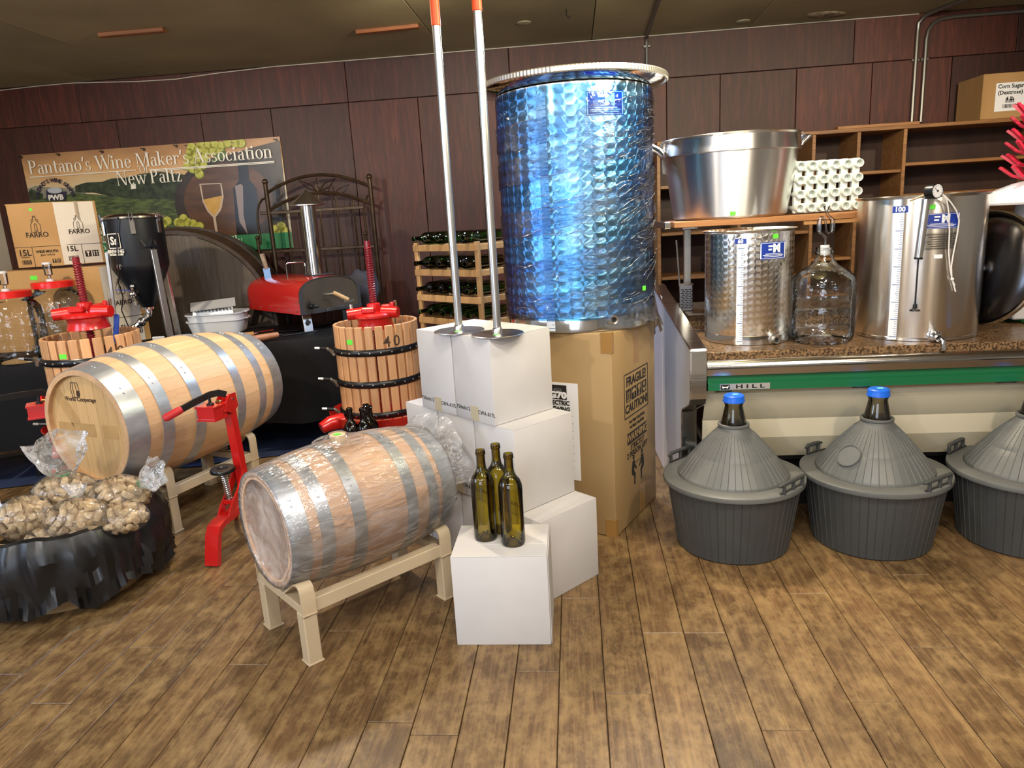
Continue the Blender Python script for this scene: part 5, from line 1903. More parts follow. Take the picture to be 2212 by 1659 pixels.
def carton(label, corner, z, rz=UA, printed=True, L=CL, W=CW, seam=False, H=HB_):
    """corner: its nearest corner; local X the long side going back right, Y going back left"""
    t = thing('wine_carton', label, 'box', (corner.x, corner.y, z), rz, 'white wine bottle cartons')
    MB().cbox((L / 2, W / 2, H / 2), (L - 0.002, W - 0.003, H), 0.0025, 2).build('box_body', CARTON, t)
    MB().cbox((L / 2, W * 0.25, H + 0.0008), (L - 0.004, W * 0.5 - 0.004, 0.0022), 0.0008).build('flap', CARTON, t, smooth=0)
    MB().cbox((L / 2, W * 0.75, H + 0.0008), (L - 0.004, W * 0.5 - 0.004, 0.0022), 0.0008).build('flap', CARTON, t, smooth=0)
    if printed:
        R_ = (PI / 2, 0, -PI / 2)
        text('750mlx12', 0.0195, BLACK, t, (0.0004, W * 0.80, 0.040), R_, bold=0.0001, sx=0.9, spacing=1.12)
        text('CWA-017L', 0.0195, BLACK, t, (0.0004, W * 0.20, 0.036), R_, bold=0.0001, sx=0.9, spacing=1.12)
        MB().box(0.0, 0.0012, W * 0.40, W * 0.60, 0.001, 0.055).build('tape', M_TAPE, t, smooth=0)
    return t


P0 = Vector((0.066, 2.19, 0))
PM_ = Vector((-0.004, 2.262, 0))
PT = Vector((-0.066, 2.322, 0))
lab = ('white carton in the bottom row, rightmost of the pile', 'white carton in the bottom row, behind the single front carton', 'white carton in the bottom row, behind right end of the small barrel', 'white carton in the bottom row, leftmost and farthest back')
for i in range(4):
    carton(lab[i], P0 + V * (CW + 0.003) * i, 0)
lab = ('white carton in the middle row, rightmost, behind the three olive bottles', 'white carton in the middle row between two others, shadowed by the barrel', 'white carton in the middle row, leftmost, next to the wine press')
for i in range(3):
    carton(lab[i], PM_ + V * (CW + 0.003) * i, HB_ + 0.003)
lab = ('white carton on top of the pile, right, holding the nearer plunger', 'white carton on top of the pile, left, holding the farther plunger')
for i in range(2):
    carton(lab[i], PT + V * (CW + 0.003) * i, 2 * HB_ + 0.006)
ZT = 3 * HB_ + 0.0095
# single carton in front
fl_, fr_ = gz(988, 1394), gz(1191, 1393)
fa = math.atan2(fr_.y - fl_.y, fr_.x - fl_.x)
fcart = thing('wine_carton', 'single white carton in front, carrying the three olive bottles', 'box', (fl_.x, fl_.y, 0), fa, 'white wine bottle cartons')
FL = (fr_ - fl_).length
MB().cbox((FL / 2, 0.115, HB_ / 2), (FL, 0.228, HB_), 0.002, 2).build('box_body', CARTON, fcart)
MB().cbox((FL / 2, 0.040, HB_ + 0.0008), (FL - 0.002, 0.079, 0.0024), 0.0008).build('flap', CARTON, fcart, smooth=0)
MB().cbox((FL / 2, 0.154, HB_ + 0.0008), (FL - 0.002, 0.144, 0.0024), 0.0008).build('flap', CARTON, fcart, smooth=0)
MB().cbox((FL + 0.0018, 0.118, HB_ / 2), (0.003, 0.222, HB_ - 0.001), 0.0008).build('side_panel', CARTON, fcart, smooth=0)

M_DISC = mat('plunger_disc_steel', (0.55, 0.55, 0.56), rough=0.28, metal=1.0, bump=0.1, bscale=30, bstretch=(1, 1, 1))
M_ORANGE = mat('orange_grip', '#e2531a', rough=0.45)
for nm, px, py, top in (('left', 992, 715, (944, 46)), ('right', 1075, 722, (1026, 14))):
    c_ = gz(px, py, ZT)
    t = thing('punch_down_plunger', 'long steel wine punch plunger standing on disc, %s of the two' % nm, 'plunger', (c_.x, c_.y, ZT), 0.3, 'steel punch down plungers')
    D = 0.0905
    MB().lathe([(0, 0.004), (D - 0.002, 0.004), (D, 0.0025), (D, 0.0), (0, 0)], 48).build('disc', M_DISC, t)
    zp = gy(*top, c_.y).z - ZT
    MB().lathe([(0.017, 0.004), (0.0165, 0.02), (0.0135, 0.024), (0.0135, zp), (0, zp)], 24).build('pole', BRUSH, t)
    MB().lathe([(0.0, zp + 0.35), (0.015, zp + 0.345), (0.0155, zp - 0.012), (0.0138, zp - 0.014), (0.0138, zp)], 20).build('grip', M_ORANGE, t)
    MB().at((-0.012, -0.028, 0.0042)).cbox((0, 0, 0), (0.022, 0.012, 0.0008), 0.0002).build('price_sticker', GREENTAG, t, smooth=0)

# ================================================================== wine bottles
M_OLIVE = thin_glass('olive_glass', (0.74, 0.65, 0.14), (0.17, 0.15, 0.018), boost=0.03)
M_OLIVED = thin_glass('dark_olive_glass', (0.20, 0.15, 0.03), (0.02, 0.015, 0.004), boost=0.03)
M_GREENG = thin_glass('green_bottle_glass', (0.22, 0.52, 0.12), (0.02, 0.07, 0.015), boost=0.05)
M_BROWNG = thin_glass('dark_brown_glass', (0.20, 0.20, 0.07), (0.02, 0.02, 0.01), boost=0.05)


def bottle_prof(k=1.0):
    return [(a_ * k, b_ * k) for a_, b_ in ((0.0, 0.028), (0.012, 0.022), (0.024, 0.006), (0.030, 0.0), (0.036, 0.003), (0.038, 0.010), (0.038, 0.185), (0.0365, 0.200), (0.031, 0.215), (0.022, 0.226), (0.0165, 0.236), (0.0145, 0.250), (0.0138, 0.280), (0.0138, 0.284), (0.0152, 0.286), (0.0156, 0.297), (0.0148, 0.300), (0.0105, 0.300), (0.0100, 0.285), (0.0100, 0.25))]


def bottle(label, loc, m_, rot=None, group=None, n=28, k=1.0, inner=True):
    t = thing('wine_bottle', label, 'bottle', loc, 0, group, rot)
    MB().lathe(bottle_prof(k), n).build('glass_body', m_, t, smooth=40)
    if inner:
        MB().lathe([(0.0145 * k, 0.2835 * k), (0.0162 * k, 0.285 * k), (0.0164 * k, 0.292 * k), (0.0145 * k, 0.2935 * k)], n).build('lip_ring', m_, t, smooth=40)
    return t


b1 = gz(1110, 1186, HB_)
bk = 0.99
bottle('olive green empty wine bottle on the front carton, nearest and right of the three', (b1.x, b1.y + 0.036, HB_ + 0.0025), M_OLIVE, group='olive bottles on the front carton', k=bk, n=40)
b1 = gz(1050, 1174, HB_)
bottle('olive green empty wine bottle on the front carton, left of the three', (b1.x, b1.y + 0.036, HB_ + 0.0025), M_OLIVE, group='olive bottles on the front carton', k=bk, n=40)
b1 = gz(1082, 1157, HB_)
bottle('olive green empty wine bottle on the front carton, standing behind the other two', (b1.x, b1.y + 0.036, HB_ + 0.0025), M_OLIVE, group='olive bottles on the front carton', k=bk, n=40)

# four dark bottles behind the small barrel on a low crate
cr_ = gy(775, 985, 3.36)
MB_ = thing('bottle_crate', 'low wooden crate behind the small barrel carrying four dark bottles', 'crate', (cr_.x, 3.36, 0), 0.5)
HC = 0.125
MB().box(-0.13, 0.13, -0.11, 0.11, 0.0, 0.012).build('base_board', M_SHELF, MB_, smooth=0)
for s_ in (-1, 1):
    MB().cbox((0, s_ * 0.104, HC / 2), (0.26, 0.012, HC - 0.014), 0.002).build('side_board', M_SHELF, MB_, smooth=0)
    MB().cbox((s_ * 0.124, 0, HC / 2), (0.012, 0.196, HC - 0.014), 0.002).build('end_board', M_SHELF, MB_, smooth=0)
MB().box(-0.118, 0.118, -0.098, 0.098, HC - 0.03, HC - 0.02).build('inner_board', M_SHELF, MB_, smooth=0)
for k, (px, py, dy) in enumerate(((754, 881, -0.05), (782, 881, -0.045), (790, 873, 0.035), (797, 876, 0.055))):
    g_ = gy(px, py, 3.36 + dy)
    x_ = (-0.092, -0.008, 0.052, 0.09)[k]
    bottle(('dark bottle neck behind the small barrel, leftmost of four', 'dark bottle neck behind the small barrel, second from left of four', 'dark bottle neck behind the small barrel, third from left and tallest of four', 'dark bottle neck behind the small barrel, rightmost of four')[k], (g_.x, 3.36 + dy, max(g_.z - 0.297, HC - 0.02)), M_OLIVED, group='dark bottles behind the small barrel', k=0.99)

# ================================================================== wine presses
M_SLAT = plank_mat('press_slat_beech', ('#b98557', '#c8976a', '#d3a67a'), 0.5, 29.0, 2, bump=0.05)
M_HOOPB = mat('black_enamel_hoop', '#0e0e11', rough=0.3)


def press(label, loc, R, zb_, zt_, rz, head, hoops, handle_at, num_px, screw_top, spout_at):
    t = thing('wine_press', label, 'press', (loc[0], loc[1], 0), rz)
    n_ = 26
    wd = 2 * PI * R / n_ * 0.80
    o = MB().cbox((0, 0, (zb_ + zt_) / 2), (0.016, wd, zt_ - zb_), 0.003).build('slat', M_SLAT, t, smooth=0)
    me = o.data
    bpy.data.objects.remove(o)
    for i in range(n_):
        a_ = 2 * PI * (i + 0.5) / n_
        link('slat', me, t, (R * math.cos(a_), R * math.sin(a_), 0), (0, 0, a_))
    for zh in hoops:
        h = MB().lathe([(R + 0.009, zh - 0.016), (R + 0.013, zh - 0.018), (R + 0.019, zh - 0.010), (R + 0.0205, zh), (R + 0.019, zh + 0.010), (R + 0.013, zh + 0.018), (R + 0.009, zh + 0.016)], 64).build('hoop', M_HOOPB, t)
        bl = MB()
        rivets(bl, [(((R + 0.020) * math.cos(2 * PI * (i + 0.5) / n_), (R + 0.020) * math.sin(2 * PI * (i + 0.5) / n_), zh), (math.cos(2 * PI * (i + 0.5) / n_), math.sin(2 * PI * (i + 0.5) / n_), 0)) for i in range(n_)], 0.005, 0.004)
        bl.build('bolt', CHROME, h)['kind'] = 'stuff'
        x_, y_ = math.cos(handle_at), math.sin(handle_at)
        tx_, ty_ = math.sin(handle_at), -math.cos(handle_at)
        MB().tube([((R + 0.03) * x_ - tx_ * 0.06, (R + 0.03) * y_ - ty_ * 0.06, zh - 0.008), ((R + 0.032) * x_, (R + 0.032) * y_, zh), ((R + 0.05) * x_ + tx_ * 0.03, (R + 0.05) * y_ + ty_ * 0.03, zh + 0.012), ((R + 0.11) * x_ + tx_ * 0.05, (R + 0.11) * y_ + ty_ * 0.05, zh + 0.02)], [0.008, 0.010, 0.009, 0.007], 8).build('latch_handle', BRUSH, h)
        MB().tube([((R + 0.05) * x_ + tx_ * 0.03, (R + 0.05) * y_ + ty_ * 0.03, zh + 0.012), ((R + 0.085) * x_ + tx_ * 0.04, (R + 0.085) * y_ + ty_ * 0.04, zh + 0.018)], 0.011, 8).build('latch_sleeve', M_HOOPB, h)
    # threaded screw
    pts_, rr_ = [], []
    mb = MB()
    pitch = 0.0125
    z0 = zb_
    nz = int((screw_top - z0) / pitch * 8)
    prof = []
    seg = 14
    vs, fs = [], []
    for j in range(nz + 1):
        z_ = z0 + (screw_top - z0) * j / nz
        for i in range(seg):
            a_ = 2 * PI * i / seg
            ph = (z_ / pitch - i / seg) % 1.0
            r_ = 0.0155 + 0.0055 * max(0.0, min(1.0, 1.6 - abs(ph - 0.5) * 5))
            if z_ > screw_top - 0.03:
                r_ = 0.0165
            vs.append((r_ * math.cos(a_), r_ * math.sin(a_), z_))
    for j in range(nz):
        for i in range(seg):
            k = (i + 1) % seg
            fs.append((j * seg + i, j * seg + k, (j + 1) * seg + k, (j + 1) * seg + i))
    fs.append(tuple(nz * seg + i for i in range(seg)))
    mb.add(vs, fs).build('screw', DARKRED, t, smooth=25)
    # ratchet head
    hd_ = thing('x', None, None)
    bpy.data.objects.remove(hd_)
    zh = head
    g = MB()
    g.lathe([(0.022, zh + 0.10), (0.036, zh + 0.095), (0.038, zh + 0.055), (0.10, zh + 0.05), (0.112, zh + 0.04), (0.112, zh + 0.028), (0.095, zh + 0.02), (0.09, zh), (0.10, zh - 0.035), (0.055, zh - 0.045), (0.024, zh - 0.05)], 32)
    hd_ = g.build('ratchet_head', RED, t)
    g = MB()
    for a_ in (PI, 0.0):
        x_, y_ = math.cos(a_), math.sin(a_)
        g.tube([(x_ * 0.05, y_ * 0.05 - 0.03, zh + 0.052), (x_ * 0.135, y_ * 0.135 - 0.05, zh + 0.048)], [0.033, 0.029], 16)
    g.cbox((0.06, 0.035, zh + 0.065), (0.05, 0.06, 0.04), 0.008).cbox((-0.02, -0.05, zh + 0.068), (0.07, 0.05, 0.03), 0.006).cbox((0.10, -0.01, zh + 0.085), (0.02, 0.02, 0.03), 0.004)
    g.build('socket_arm', RED, t)
    g = MB()
    g.tube([(-0.1351, -0.05, zh + 0.048), (-0.1365, -0.0503, zh + 0.048)], 0.017, 12)
    g.build('socket_hole', BLACK, t)
    g = MB()
    for x_, y_, h_ in ((-0.115, -0.02, 0.10), (0.115, 0.015, 0.105)):
        g.lathe([(0.0, 0.0), (0.0, 0.0)], 3) if False else None
        g.tube([(x_, y_, zh + 0.06), (x_, y_, zh + h_)], 0.009, 8)
    g.build('pin', CHROME, t)
    # pan, spout, legs
    MB().lathe([(0, zb_ - 0.015), (R + 0.05, zb_ - 0.015), (R + 0.075, zb_ + 0.03), (R + 0.08, zb_ + 0.03), (R + 0.055, zb_ - 0.025), (0, zb_ - 0.03)], 48).build('juice_pan', RED, t)
    sp_a = spout_at
    x_, y_ = math.cos(sp_a), math.sin(sp_a)
    MB().tube([((R + 0.03) * x_, (R + 0.03) * y_, zb_ + 0.0), ((R + 0.10) * x_, (R + 0.10) * y_, zb_ + 0.0), ((R + 0.15) * x_, (R + 0.15) * y_, zb_ - 0.015)], [0.045, 0.04, 0.03], 12).build('spout', RED, t)
    for k in range(3):
        a_ = sp_a + PI / 3 + 2 * PI * k / 3
        MB().bar(((R + 0.02) * math.cos(a_), (R + 0.02) * math.sin(a_), zb_ - 0.02), ((R + 0.09) * math.cos(a_), (R + 0.09) * math.sin(a_), 0), 0.04, 0.03, up=(math.cos(a_), math.sin(a_), 0), bev=0.004).build('leg', RED, t)
    # number 40 on the front slats
    M_NUM = mat('burnt_number', '#4a3a2c', rough=0.8)
    for d_, ch in ((-0.125, '4'), (0.125, '0')):
        a_ = num_px + d_ * 0.96
        text(ch, 0.082, M_NUM, t, ((R + 0.0085) * math.cos(a_), (R + 0.0085) * math.sin(a_), zt_ - 0.085), (PI / 2, 0, a_ + PI / 2), name='number', bold=0.0004)
    a_ = num_px - 1.0
    i_ = round((a_ / (2 * PI / n_)) - 0.5)
    a_ = 2 * PI * (i_ + 0.5) / n_
    o = MB().box(-0.018, 0.018, -0.001, 0, -0.012, 0.012).build('price_sticker', GREENTAG, t, smooth=0)
    o.location, o.rotation_euler = ((R + 0.0085) * math.cos(a_), (R + 0.0085) * math.sin(a_), zt_ - 0.075), (0, 0, a_ + PI / 2)
    return t


Yc = 3.80
zc = lambda px, py: gy(px, py, Yc - 0.22).z
press('red headed basket press beside the white carton pile, at the table end', (gy(811, 700, Yc).x, Yc), 0.215, zc(800, 918) + 0.01, zc(811, 706), 0.0, gy(811, 690, Yc).z - 0.01,
      (zc(800, 763), zc(800, 832), zc(790, 900)), math.radians(202), math.radians(-60), gy(797, 520, Yc).z, math.radians(215))
Yl = 3.60
zl2 = lambda px, py: gy(px, py, Yl - 0.22).z
press('red headed basket press behind the large barrel at far left', (gy(198, 735, Yl).x, Yl), 0.215, zl2(180, 945), zl2(198, 733), 0.15, gy(190, 690, Yl).z - 0.01,
      (zl2(180, 783), zl2(180, 860), zl2(180, 930)), math.radians(200), math.radians(-44), gy(165, 555, Yl).z, math.radians(20))
a_, b_ = gy(243, 716, Yl), gy(253, 685, Yl)
o = MB().cbox((0, 0, 0), (0.025, 0.012, 0.15), 0.003).build('blue_bar', mat('blue_plastic', '#2246a8', rough=0.4), None, loc=(a_.x + 0.01, Yl + 0.02, a_.z + 0.01), rot=(0, 0.22, 0))
tag(o, 'blue plastic bar leaning inside the left press basket', 'bar')
# ================================================================== red bottle corkers


def corker(label, col, H, rz, name='bottle_corker'):
    """floor corker: splayed feet, square column, head with brass jaws, lever and spring bottle rest.
    local frame: column at the origin, front foot points along -Y"""
    t = thing(name, label, 'corker', (col[0], col[1], 0), rz)
    MB().bar((0.012, 0.0, 0.13), (-0.006, 0.0, H), 0.036, 0.042, up=(0, 1, 0), bev=0.003).build('column', RED, t)
    MB().strip([(0, 0.06, 0.165), (0, -0.19, 0.152), (0, -0.225, 0.142), (0, -0.242, 0.118), (0, -0.275, 0.002)], 0.058, 0.024, axis=(1, 0, 0)).build('front_foot', RED, t)
    for sx in (-1, 1):
        MB().strip([(sx * 0.024, 0.0, 0.30), (sx * 0.024, -0.06, 0.235), (sx * 0.024, -0.125, 0.185), (sx * 0.024, -0.150, 0.150)], 0.008, 0.034, axis=(1, 0, 0)).build('rest_arm', RED, t)
        MB().tube([(sx * 0.02, 0.03, 0.16), (sx * 0.08, 0.07, 0.11), (sx * 0.17, 0.17, 0.0)], 0.010, 8).build('rear_leg', RED, t)
    MB().cbox((0, -0.10, 0.205), (0.052, 0.03, 0.02), 0.003).build('rest_bracket', RED, t)
    MB().tube([(-0.02, -0.14, 0.155), (-0.045, -0.15, 0.135), (-0.065, -0.15, 0.075), (-0.075, -0.15, 0.02)], [0.011, 0.010, 0.008, 0.012], 8).build('side_strut', RED, t)
    xs_, ys_ = 0.0, -0.10
    MB().tube([(xs_, ys_, 0.20), (xs_ - 0.008, ys_ - 0.004, 0.345)], 0.006, 8).build('rest_rod', BRUSH, t)
    sp_r = []
    for i in range(15 * 10 + 1):
        z_ = 0.214 + 0.126 * i / 150
        k = (z_ - 0.20) / 0.145
        sp_r.append((xs_ - 0.008 * k + 0.0125 * math.cos(i * 2 * PI / 10), ys_ - 0.004 * k + 0.0125 * math.sin(i * 2 * PI / 10), z_))
    MB().tube(sp_r, 0.0021, 6).build('spring', CHROME, t)
    MB().at((xs_ - 0.008, ys_ - 0.004, 0.345), (0.05, 0.03, 0)).lathe([(0, 0.004), (0.018, 0.004), (0.022, 0.010), (0.047, 0.010), (0.050, 0.005), (0.050, -0.004), (0.04, -0.008), (0, -0.008)], 32).build('bottle_rest', BLACKPLASTIC, t)
    zh = H - 0.022
    hx, hy = -0.026, -0.085
    pl2 = [(-0.045, -0.036), (0.036, -0.044), (0.046, 0.03), (0.025, 0.055), (-0.05, 0.045)]
    hs2 = [(-0.049, -0.040), (0.040, -0.048), (0.050, 0.034), (0.027, 0.060), (-0.055, 0.049)]
    mv = Vector((hx, hy, 0))
    g = MB().prism(pl2, zh - 0.050, zh - 0.002, 'z')
    g.v = [v + mv for v in g.v]
    hd = g.build('jaw_housing', RED, t, smooth=0)
    g = MB().prism(hs2, zh - 0.004, zh + 0.003, 'z').prism(hs2, zh - 0.057, zh - 0.049, 'z')
    g.v = [v + mv for v in g.v]
    g.build('housing_rim', RED, hd, smooth=0)
    for sx in (-1, 1):
        MB().prism([(-0.075, zh - 0.03), (-0.05, zh + 0.012), (-0.025, zh + 0.032), (0.015, zh + 0.030), (0.022, zh - 0.03), (-0.02, zh - 0.05)], sx * 0.023 - 0.003, sx * 0.023 + 0.003, 'x').build('head_plate', RED, t, smooth=0)
    MB().at((hx, hy - 0.005, zh + 0.003)).lathe([(0.015, 0), (0.015, 0.006), (0.006, 0.010), (0.005, 0.030), (0.0, 0.030)], 14).build('plunger_tip', BLACKMETAL, t)
    MB().at((hx + 0.016, hy + 0.028, zh + 0.003)).cbox((0, 0, 0.006), (0.024, 0.016, 0.011), 0.003).build('brass_jaw', mat('brass', (0.72, 0.55, 0.22), rough=0.3, metal=1.0), t)
    MB().tube([(-0.03, -0.012, zh + 0.008), (0.03, -0.012, zh + 0.008)], 0.005, 8).build('pivot_bolt', CHROME, t)
    return t, zh


M_GRIPR = mat('red_rubber_grip', '#c0282c', rough=0.5)
t, zh = corker('red floor corker with black lever between the two barrels', (-1.19, 2.90), 0.640, -0.20)
lv = [(0.0, -0.015, zh + 0.028), (-0.02, -0.03, zh + 0.040), (-0.045, -0.055, zh + 0.038), (-0.085, -0.105, zh + 0.020), (-0.125, -0.155, zh - 0.002)]
MB().strip(lv, 0.012, 0.026, axis=(0.78, -0.62, 0)).build('lever', BLACKMETAL, t)
d_ = (Vector(lv[-1]) - Vector(lv[-2])).normalized()
e_ = Vector(lv[-1])
MB().tube([e_ - d_ * 0.012, e_, e_ + d_ * 0.055, e_ + d_ * 0.066], [0.014, 0.0165, 0.0165, 0.010], 12).build('lever_grip', M_GRIPR, t)
t, zh = corker('second red floor corker, mostly hidden behind the left end of the large barrel', (-2.085, 3.125), 0.640, 0.45)
MB().strip([(0.0, -0.015, zh + 0.028), (-0.02, -0.03, zh + 0.042), (-0.09, -0.045, zh + 0.045), (-0.32, -0.10, zh + 0.045)], 0.012, 0.026, axis=(0.23, -0.97, 0)).build('lever', BLACKMETAL, t)

# ================================================================== bin of corks under black liner
M_LINER = mat('black_bin_liner', '#111113', rough=0.34, bump=0.25, bscale=7)
M_BINW = mat('kraft_tub', '#a98a60', '#8d6f48', rough=0.7, scale=5, stretch=(1, 1, 6))
BC = Vector((-1.755, 2.57, 0))
BR, BH = 0.31, 0.30
t = thing('cork_bin', 'round tub draped with black plastic liner, heaped with bags of corks', 'bin', BC)
MB().lathe([(0, 0.0), (BR * 0.80, 0.0), (BR * 0.88, 0.10), (BR * 0.96, BH), (BR * 0.93, BH), (BR * 0.78, 0.02), (0, 0.02)], 48).build('tub', M_BINW, t)
mb = MB()
nA = 150
rows = [(0.86, BH - 0.09, 0.0), (0.93, BH - 0.02, 0.01), (0.98, BH + 0.012, 0.02), (1.04, BH + 0.006, 0.03), (1.09, BH - 0.03, 0.05), (1.11, BH - 0.08, 0.08), (1.11, BH - 0.13, 0.11), (1.09, BH - 0.18, 0.14), (1.07, BH - 0.225, 0.17), (1.06, 0.03, 0.20)]
vs, fs = [], []
for j, (k, z_, amp) in enumerate(rows):
    for i in range(nA):
        a_ = 2 * PI * i / nA
        q = Vector((math.cos(a_) * 2.2, math.sin(a_) * 2.2, 0))
        # sharp pleats: ridged noise round the rim, drifting downwards
        n1_ = 1 - 2 * abs(noise.noise(Vector((q.x * 1.5, q.y * 1.5, z_ * 3.5))))
        n2_ = 1 - 2 * abs(noise.noise(Vector((q.x * 3.2 + 7, q.y * 3.2, z_ * 9 + 3))))
        n3_ = noise.noise(Vector((q.x * 1.3, q.y * 1.3, 5)))
        r_ = BR * (k + amp * (0.85 * n1_ + 0.45 * n2_ - 0.30))
        hem = 0.0
        zz_ = z_ + 0.02 * noise.noise(Vector((q.x, q.y, 2)))
        if j >= 5:
            u_ = (j - 4) / (len(rows) - 5)
            lift = 0.55 * max(0.0, n3_ + 0.12) * (1.0 if math.cos(a_ + 0.6) > 0.2 else 0.35)
            zz_ = z_ + u_ * lift * 0.16 + 0.018 * noise.noise(Vector((q.x * 4, q.y * 4, j)))
        if j == len(rows) - 1:
            zz_ = max(zz_, 0.004)
        vs.append((r_ * math.cos(a_), r_ * math.sin(a_), max(zz_, 0.004)))
for j in range(len(rows) - 1):
    for i in range(nA):
        k = (i + 1) % nA
        fs.append((j * nA + i, j * nA + k, (j + 1) * nA + k, (j + 1) * nA + i))
mb.add(vs, fs).build('liner', M_LINER, t, smooth=28)
MB().lathe([(0, 0.19), (BR * 0.84, 0.19)], 32).build('filling_board', M_LINER, t)

M_CORK = mat('natural_cork', '#bfa47c', '#e0cba8', rough=0.85, scale=55, lo=0.40, hi=0.62, objvar=0.14, bump=0.25, bscale=90)
M_BAG = film('clear_bag_film', (0.985, 0.985, 0.985), gloss=0.015, rough=0.07, bump=1.0, scale=17, haze=0.05, hcol=(0.9, 0.9, 0.88), dist=0.02)
M_NECK = film('gathered_film', (0.97, 0.97, 0.97), gloss=0.05, rough=0.06, bump=1.0, scale=34, haze=0.22, hcol=(0.92, 0.92, 0.92), dist=0.02)
CKL, CKR = 0.043, 0.0125
ck = MB().at((0, 0, 0), (0, PI / 2, 0)).lathe([(0, -CKL / 2), (CKR * 0.93, -CKL / 2), (CKR, -CKL / 2 + 0.0012), (CKR, CKL / 2 - 0.0012), (CKR * 0.93, CKL / 2), (0, CKL / 2)], 12).build('cork', M_CORK, None, smooth=40)
ck_mesh = ck.data
bpy.data.objects.remove(ck)
cr2 = random.Random(21)


def bag(label, cl, c, rad, count, ear=None, lim=0.62):
    """a filled bag: film skin over corks lying packed along its surface (near half only)"""
    t = thing('cork_bag', label, 'bag', c, 0, 'bags of corks in the bin')
    mb = MB().sphere((0, 0, 0), rad, 40, 22)
    mb.v = [v * (1 + 0.035 * noise.noise((v + Vector(c)) * 9) + 0.03 * noise.noise((v + Vector(c)) * 24)) for v in mb.v]
    mb.build('film', M_BAG, t, smooth=180)
    if ear:
        ex, ey, ez, sc_ = ear
        n_, m_ = 26, 9
        vs, fs = [], []
        ax_ = Vector((ex, ey, ez)).normalized()
        rf_ = ax_.orthogonal().normalized()
        r2_ = ax_.cross(rf_)
        base = Vector((ax_.x * rad[0], ax_.y * rad[1], ax_.z * rad[2])) * 0.97
        for j in range(m_):
            u_ = j / (m_ - 1)
            rr_ = sc_ * (0.16 + 0.95 * u_ ** 0.8 - 0.5 * max(0, u_ - 0.65)) if j else sc_ * 0.4
            for i in range(n_):
                a_ = 2 * PI * i / n_
                f_ = 1 + 0.45 * noise.noise(Vector((math.cos(a_) * 1.8, math.sin(a_) * 1.8, u_ * 2.2 + c[0] * 9)))
                p = base + ax_ * (sc_ * (-0.15 + 1.5 * u_) * (1 + 0.25 * noise.noise(Vector((math.cos(a_) * 1.2, math.sin(a_) * 1.2, c[1] * 7))))) + (rf_ * math.cos(a_) + r2_ * math.sin(a_) * 0.45) * rr_ * f_
                vs.append(p)
        for j in range(m_ - 1):
            for i in range(n_):
                k = (i + 1) % n_
                fs.append((j * n_ + i, j * n_ + k, (j + 1) * n_ + k, (j + 1) * n_ + i))
        MB().add(vs, fs).build('gathered_neck', M_NECK, t, smooth=180)
        MB().at(base + ax_ * sc_ * 0.05, Vector((0, 0, 1)).rotation_difference(ax_).to_euler()).lathe([(sc_ * 0.2, -0.003), (sc_ * 0.23, 0), (sc_ * 0.2, 0.003)], 12).build('tie', mat('green_tie', '#2f7a50', rough=0.5), t)
    mb = MB().sphere((0, 0, 0), tuple(r_ - 0.034 for r_ in rad), 28, 16)
    mb.v = [v * (1 + 0.12 * noise.noise((v + Vector(c)) * 40)) for v in mb.v]
    tag(mb.build('packed_corks', M_CORK, t, smooth=180), kind='stuff')
    done = []
    tries = 0
    while len(done) < count and tries < 4000:
        tries += 1
        a_, z_ = cr2.uniform(-PI, PI), cr2.uniform(-0.75, 1)
        s_ = math.sqrt(1 - z_ * z_)
        d_ = Vector((s_ * math.cos(a_), s_ * math.sin(a_), z_))
        if d_.dot(Vector((0.48, -0.72, 0.5)).normalized()) < -0.25:
            continue
        p = Vector((d_.x * (rad[0] - 0.017), d_.y * (rad[1] - 0.017), d_.z * (rad[2] - 0.017)))
        if p.z + c[2] < 0.2:
            continue
        nrm = Vector((d_.x / rad[0], d_.y / rad[1], d_.z / rad[2])).normalized()
        tg = nrm.orthogonal().normalized()
        tg = Matrix.Rotation(cr2.uniform(0, PI), 3, nrm) @ tg
        if cr2.random() < 0.30:
            tg = (tg * 0.35 + nrm).normalized()
            p = p - nrm * 0.008
        tri = (p - tg * 0.0155, p, p + tg * 0.0155)
        ok = True
        for q, tq in done:
            if (p - q).length < 0.056:
                if any((u_ - v_).length < 0.0225 for u_ in tri for v_ in tq):
                    ok = False
                    break
        if not ok:
            continue
        done.append((p, tri))
        o = link('cork', ck_mesh, None, p + Vector(c), Vector((1, 0, 0)).rotation_difference(tg).to_euler())
        tag(o, cl, 'cork', 'corks ' + cl.split(' in ', 1)[1])


g3 = lambda px, py, Y: gy(px, py, Y)
bags = (
    ((140, 1066), 2.66, (0.125, 0.10, 0.085), 60, (0.12, -0.1, 1, 0.115), 'clear bag of corks at back of the bin with tall gathered neck', 'wine cork in the back bag with the tall gathered neck'),
    ((258, 1074), 2.56, (0.115, 0.095, 0.085), 60, (0.85, -0.05, 0.6, 0.075), 'clear bag of corks at right of the bin with neck toward the barrel', 'wine cork in the right bag beside the large barrel'),
    ((55, 1120), 2.46, (0.10, 0.09, 0.085), 50, (-1, -0.1, 0.5, 0.075), 'clear bag of corks at left of the bin', 'wine cork in the left bag at the picture edge'),
    ((168, 1122), 2.40, (0.115, 0.085, 0.082), 60, (-0.2, 0.6, 1, 0.04), 'clear bag of corks at front centre of the bin', 'wine cork in the front centre bag of the bin'),
    ((120, 1160), 2.42, (0.10, 0.10, 0.06), 30, None, 'clear bag of corks lowest in the bin at the liner edge', 'wine cork in the lowest bag at the liner edge'),
    ((262, 1118), 2.44, (0.10, 0.08, 0.06), 30, None, 'clear bag of corks below the right bag in the bin', 'wine cork in the bag below the right bag'),
)
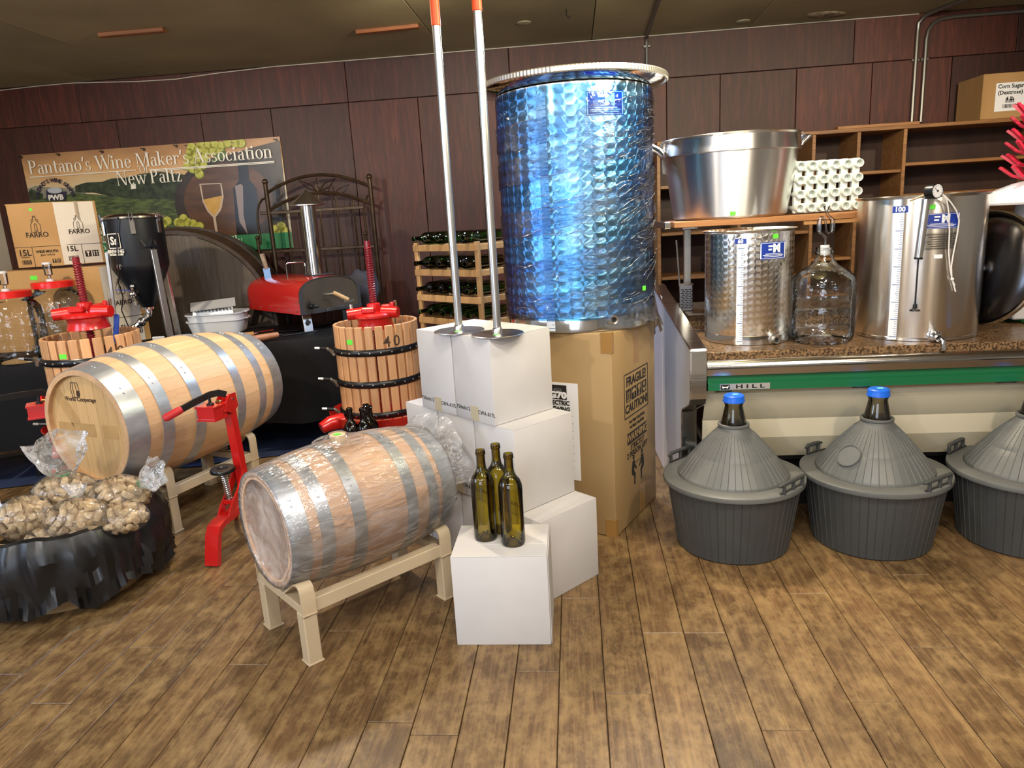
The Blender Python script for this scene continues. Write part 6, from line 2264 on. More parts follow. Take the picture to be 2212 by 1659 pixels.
for (px, py), Y, rad, n_, ear, lb, cl in bags:
    c_ = gy(px, py, Y)
    bag(lb, cl, (c_.x, c_.y, c_.z), rad, n_, ear)

# ================================================================== tall appliance carton and blue wrapped tank
C0, C1 = Vector((0.388, 2.667, 0)), Vector((0.636, 3.066, 0))
e1 = (C1 - C0)
S1 = e1.length
e1.normalize()
e2 = Vector((-e1.y, e1.x, 0))
S2, HT = 0.50, 0.84
ta = math.atan2(e1.y, e1.x)
t = thing('appliance_carton', 'tall brown cardboard carton with FRAGILE and WARNING prints carrying the blue tank', 'box', C0, ta)
M_KR3 = mat('tall_kraft', '#96794f', '#a1855a', rough=0.6, scale=2.5, stretch=(1, 1, 0.5), bump=0.06, bscale=14)
MB().cbox((S1 / 2, S2 / 2, HT / 2), (S1, S2, HT), 0.008, 2).build('box_body', M_KR3, t)
M_PTAPE = mat('packing_tape', '#9a7440', rough=0.2)
for z_ in (HT - 0.035, 0.035):
    s_ = 1 if z_ > 0.4 else -1
    g = MB().box(-0.0014, 0.002, -0.001, 0.045, z_ - 0.04, z_ + 0.04).box(-0.001, 0.02, -0.0014, 0.002, z_ - 0.04, z_ + 0.04)
    g.build('corner_tape', M_PTAPE, t, smooth=0)
# right face prints (face y = 0, along x)
RF = (PI / 2, 0, 0)
fx = S1 * 0.52


def ink(z_, s_, h, sx=1.0, b_=0.0012, m_=None, dx=0.0):
    return text(s_, h, m_ or M_INKB, t, (fx + dx, -0.0012, z_), RF, bold=b_, sx=sx)


M_INKB = mat('black_carton_ink', '#1c1813', rough=0.7)
zf = lambda py: HT * (1 - (py - 702) / (1120 - 702))
ink(0.617, 'FRAGILE!', 0.054, 1.02, 0.0012)
ink(0.504, 'CAUTION!', 0.051, 1.02, 0.0012)
g = MB()
fw_, f0, f1 = 0.132, 0.468, 0.654
for x0, x1, z0, z1 in ((fx - fw_, fx + fw_, f0, f0 + 0.004), (fx - fw_, fx + fw_, f1 - 0.004, f1), (fx - fw_, fx - fw_ + 0.004, f0, f1), (fx + fw_ - 0.004, fx + fw_, f0, f1)):
    g.box(x0, x1, -0.0012, 0.0, z0, z1)
g.build('print_frame', M_INKB, t, smooth=0)
g, h = MB(), MB()
zi = 0.535
for k in range(4):
    x_ = fx + (k - 1.5) * 0.058
    g.box(x_ - 0.025, x_ + 0.025, -0.0012, 0.0, zi, zi + 0.052)
    P_ = lambda q: [(x_ + a0 * 1.1, zi + b0 * 0.95) for a0, b0 in q]
    if k == 0:
        for d_ in (-0.009, 0.009):
            h.box(x_ + d_ - 0.003, x_ + d_ + 0.003, -0.002, 0, zi + 0.010, zi + 0.038)
            h.add([(x_ + d_ - 0.008, -0.002, zi + 0.034), (x_ + d_ + 0.008, -0.002, zi + 0.034), (x_ + d_, -0.002, zi + 0.047)], [(0, 1, 2)])
        h.box(x_ - 0.019, x_ + 0.019, -0.002, 0, zi + 0.004, zi + 0.008)
    elif k == 1:
        h.prism(P_([(-0.02, 0.030), (-0.014, 0.043), (0, 0.049), (0.014, 0.043), (0.02, 0.030)]), -0.002, 0, 'y').box(x_ - 0.002, x_ + 0.002, -0.002, 0, zi + 0.008, zi + 0.031)
    elif k == 2:
        h.prism(P_([(-0.014, 0.050), (0.014, 0.050), (0.012, 0.035), (0.003, 0.025), (0.003, 0.011), (0.012, 0.006), (-0.012, 0.006), (-0.003, 0.011), (-0.003, 0.025), (-0.012, 0.035)]), -0.002, 0, 'y')
    else:
        h.prism(P_([(-0.016, 0.021), (-0.008, 0.006), (0.010, 0.006), (0.016, 0.023), (0.008, 0.023), (0.004, 0.016), (-0.008, 0.024)]), -0.002, 0, 'y').box(x_ - 0.01, x_ + 0.008, -0.002, 0, zi + 0.030, zi + 0.047)
g.build('handling_mark', M_INKB, t, smooth=0)
h.build('handling_symbol', M_KR3, t, smooth=0)
ink(0.445, 'Gross Weight: 46.5kg (102.5lbs)', 0.0165, 0.80, 0.0003)
ink(0.422, 'Net Weight: 36.4kg (80.2lbs)', 0.0165, 0.80, 0.0003)
MB().box(fx - 0.108, fx + 0.108, -0.0012, 0, 0.352, 0.400).build('warning_band', M_INKB, t, smooth=0)
ink(0.376, 'WARNING', 0.046, 1.02, 0.0006, M_KR3).location.y = -0.002
ink(0.333, 'STRICTLY', 0.034, 1.04, 0.0007)
ink(0.303, '2 PERSON LIFT', 0.034, 1.04, 0.0007)
g = MB()
for s_, x_ in ((1, fx - 0.045), (-1, fx + 0.05)):
    g.at((x_, -0.0006, 0.120), (0, 0, 0), (s_, 1, 0.86))
    g.sphere((0.0, 0, 0.187), (0.011, 0.0006, 0.013), 12, 6)
    g.prism([(-0.014, 0.17), (0.010, 0.172), (0.014, 0.15), (0.034, 0.125), (0.030, 0.116), (0.008, 0.138), (0.004, 0.115), (0.020, 0.098), (0.012, 0.055), (0.024, 0.048), (0.002, 0.046), (0.004, 0.088), (-0.020, 0.105), (-0.022, 0.13)], -0.0006, 0.0006, 'y')
g.at().box(fx - 0.03, fx + 0.035, -0.0012, 0, 0.252, 0.254)
g.build('lifting_figure', M_INKB, t, smooth=0)
# tape line down the middle of the right face top
MB().box(fx - 0.03, fx + 0.03, -0.001, 0.001, HT - 0.16, HT - 0.008).build('tape', M_PTAPE, t, smooth=0)
MB().box(fx + 0.02, fx + 0.08, -0.001, 0.001, 0.008, 0.13).build('tape', M_PTAPE, t, smooth=0)
# paper sheet on the left face (x = 0, going along y)
RL = (PI / 2, 0, -PI / 2)
yc_ = 0.235
MB().box(-0.0014, 0.0, yc_ - 0.085, yc_ + 0.085, 0.225, 0.635).build('label_sheet', WHITEPAPER, t, smooth=0)
MB().box(-0.0022, -0.001, yc_ - 0.035, yc_ + 0.045, 0.565, 0.625).build('label_block', M_INKB, t, smooth=0)
MB().at((-0.0026, yc_ + 0.005, 0.606), (0, PI / 2, 0), (0.6, 1.5, 1)).lathe([(0.012, 0), (0.010, 0.0004), (0.0, 0.0004)], 16).build('label_oval', mat('grey_ink', '#8a8a8a', rough=0.7), t, smooth=0)
text('G70', 0.036, WHITEPAPER, t, (-0.0028, yc_ + 0.005, 0.582), RL, bold=0.0022, sx=1.25)
text('ELECTRIC', 0.026, M_INKB, t, (-0.002, yc_ + 0.005, 0.550), RL, bold=0.0012, sx=0.9)
text('BREWING', 0.026, M_INKB, t, (-0.002, yc_ + 0.005, 0.524), RL, bold=0.0012, sx=0.9)
g = MB()
for i in range(8):
    z_ = 0.50 - i * 0.032
    g.box(-0.0018, -0.001, yc_ - 0.06, yc_ + 0.06, z_ - 0.0006, z_ + 0.0006)
    if i % 2:
        g.box(-0.0018, -0.001, yc_ - 0.04, yc_ - 0.015, z_ + 0.012, z_ + 0.016)
g.build('table_line', mat('grey_print2', '#77777a', rough=0.7), t, smooth=0)['kind'] = 'stuff'

# ---- the tank
TC = Vector((0.312, 3.045, HT + 0.001))
TR = 0.308
tk = thing('steel_tank', 'tall steel wine tank in blue protective film standing on the tall carton', 'tank', TC, 0)
THH = gy(1247, 172, TC.y - TR).z - HT - 0.005
M_SWB = swirl_mat('engine_turned_steel', (0.85, 0.85, 0.85), TR, 0.050, 0.30, 0.040)
MB().lathe([(0, 0.004), (TR - 0.006, 0.004), (TR, 0.012), (TR, THH), (TR - 0.004, THH), (TR - 0.004, 0.02), (0, 0.02)], 96).build('tank_body', M_SWB, tk)
MB().lathe([(TR - 0.002, 0.0), (TR + 0.0012, 0.002), (TR + 0.0012, 0.055), (TR, 0.058)], 96).build('base_band', STEEL, tk)
def tint_film(name, mid, edge, clear, gloss, rough, bump, scale, stretch, lo, hi):
    """coloured stretch film: deeper colour where seen edge-on through more film, thinned in torn streaks"""
    m, nt, b = newmat(name)
    nt.nodes.remove(b)
    out = nt.nodes['Material Output']
    tc = N(nt, 'ShaderNodeTexCoord')
    mp = N(nt, 'ShaderNodeMapping')
    mp.inputs['Scale'].default_value = stretch
    mp.inputs['Rotation'].default_value = (0.25, 0.2, 0)
    nt.links.new(tc.outputs['Object'], mp.inputs[0])
    no = N(nt, 'ShaderNodeTexNoise')
    no.inputs['Scale'].default_value = scale
    no.inputs['Detail'].default_value = 4
    no.inputs['Distortion'].default_value = 0.8
    nt.links.new(mp.outputs[0], no.inputs['Vector'])
    n2 = N(nt, 'ShaderNodeTexNoise')
    n2.inputs['Scale'].default_value = 2.6
    n2.inputs['Detail'].default_value = 5
    nt.links.new(mp.outputs[0], n2.inputs['Vector'])
    bp = N(nt, 'ShaderNodeBump')
    bp.inputs['Strength'].default_value = bump
    bp.inputs['Distance'].default_value = 0.012
    nt.links.new(no.outputs['Fac'], bp.inputs['Height'])
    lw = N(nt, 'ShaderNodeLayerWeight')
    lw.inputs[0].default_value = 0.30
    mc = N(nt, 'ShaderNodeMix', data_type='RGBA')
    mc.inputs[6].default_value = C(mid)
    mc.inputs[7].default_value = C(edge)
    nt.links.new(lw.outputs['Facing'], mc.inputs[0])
    mr = N(nt, 'ShaderNodeMapRange')
    mr.inputs['From Min'].default_value = lo
    mr.inputs['From Max'].default_value = hi
    nt.links.new(n2.outputs['Fac'], mr.inputs[0])
    m2 = N(nt, 'ShaderNodeMix', data_type='RGBA')
    m2.inputs[7].default_value = C(clear)
    nt.links.new(mr.outputs[0], m2.inputs[0])
    nt.links.new(mc.outputs[2], m2.inputs[6])
    tr = N(nt, 'ShaderNodeBsdfTransparent')
    nt.links.new(m2.outputs[2], tr.inputs[0])
    gl = N(nt, 'ShaderNodeBsdfGlossy')
    gl.inputs['Roughness'].default_value = rough
    nt.links.new(bp.outputs[0], gl.inputs['Normal'])
    fr = N(nt, 'ShaderNodeFresnel')
    fr.inputs['IOR'].default_value = 1.45
    nt.links.new(bp.outputs[0], fr.inputs['Normal'])
    mu = N(nt, 'ShaderNodeMath', operation='MULTIPLY_ADD')
    mu.inputs[1].default_value = 0.9
    mu.inputs[2].default_value = gloss
    nt.links.new(fr.outputs[0], mu.inputs[0])
    mx = N(nt, 'ShaderNodeMixShader')
    nt.links.new(mu.outputs[0], mx.inputs[0])
    nt.links.new(tr.outputs[0], mx.inputs[1])
    nt.links.new(gl.outputs[0], mx.inputs[2])
    nt.links.new(mx.outputs[0], out.inputs['Surface'])
    return m


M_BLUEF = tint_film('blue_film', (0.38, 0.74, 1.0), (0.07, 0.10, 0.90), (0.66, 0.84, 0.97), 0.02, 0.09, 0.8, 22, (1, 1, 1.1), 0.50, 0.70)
M_BLUEF2 = tint_film('blue_film_wrinkled', (0.80, 0.90, 1.0), (0.52, 0.62, 0.98), (0.95, 0.97, 0.99), 0.03, 0.08, 1.0, 26, (1, 1, 4.0), 0.50, 0.62)
mb = MB().lathe([(TR + 0.004, 0.05)] + [(TR + 0.004, 0.05 + (THH - 0.055) * i / 60) for i in range(1, 61)], 160)
mb.v = [Vector((v.x * k, v.y * k, v.z + (0.03 * noise.noise(Vector((v.x * 6, v.y * 6, 1))) if v.z < 0.06 else 0))) for v in mb.v for k in (1 + 0.005 + 0.008 * noise.noise(Vector((v.x * 7, v.y * 7, v.z * 26 + v.x * 12))) + 0.003 * noise.noise(v * 45),)]
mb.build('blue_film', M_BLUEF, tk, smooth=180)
# second wrap: diagonal bands of stretch film
mb = MB()
nS, tu = 420, 5.2
vs = []
for i in range(nS + 1):
    a_ = 2 * PI * tu * i / nS
    zc_ = 0.07 + (THH - 0.20) * (0.5 + 0.5 * math.sin(PI * (i / nS - 0.5) * 1.0)) * 0.98
    for j in range(5):
        z_ = zc_ + (j / 4) * 0.10 + 0.05 * math.sin(a_ + 0.9) + 0.012 * noise.noise(Vector((i * 0.11, j, 0)))
        k = TR + 0.010 + 0.004 * noise.noise(Vector((i * 0.35, j * 1.7, 3)))
        vs.append((k * math.cos(a_), k * math.sin(a_), min(max(z_, 0.012), THH - 0.01)))
mb.add(vs, [(i * 5 + j, i * 5 + j + 1, i * 5 + 6 + j, i * 5 + 5 + j) for i in range(nS) for j in range(4)])
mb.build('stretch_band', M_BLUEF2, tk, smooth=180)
M_CREASE = film('film_crease', (0.55, 0.70, 1.0), gloss=0.45, rough=0.12, bump=0.5, scale=60)
mb = MB()
crr = random.Random(11)
for i in range(120):
    right = i % 5 != 0
    a_ = crr.uniform(-1.25, -0.35) if right else crr.uniform(-2.8, -1.7)
    z_ = crr.uniform(0.08, THH - 0.06)
    ln_ = crr.uniform(0.12, 0.40)
    rise = ln_ * TR * crr.uniform(0.15, 0.45) * (1 if right else 0.5)
    pts_ = []
    for k in range(9):
        u_ = k / 8
        rr_ = TR + 0.0145 + 0.002 * math.sin(k * 1.9 + i)
        pts_.append((rr_ * math.cos(a_ + ln_ * u_), rr_ * math.sin(a_ + ln_ * u_), min(z_ + rise * u_ + 0.004 * math.sin(u_ * 5 + i), THH - 0.02)))
    mb.tube(pts_, [0.0004] + [0.0013] * 7 + [0.0004], 5)
mb.build('film_crease', M_CREASE, tk, smooth=180)['kind'] = 'stuff'
M_CLF = film('clear_loose_film', (0.80, 0.87, 0.97), gloss=0.03, rough=0.10, bump=1.0, scale=16, haze=0.05)
mb = MB()
vs = []
for i in range(30):
    a_ = -1.45 + 1.75 * i / 29
    for j in range(6):
        k = TR + 0.008 + 0.035 * (j / 5) * (0.4 + abs(noise.noise(Vector((i * 0.5, 8, j * 0.3))))) * (0.3 + (i / 29))
        z_ = 0.10 - j * (0.016 + 0.030 * max(0, noise.noise(Vector((i * 0.22, 2.2, 0)))) * (i / 29) + 0.022 * max(0, (i - 14) / 15) ** 2)
        vs.append((k * math.cos(a_), k * math.sin(a_), z_))
mb.add(vs, [(i * 6 + j, i * 6 + j + 1, i * 6 + 7 + j, i * 6 + 6 + j) for i in range(29) for j in range(5)])
mb.build('loose_film', M_CLF, tk, smooth=180)
# lid: dished disc resting upside down with a ribbed gasket rim
LR = 0.372
lid = MB().lathe([(0, THH + 0.012), (TR - 0.01, THH + 0.012), (TR, THH + 0.004), (LR - 0.02, THH + 0.018), (LR - 0.006, THH + 0.028), (LR - 0.006, THH + 0.034), (LR - 0.03, THH + 0.022), (0, THH + 0.018)], 96).build('lid', CHROME, tk)
mb = MB().lathe([(LR - 0.004, THH + 0.024), (LR, THH + 0.023), (LR + 0.004, THH + 0.027), (LR + 0.004, THH + 0.042), (LR, THH + 0.046), (LR - 0.004, THH + 0.045)], 320)
mb.v = [Vector((v.x * (1 + 0.004 * (i % 2)), v.y * (1 + 0.004 * (i % 2)), v.z)) for i, v in enumerate(mb.v)]
mb.build('ribbed_rim', mat('silvery_rim', (0.62, 0.58, 0.52), rough=0.35, metal=0.9), lid, smooth=0)
M_MLABEL = mat('blue_label', '#10308f', rough=0.4)
M_SCALEB = mat('pale_scale_tape', '#dfe6f0', rough=0.4)
M_SCALEW = mat('scale_tape', '#e6e8ea', rough=0.45)
M_SCMARK = mat('scale_mark', '#3a5a9a', rough=0.5)


def scale_strip(par, R, ang, z0, z1, w_, zero='', lm=None, mm=None, step=0.012, big=8, head=True, headtext='60'):
    dA = w_ / R
    lm = lm or M_SCALEW
    mb = MB().lathe([(R + 0.0006, z0), (R + 0.0014, z0), (R + 0.0014, z1), (R + 0.0006, z1)], 6, ang - dA / 2, ang + dA / 2)
    s_ = mb.build('scale_tape', lm, par, smooth=40)
    mk = MB()
    i, z_ = 0, z0 + 0.01
    while z_ < z1 - 0.01:
        l_ = dA * (0.85 if i % big == 0 else 0.5 if i % (big // 2) == 0 else 0.36)
        h_ = 0.0014 if i % big == 0 else 0.0009
        mk.lathe([(R + 0.0018, z_), (R + 0.0022, z_), (R + 0.0022, z_ + h_ * 1.6), (R + 0.0018, z_ + h_ * 1.6)], 3, ang + dA / 2 - l_, ang + dA / 2 - 0.002)
        i += 1
        z_ += step
    mk.build('scale_mark', mm or M_SCMARK, s_, smooth=0)['kind'] = 'stuff'
    if head:
        hb_ = MB().lathe([(R + 0.0006, z1), (R + 0.0018, z1), (R + 0.0018, z1 + w_ * 0.75), (R + 0.0006, z1 + w_ * 0.75)], 6, ang - dA * 0.85, ang + dA * 0.85).build('scale_header', M_MLABEL, s_, smooth=40)
        text(headtext, w_ * 0.8, WHITEPAPER, s_, ((R + 0.0026) * math.cos(ang), (R + 0.0026) * math.sin(ang), z1 + w_ * 0.37), (PI / 2, 0, ang + PI / 2), bold=0.0008)
    return s_


def maker_label(par, R, ang, zc_, w_, h_, bg=None):
    dA = w_ / R
    bg = bg or M_MLABEL
    l_ = MB().lathe([(R + 0.0006, zc_ - h_ / 2), (R + 0.0014, zc_ - h_ / 2), (R + 0.0014, zc_ + h_ / 2), (R + 0.0006, zc_ + h_ / 2)], 10, ang - dA / 2, ang + dA / 2).build('maker_label', bg, par, smooth=40)
    g = MB()
    for f_ in (1.0,):
        g.lathe([(R + 0.0016, zc_ + h_ * 0.46), (R + 0.002, zc_ + h_ * 0.46), (R + 0.002, zc_ + h_ * 0.44), (R + 0.0016, zc_ + h_ * 0.44)], 10, ang - dA * 0.47, ang + dA * 0.47)
        g.lathe([(R + 0.0016, zc_ - h_ * 0.46), (R + 0.002, zc_ - h_ * 0.46), (R + 0.002, zc_ - h_ * 0.44), (R + 0.0016, zc_ - h_ * 0.44)], 10, ang - dA * 0.47, ang + dA * 0.47)
        for s_ in (-1, 1):
            a_ = ang + s_ * dA * 0.47
            g.lathe([(R + 0.0016, zc_ - h_ * 0.46), (R + 0.002, zc_ - h_ * 0.46), (R + 0.002, zc_ + h_ * 0.46), (R + 0.0016, zc_ + h_ * 0.46), (R + 0.0016, zc_ - h_ * 0.46)], 1, a_ - 0.002 / R, a_ + 0.002 / R)
    # striped M emblem and fine print lines
    ta_ = ang - dA * 0.16
    for k in range(2):
        g.lathe([(R + 0.0016, zc_ + h_ * (0.22 - 0.2 * k)), (R + 0.002, zc_ + h_ * (0.22 - 0.2 * k)), (R + 0.002, zc_ + h_ * (0.32 - 0.2 * k)), (R + 0.0016, zc_ + h_ * (0.32 - 0.2 * k))], 4, ta_ - dA * 0.05, ta_ + dA * (0.11 - 0.03 * k))
    for k, f_ in enumerate((0.62, 0.8, 0.7)):
        g.lathe([(R + 0.0016, zc_ - h_ * (0.20 + 0.08 * k)), (R + 0.002, zc_ - h_ * (0.20 + 0.08 * k)), (R + 0.002, zc_ - h_ * (0.17 + 0.08 * k)), (R + 0.0016, zc_ - h_ * (0.17 + 0.08 * k))], 8, ang - dA * f_ / 2, ang + dA * f_ / 2)
    g.build('label_print', WHITEPAPER, l_, smooth=0)['kind'] = 'stuff'
    a_ = ang + dA * 0.10
    m_ = text('M', h_ * 0.62, WHITEPAPER, l_, ((R + 0.0024) * math.cos(a_), (R + 0.0024) * math.sin(a_), zc_ + h_ * 0.12), (PI / 2, 0, a_ + PI / 2), bold=0.003)
    return l_


def ang_of(c, px, py, R):
    """angle on a cylinder about c seen at pixel column px"""
    best = None
    for i in range(-160, 20):
        a_ = math.radians(i)
        x_, y_ = c.x + R * math.cos(a_), c.y + R * math.sin(a_)
        p = gy(px, py, y_)
        d_ = abs(p.x - x_)
        if best is None or d_ < best[0]:
            best = (d_, a_)
    return best[1]


sa_ = ang_of(TC, 1178, 450, TR)
scale_strip(tk, TR, sa_, 0.008, THH - 0.03, 0.036, lm=M_SCALEB, step=0.0145, head=False)
la_ = ang_of(TC, 1308, 218, TR)
zl3 = gy(1308, 222, TC.y + TR * math.sin(la_)).z - TC.z
maker_label(tk, TR, la_, zl3, 0.15, 0.085)
pa = ang_of(TC, 1321, 695, TR)
MB().at((TR * math.cos(pa), TR * math.sin(pa), 0.042), (0, PI / 2, pa)).rot if False else None
g = MB().at((TR * math.cos(pa), TR * math.sin(pa), 0.045), (PI / 2, 0, pa + PI / 2)).lathe([(0.010, 0.001), (0.010, 0.026), (0.017, 0.028), (0.019, 0.024), (0.019, 0.004), (0.022, -0.002)], 20)
g.build('outlet', BRUSH, tk)
MB().at((TR * math.cos(pa), TR * math.sin(pa), 0.045), (PI / 2, 0, pa + PI / 2)).lathe([(0.010, 0.018), (0, 0.018)], 16).build('outlet_bore', BLACK, tk)
ga = ang_of(TC, 1384, 622, TR)
o = MB().box(-0.011, 0.011, -0.001, 0, -0.009, 0.009).build('price_sticker', GREENTAG, tk, smooth=0)
o.location, o.rotation_euler = ((TR + 0.016) * math.cos(ga), (TR + 0.016) * math.sin(ga), gy(1384, 622, TC.y + TR * math.sin(ga)).z - TC.z), (0, 0, ga + PI / 2)

# ================================================================== bottle rack of pine
M_PINE = plank_mat('rack_pine', ('#bd8c54', '#cda06a', '#d8b07c'), 0.5, 19.0, 2, bump=0.04)
YR = 4.45
rk = thing('bottle_rack', 'pine bottle rack of wine bottles behind the steel plunger poles', 'rack', (0, 0, 0), 0)
pl0, pm0 = gy(899, 525, 4.60), gy(1030, 523, 4.20)
YR = 4.60
A = Vector((pl0.x, 4.60, 0))
Bp = Vector((pm0.x, 4.20, 0))
dX = (Bp - A)
WR = dX.length
dX.normalize()
dN = Vector((-dX.y, dX.x, 0))
DR = 0.27
rk.location = A
rk.rotation_euler = (0, 0, math.atan2(dX.y, dX.x))
HR = pl0.z
for x_ in (0.0, WR):
    for y_ in (0.0, DR):
        MB().cbox((x_, y_, HR / 2), (0.034, 0.022, HR), 0.003).build('post', M_PINE, rk, smooth=0)
rows_z = [gy(905, y_, YR).z for y_ in (536, 588, 642, 690)] + [0.40, 0.25]
for z_ in rows_z:
    for y_ in (-0.013, DR + 0.013):
        MB().cbox((WR / 2, y_, z_), (WR + 0.03, 0.014, 0.040), 0.002).build('front_rail', M_PINE, rk, smooth=0)
    for x_ in (0.0, WR):
        MB().cbox((x_, DR / 2, z_), (0.018, DR - 0.02, 0.036), 0.002).build('side_rail', M_PINE, rk, smooth=0)
ordw = ('first', 'second', 'third', 'fourth', 'fifth')
for r_, z_ in enumerate(rows_z[:4]):
    for k in range(5):
        x_ = 0.055 + k * (WR - 0.10) / 4
        p = A + dX * x_ + dN * (-0.055) + Vector((0, 0, z_ + 0.043))
        m_ = M_GREENG if (r_ in (0, 3) or (r_ == 2 and k == 4)) else M_BROWNG
        # bottle axis pointing out of the rack, neck to the front
        rz = math.atan2(dX.y, dX.x)
        bottle('%s wine bottle lying %s from left on the %s row of the pine rack' % ('green' if m_ is M_GREENG else 'dark', ordw[k], ('top', 'second', 'third', 'lowest visible')[r_]),
               A + dX * x_ + dN * 0.235 + Vector((0, 0, z_ + 0.060)), m_, rot=(PI / 2, 0, rz), group='bottles lying in the pine rack', n=20, inner=False)
# ================================================================== service case with granite top
ZC = 0.735
CA_ = math.radians(-6.2)
CO = gz(1527, 768, 0.728)
case = thing('service_case', 'long low meat service case with granite top, green band and HILL badge', 'counter', (CO.x, CO.y, 0), CA_)
CLN = 2.6
M_GRAN = mat('granite_laminate', '#3a2b1e', '#8a6c4b', rough=0.3, scale=130, detail=6, lo=0.40, hi=0.60)
M_CREAM = mat('cream_enamel', '#c9bfa4', '#d2c9b0', rough=0.35, scale=2, coat=0.2)
M_GREEN = mat('green_enamel', '#16623a', rough=0.3, coat=0.3)
M_WHITELAM = mat('white_laminate', '#cfd4dc', '#d9dde4', rough=0.25, scale=2)
M_RAIL = mat('stainless_rail', (0.62, 0.60, 0.57), rough=0.18, metal=1.0, bump=0.06, bscale=12, bstretch=(0.3, 4, 4))
M_BROWNB = mat('dark_base', '#1a120d', rough=0.6)
DEEP = 0.98
MB().cbox((CLN / 2 + 0.005, 0.02 + 0.26, ZC - 0.018), (CLN, 0.52, 0.036), 0.003).build('granite_top', M_GRAN, case)
MB().cbox((CLN / 2 + 0.005, 0.545, ZC + 0.033), (CLN, 0.02, 0.085), 0.003).build('granite_riser', M_GRAN, case)
MB().cbox((CLN / 2 + 0.005, 0.755, ZC + 0.06), (CLN, 0.44, 0.034), 0.003).build('granite_ledge', M_GRAN, case)
for z_ in (ZC + 0.004, ZC + 0.078):
    MB().box(0.005, CLN, 0.530, 0.536, z_ - 0.004, z_ + 0.004).build('riser_trim', STEEL, case, smooth=0)
MB().strip([(CLN / 2, 0.012, ZC - 0.030), (CLN / 2, -0.002, ZC - 0.033), (CLN / 2, -0.012, ZC - 0.042), (CLN / 2, -0.014, ZC - 0.056), (CLN / 2, -0.006, ZC - 0.062), (CLN / 2, -0.004, ZC - 0.088), (CLN / 2, 0.006, ZC - 0.090)], CLN, 0.003, axis=(1, 0, 0)).build('front_rail', M_RAIL, case, smooth=40)
zg1, zg0 = ZC - 0.090, ZC - 0.150
MB().strip([(CLN / 2, 0.012, zg1), (CLN / 2, 0.010, zg1 - 0.026), (CLN / 2, 0.002, zg1 - 0.030), (CLN / 2, 0.0, zg0)], CLN - 0.01, 0.003, axis=(1, 0, 0)).build('green_band', M_GREEN, case, smooth=0)
MB().box(0.0, CLN, -0.004, 0.006, zg0 - 0.006, zg0).build('trim_strip', STEEL, case, smooth=0)
MB().strip([(CLN / 2, 0.020, zg0 - 0.006), (CLN / 2, 0.030, zg0 - 0.025), (CLN / 2, 0.055, zg0 - 0.075), (CLN / 2, 0.085, zg0 - 0.13), (CLN / 2, 0.10, zg0 - 0.150), (CLN / 2, 0.105, zg0 - 0.23), (CLN / 2, 0.16, zg0 - 0.33)], CLN, 0.003, axis=(1, 0, 0)).build('front_panel', M_CREAM, case, smooth=25)
MB().box(0.02, CLN, 0.24, 0.95, 0.0, 0.30).build('kick_base', M_BROWNB, case, smooth=0)
MB().box(0.0, CLN, 0.165, 0.95, 0.235, 0.26).build('base_frame', BLACKMETAL, case, smooth=0)
# badge
bx_ = 0.135
bdg = MB().box(bx_ - 0.085, bx_ + 0.105, -0.0045, -0.0016, zg0 + 0.003, zg0 + 0.027).build('badge', mat('silver_badge', (0.72, 0.72, 0.72), rough=0.3, metal=0.7), case, smooth=0)
MB().box(bx_ - 0.082, bx_ - 0.048, -0.0055, -0.0044, zg0 + 0.005, zg0 + 0.025).build('badge_field', BLACK, bdg, smooth=0)
MB().prism([(bx_ - 0.079, zg0 + 0.021), (bx_ - 0.071, zg0 + 0.016), (bx_ - 0.059, zg0 + 0.016), (bx_ - 0.051, zg0 + 0.021), (bx_ - 0.056, zg0 + 0.008), (bx_ - 0.060, zg0 + 0.012), (bx_ - 0.070, zg0 + 0.012), (bx_ - 0.074, zg0 + 0.008)], -0.0062, -0.0054, 'y').build('badge_mark', WHITEPAPER, bdg, smooth=0)
text('H I L L', 0.021, BLACK, bdg, (bx_ + 0.03, -0.0047, zg0 + 0.015), (PI / 2, 0, 0), sx=1.9, bold=0.0006)
# end panel: laminate cheek with stainless edge cap
PA = math.radians(-3.4)
epl = thing('x', None, None)
bpy.data.objects.remove(epl)
outl = [(0.0, 0.748), (0.0, 0.56), (0.02, 0.535), (0.17, 0.475), (0.185, 0.455), (0.185, 0.0), (1.02, 0.0), (1.02, 0.905), (0.955, 0.905), (0.93, 0.898)]
ep = MB().prism(outl, -0.058, -0.010, 'x')
ep = ep.build('end_panel', M_WHITELAM, case, smooth=0, rot=(0, 0, PA - CA_))
edge = [(-0.034, y_, z_) for y_, z_ in [(0.955, 0.909), (0.93, 0.902), (-0.004, 0.755), (-0.008, 0.74), (-0.006, 0.556), (0.014, 0.530), (0.166, 0.470), (0.179, 0.452), (0.179, 0.0)]]
MB().strip(edge, 0.058, 0.006, axis=(1, 0, 0)).build('edge_cap', M_RAIL, ep, smooth=25)
for x_ in (-0.063, -0.005):
    MB().tube([(x_, p_[1] + 0.002, p_[2] - 0.002) for p_ in edge], 0.004, 6).build('edge_bead', CHROME, ep)
MB().box(-0.06, -0.006, 0.955, 1.02, 0.905, 0.912).build('top_cap', M_RAIL, ep, smooth=0)
MB().box(-0.0595, -0.0575, 0.72, 1.02, 0.01, 0.88).build('pale_strip', mat('pale_lilac_laminate', '#dfe0ee', rough=0.3), ep, smooth=0)


def cpt(px, py, z):
    return gz(px, py, z)


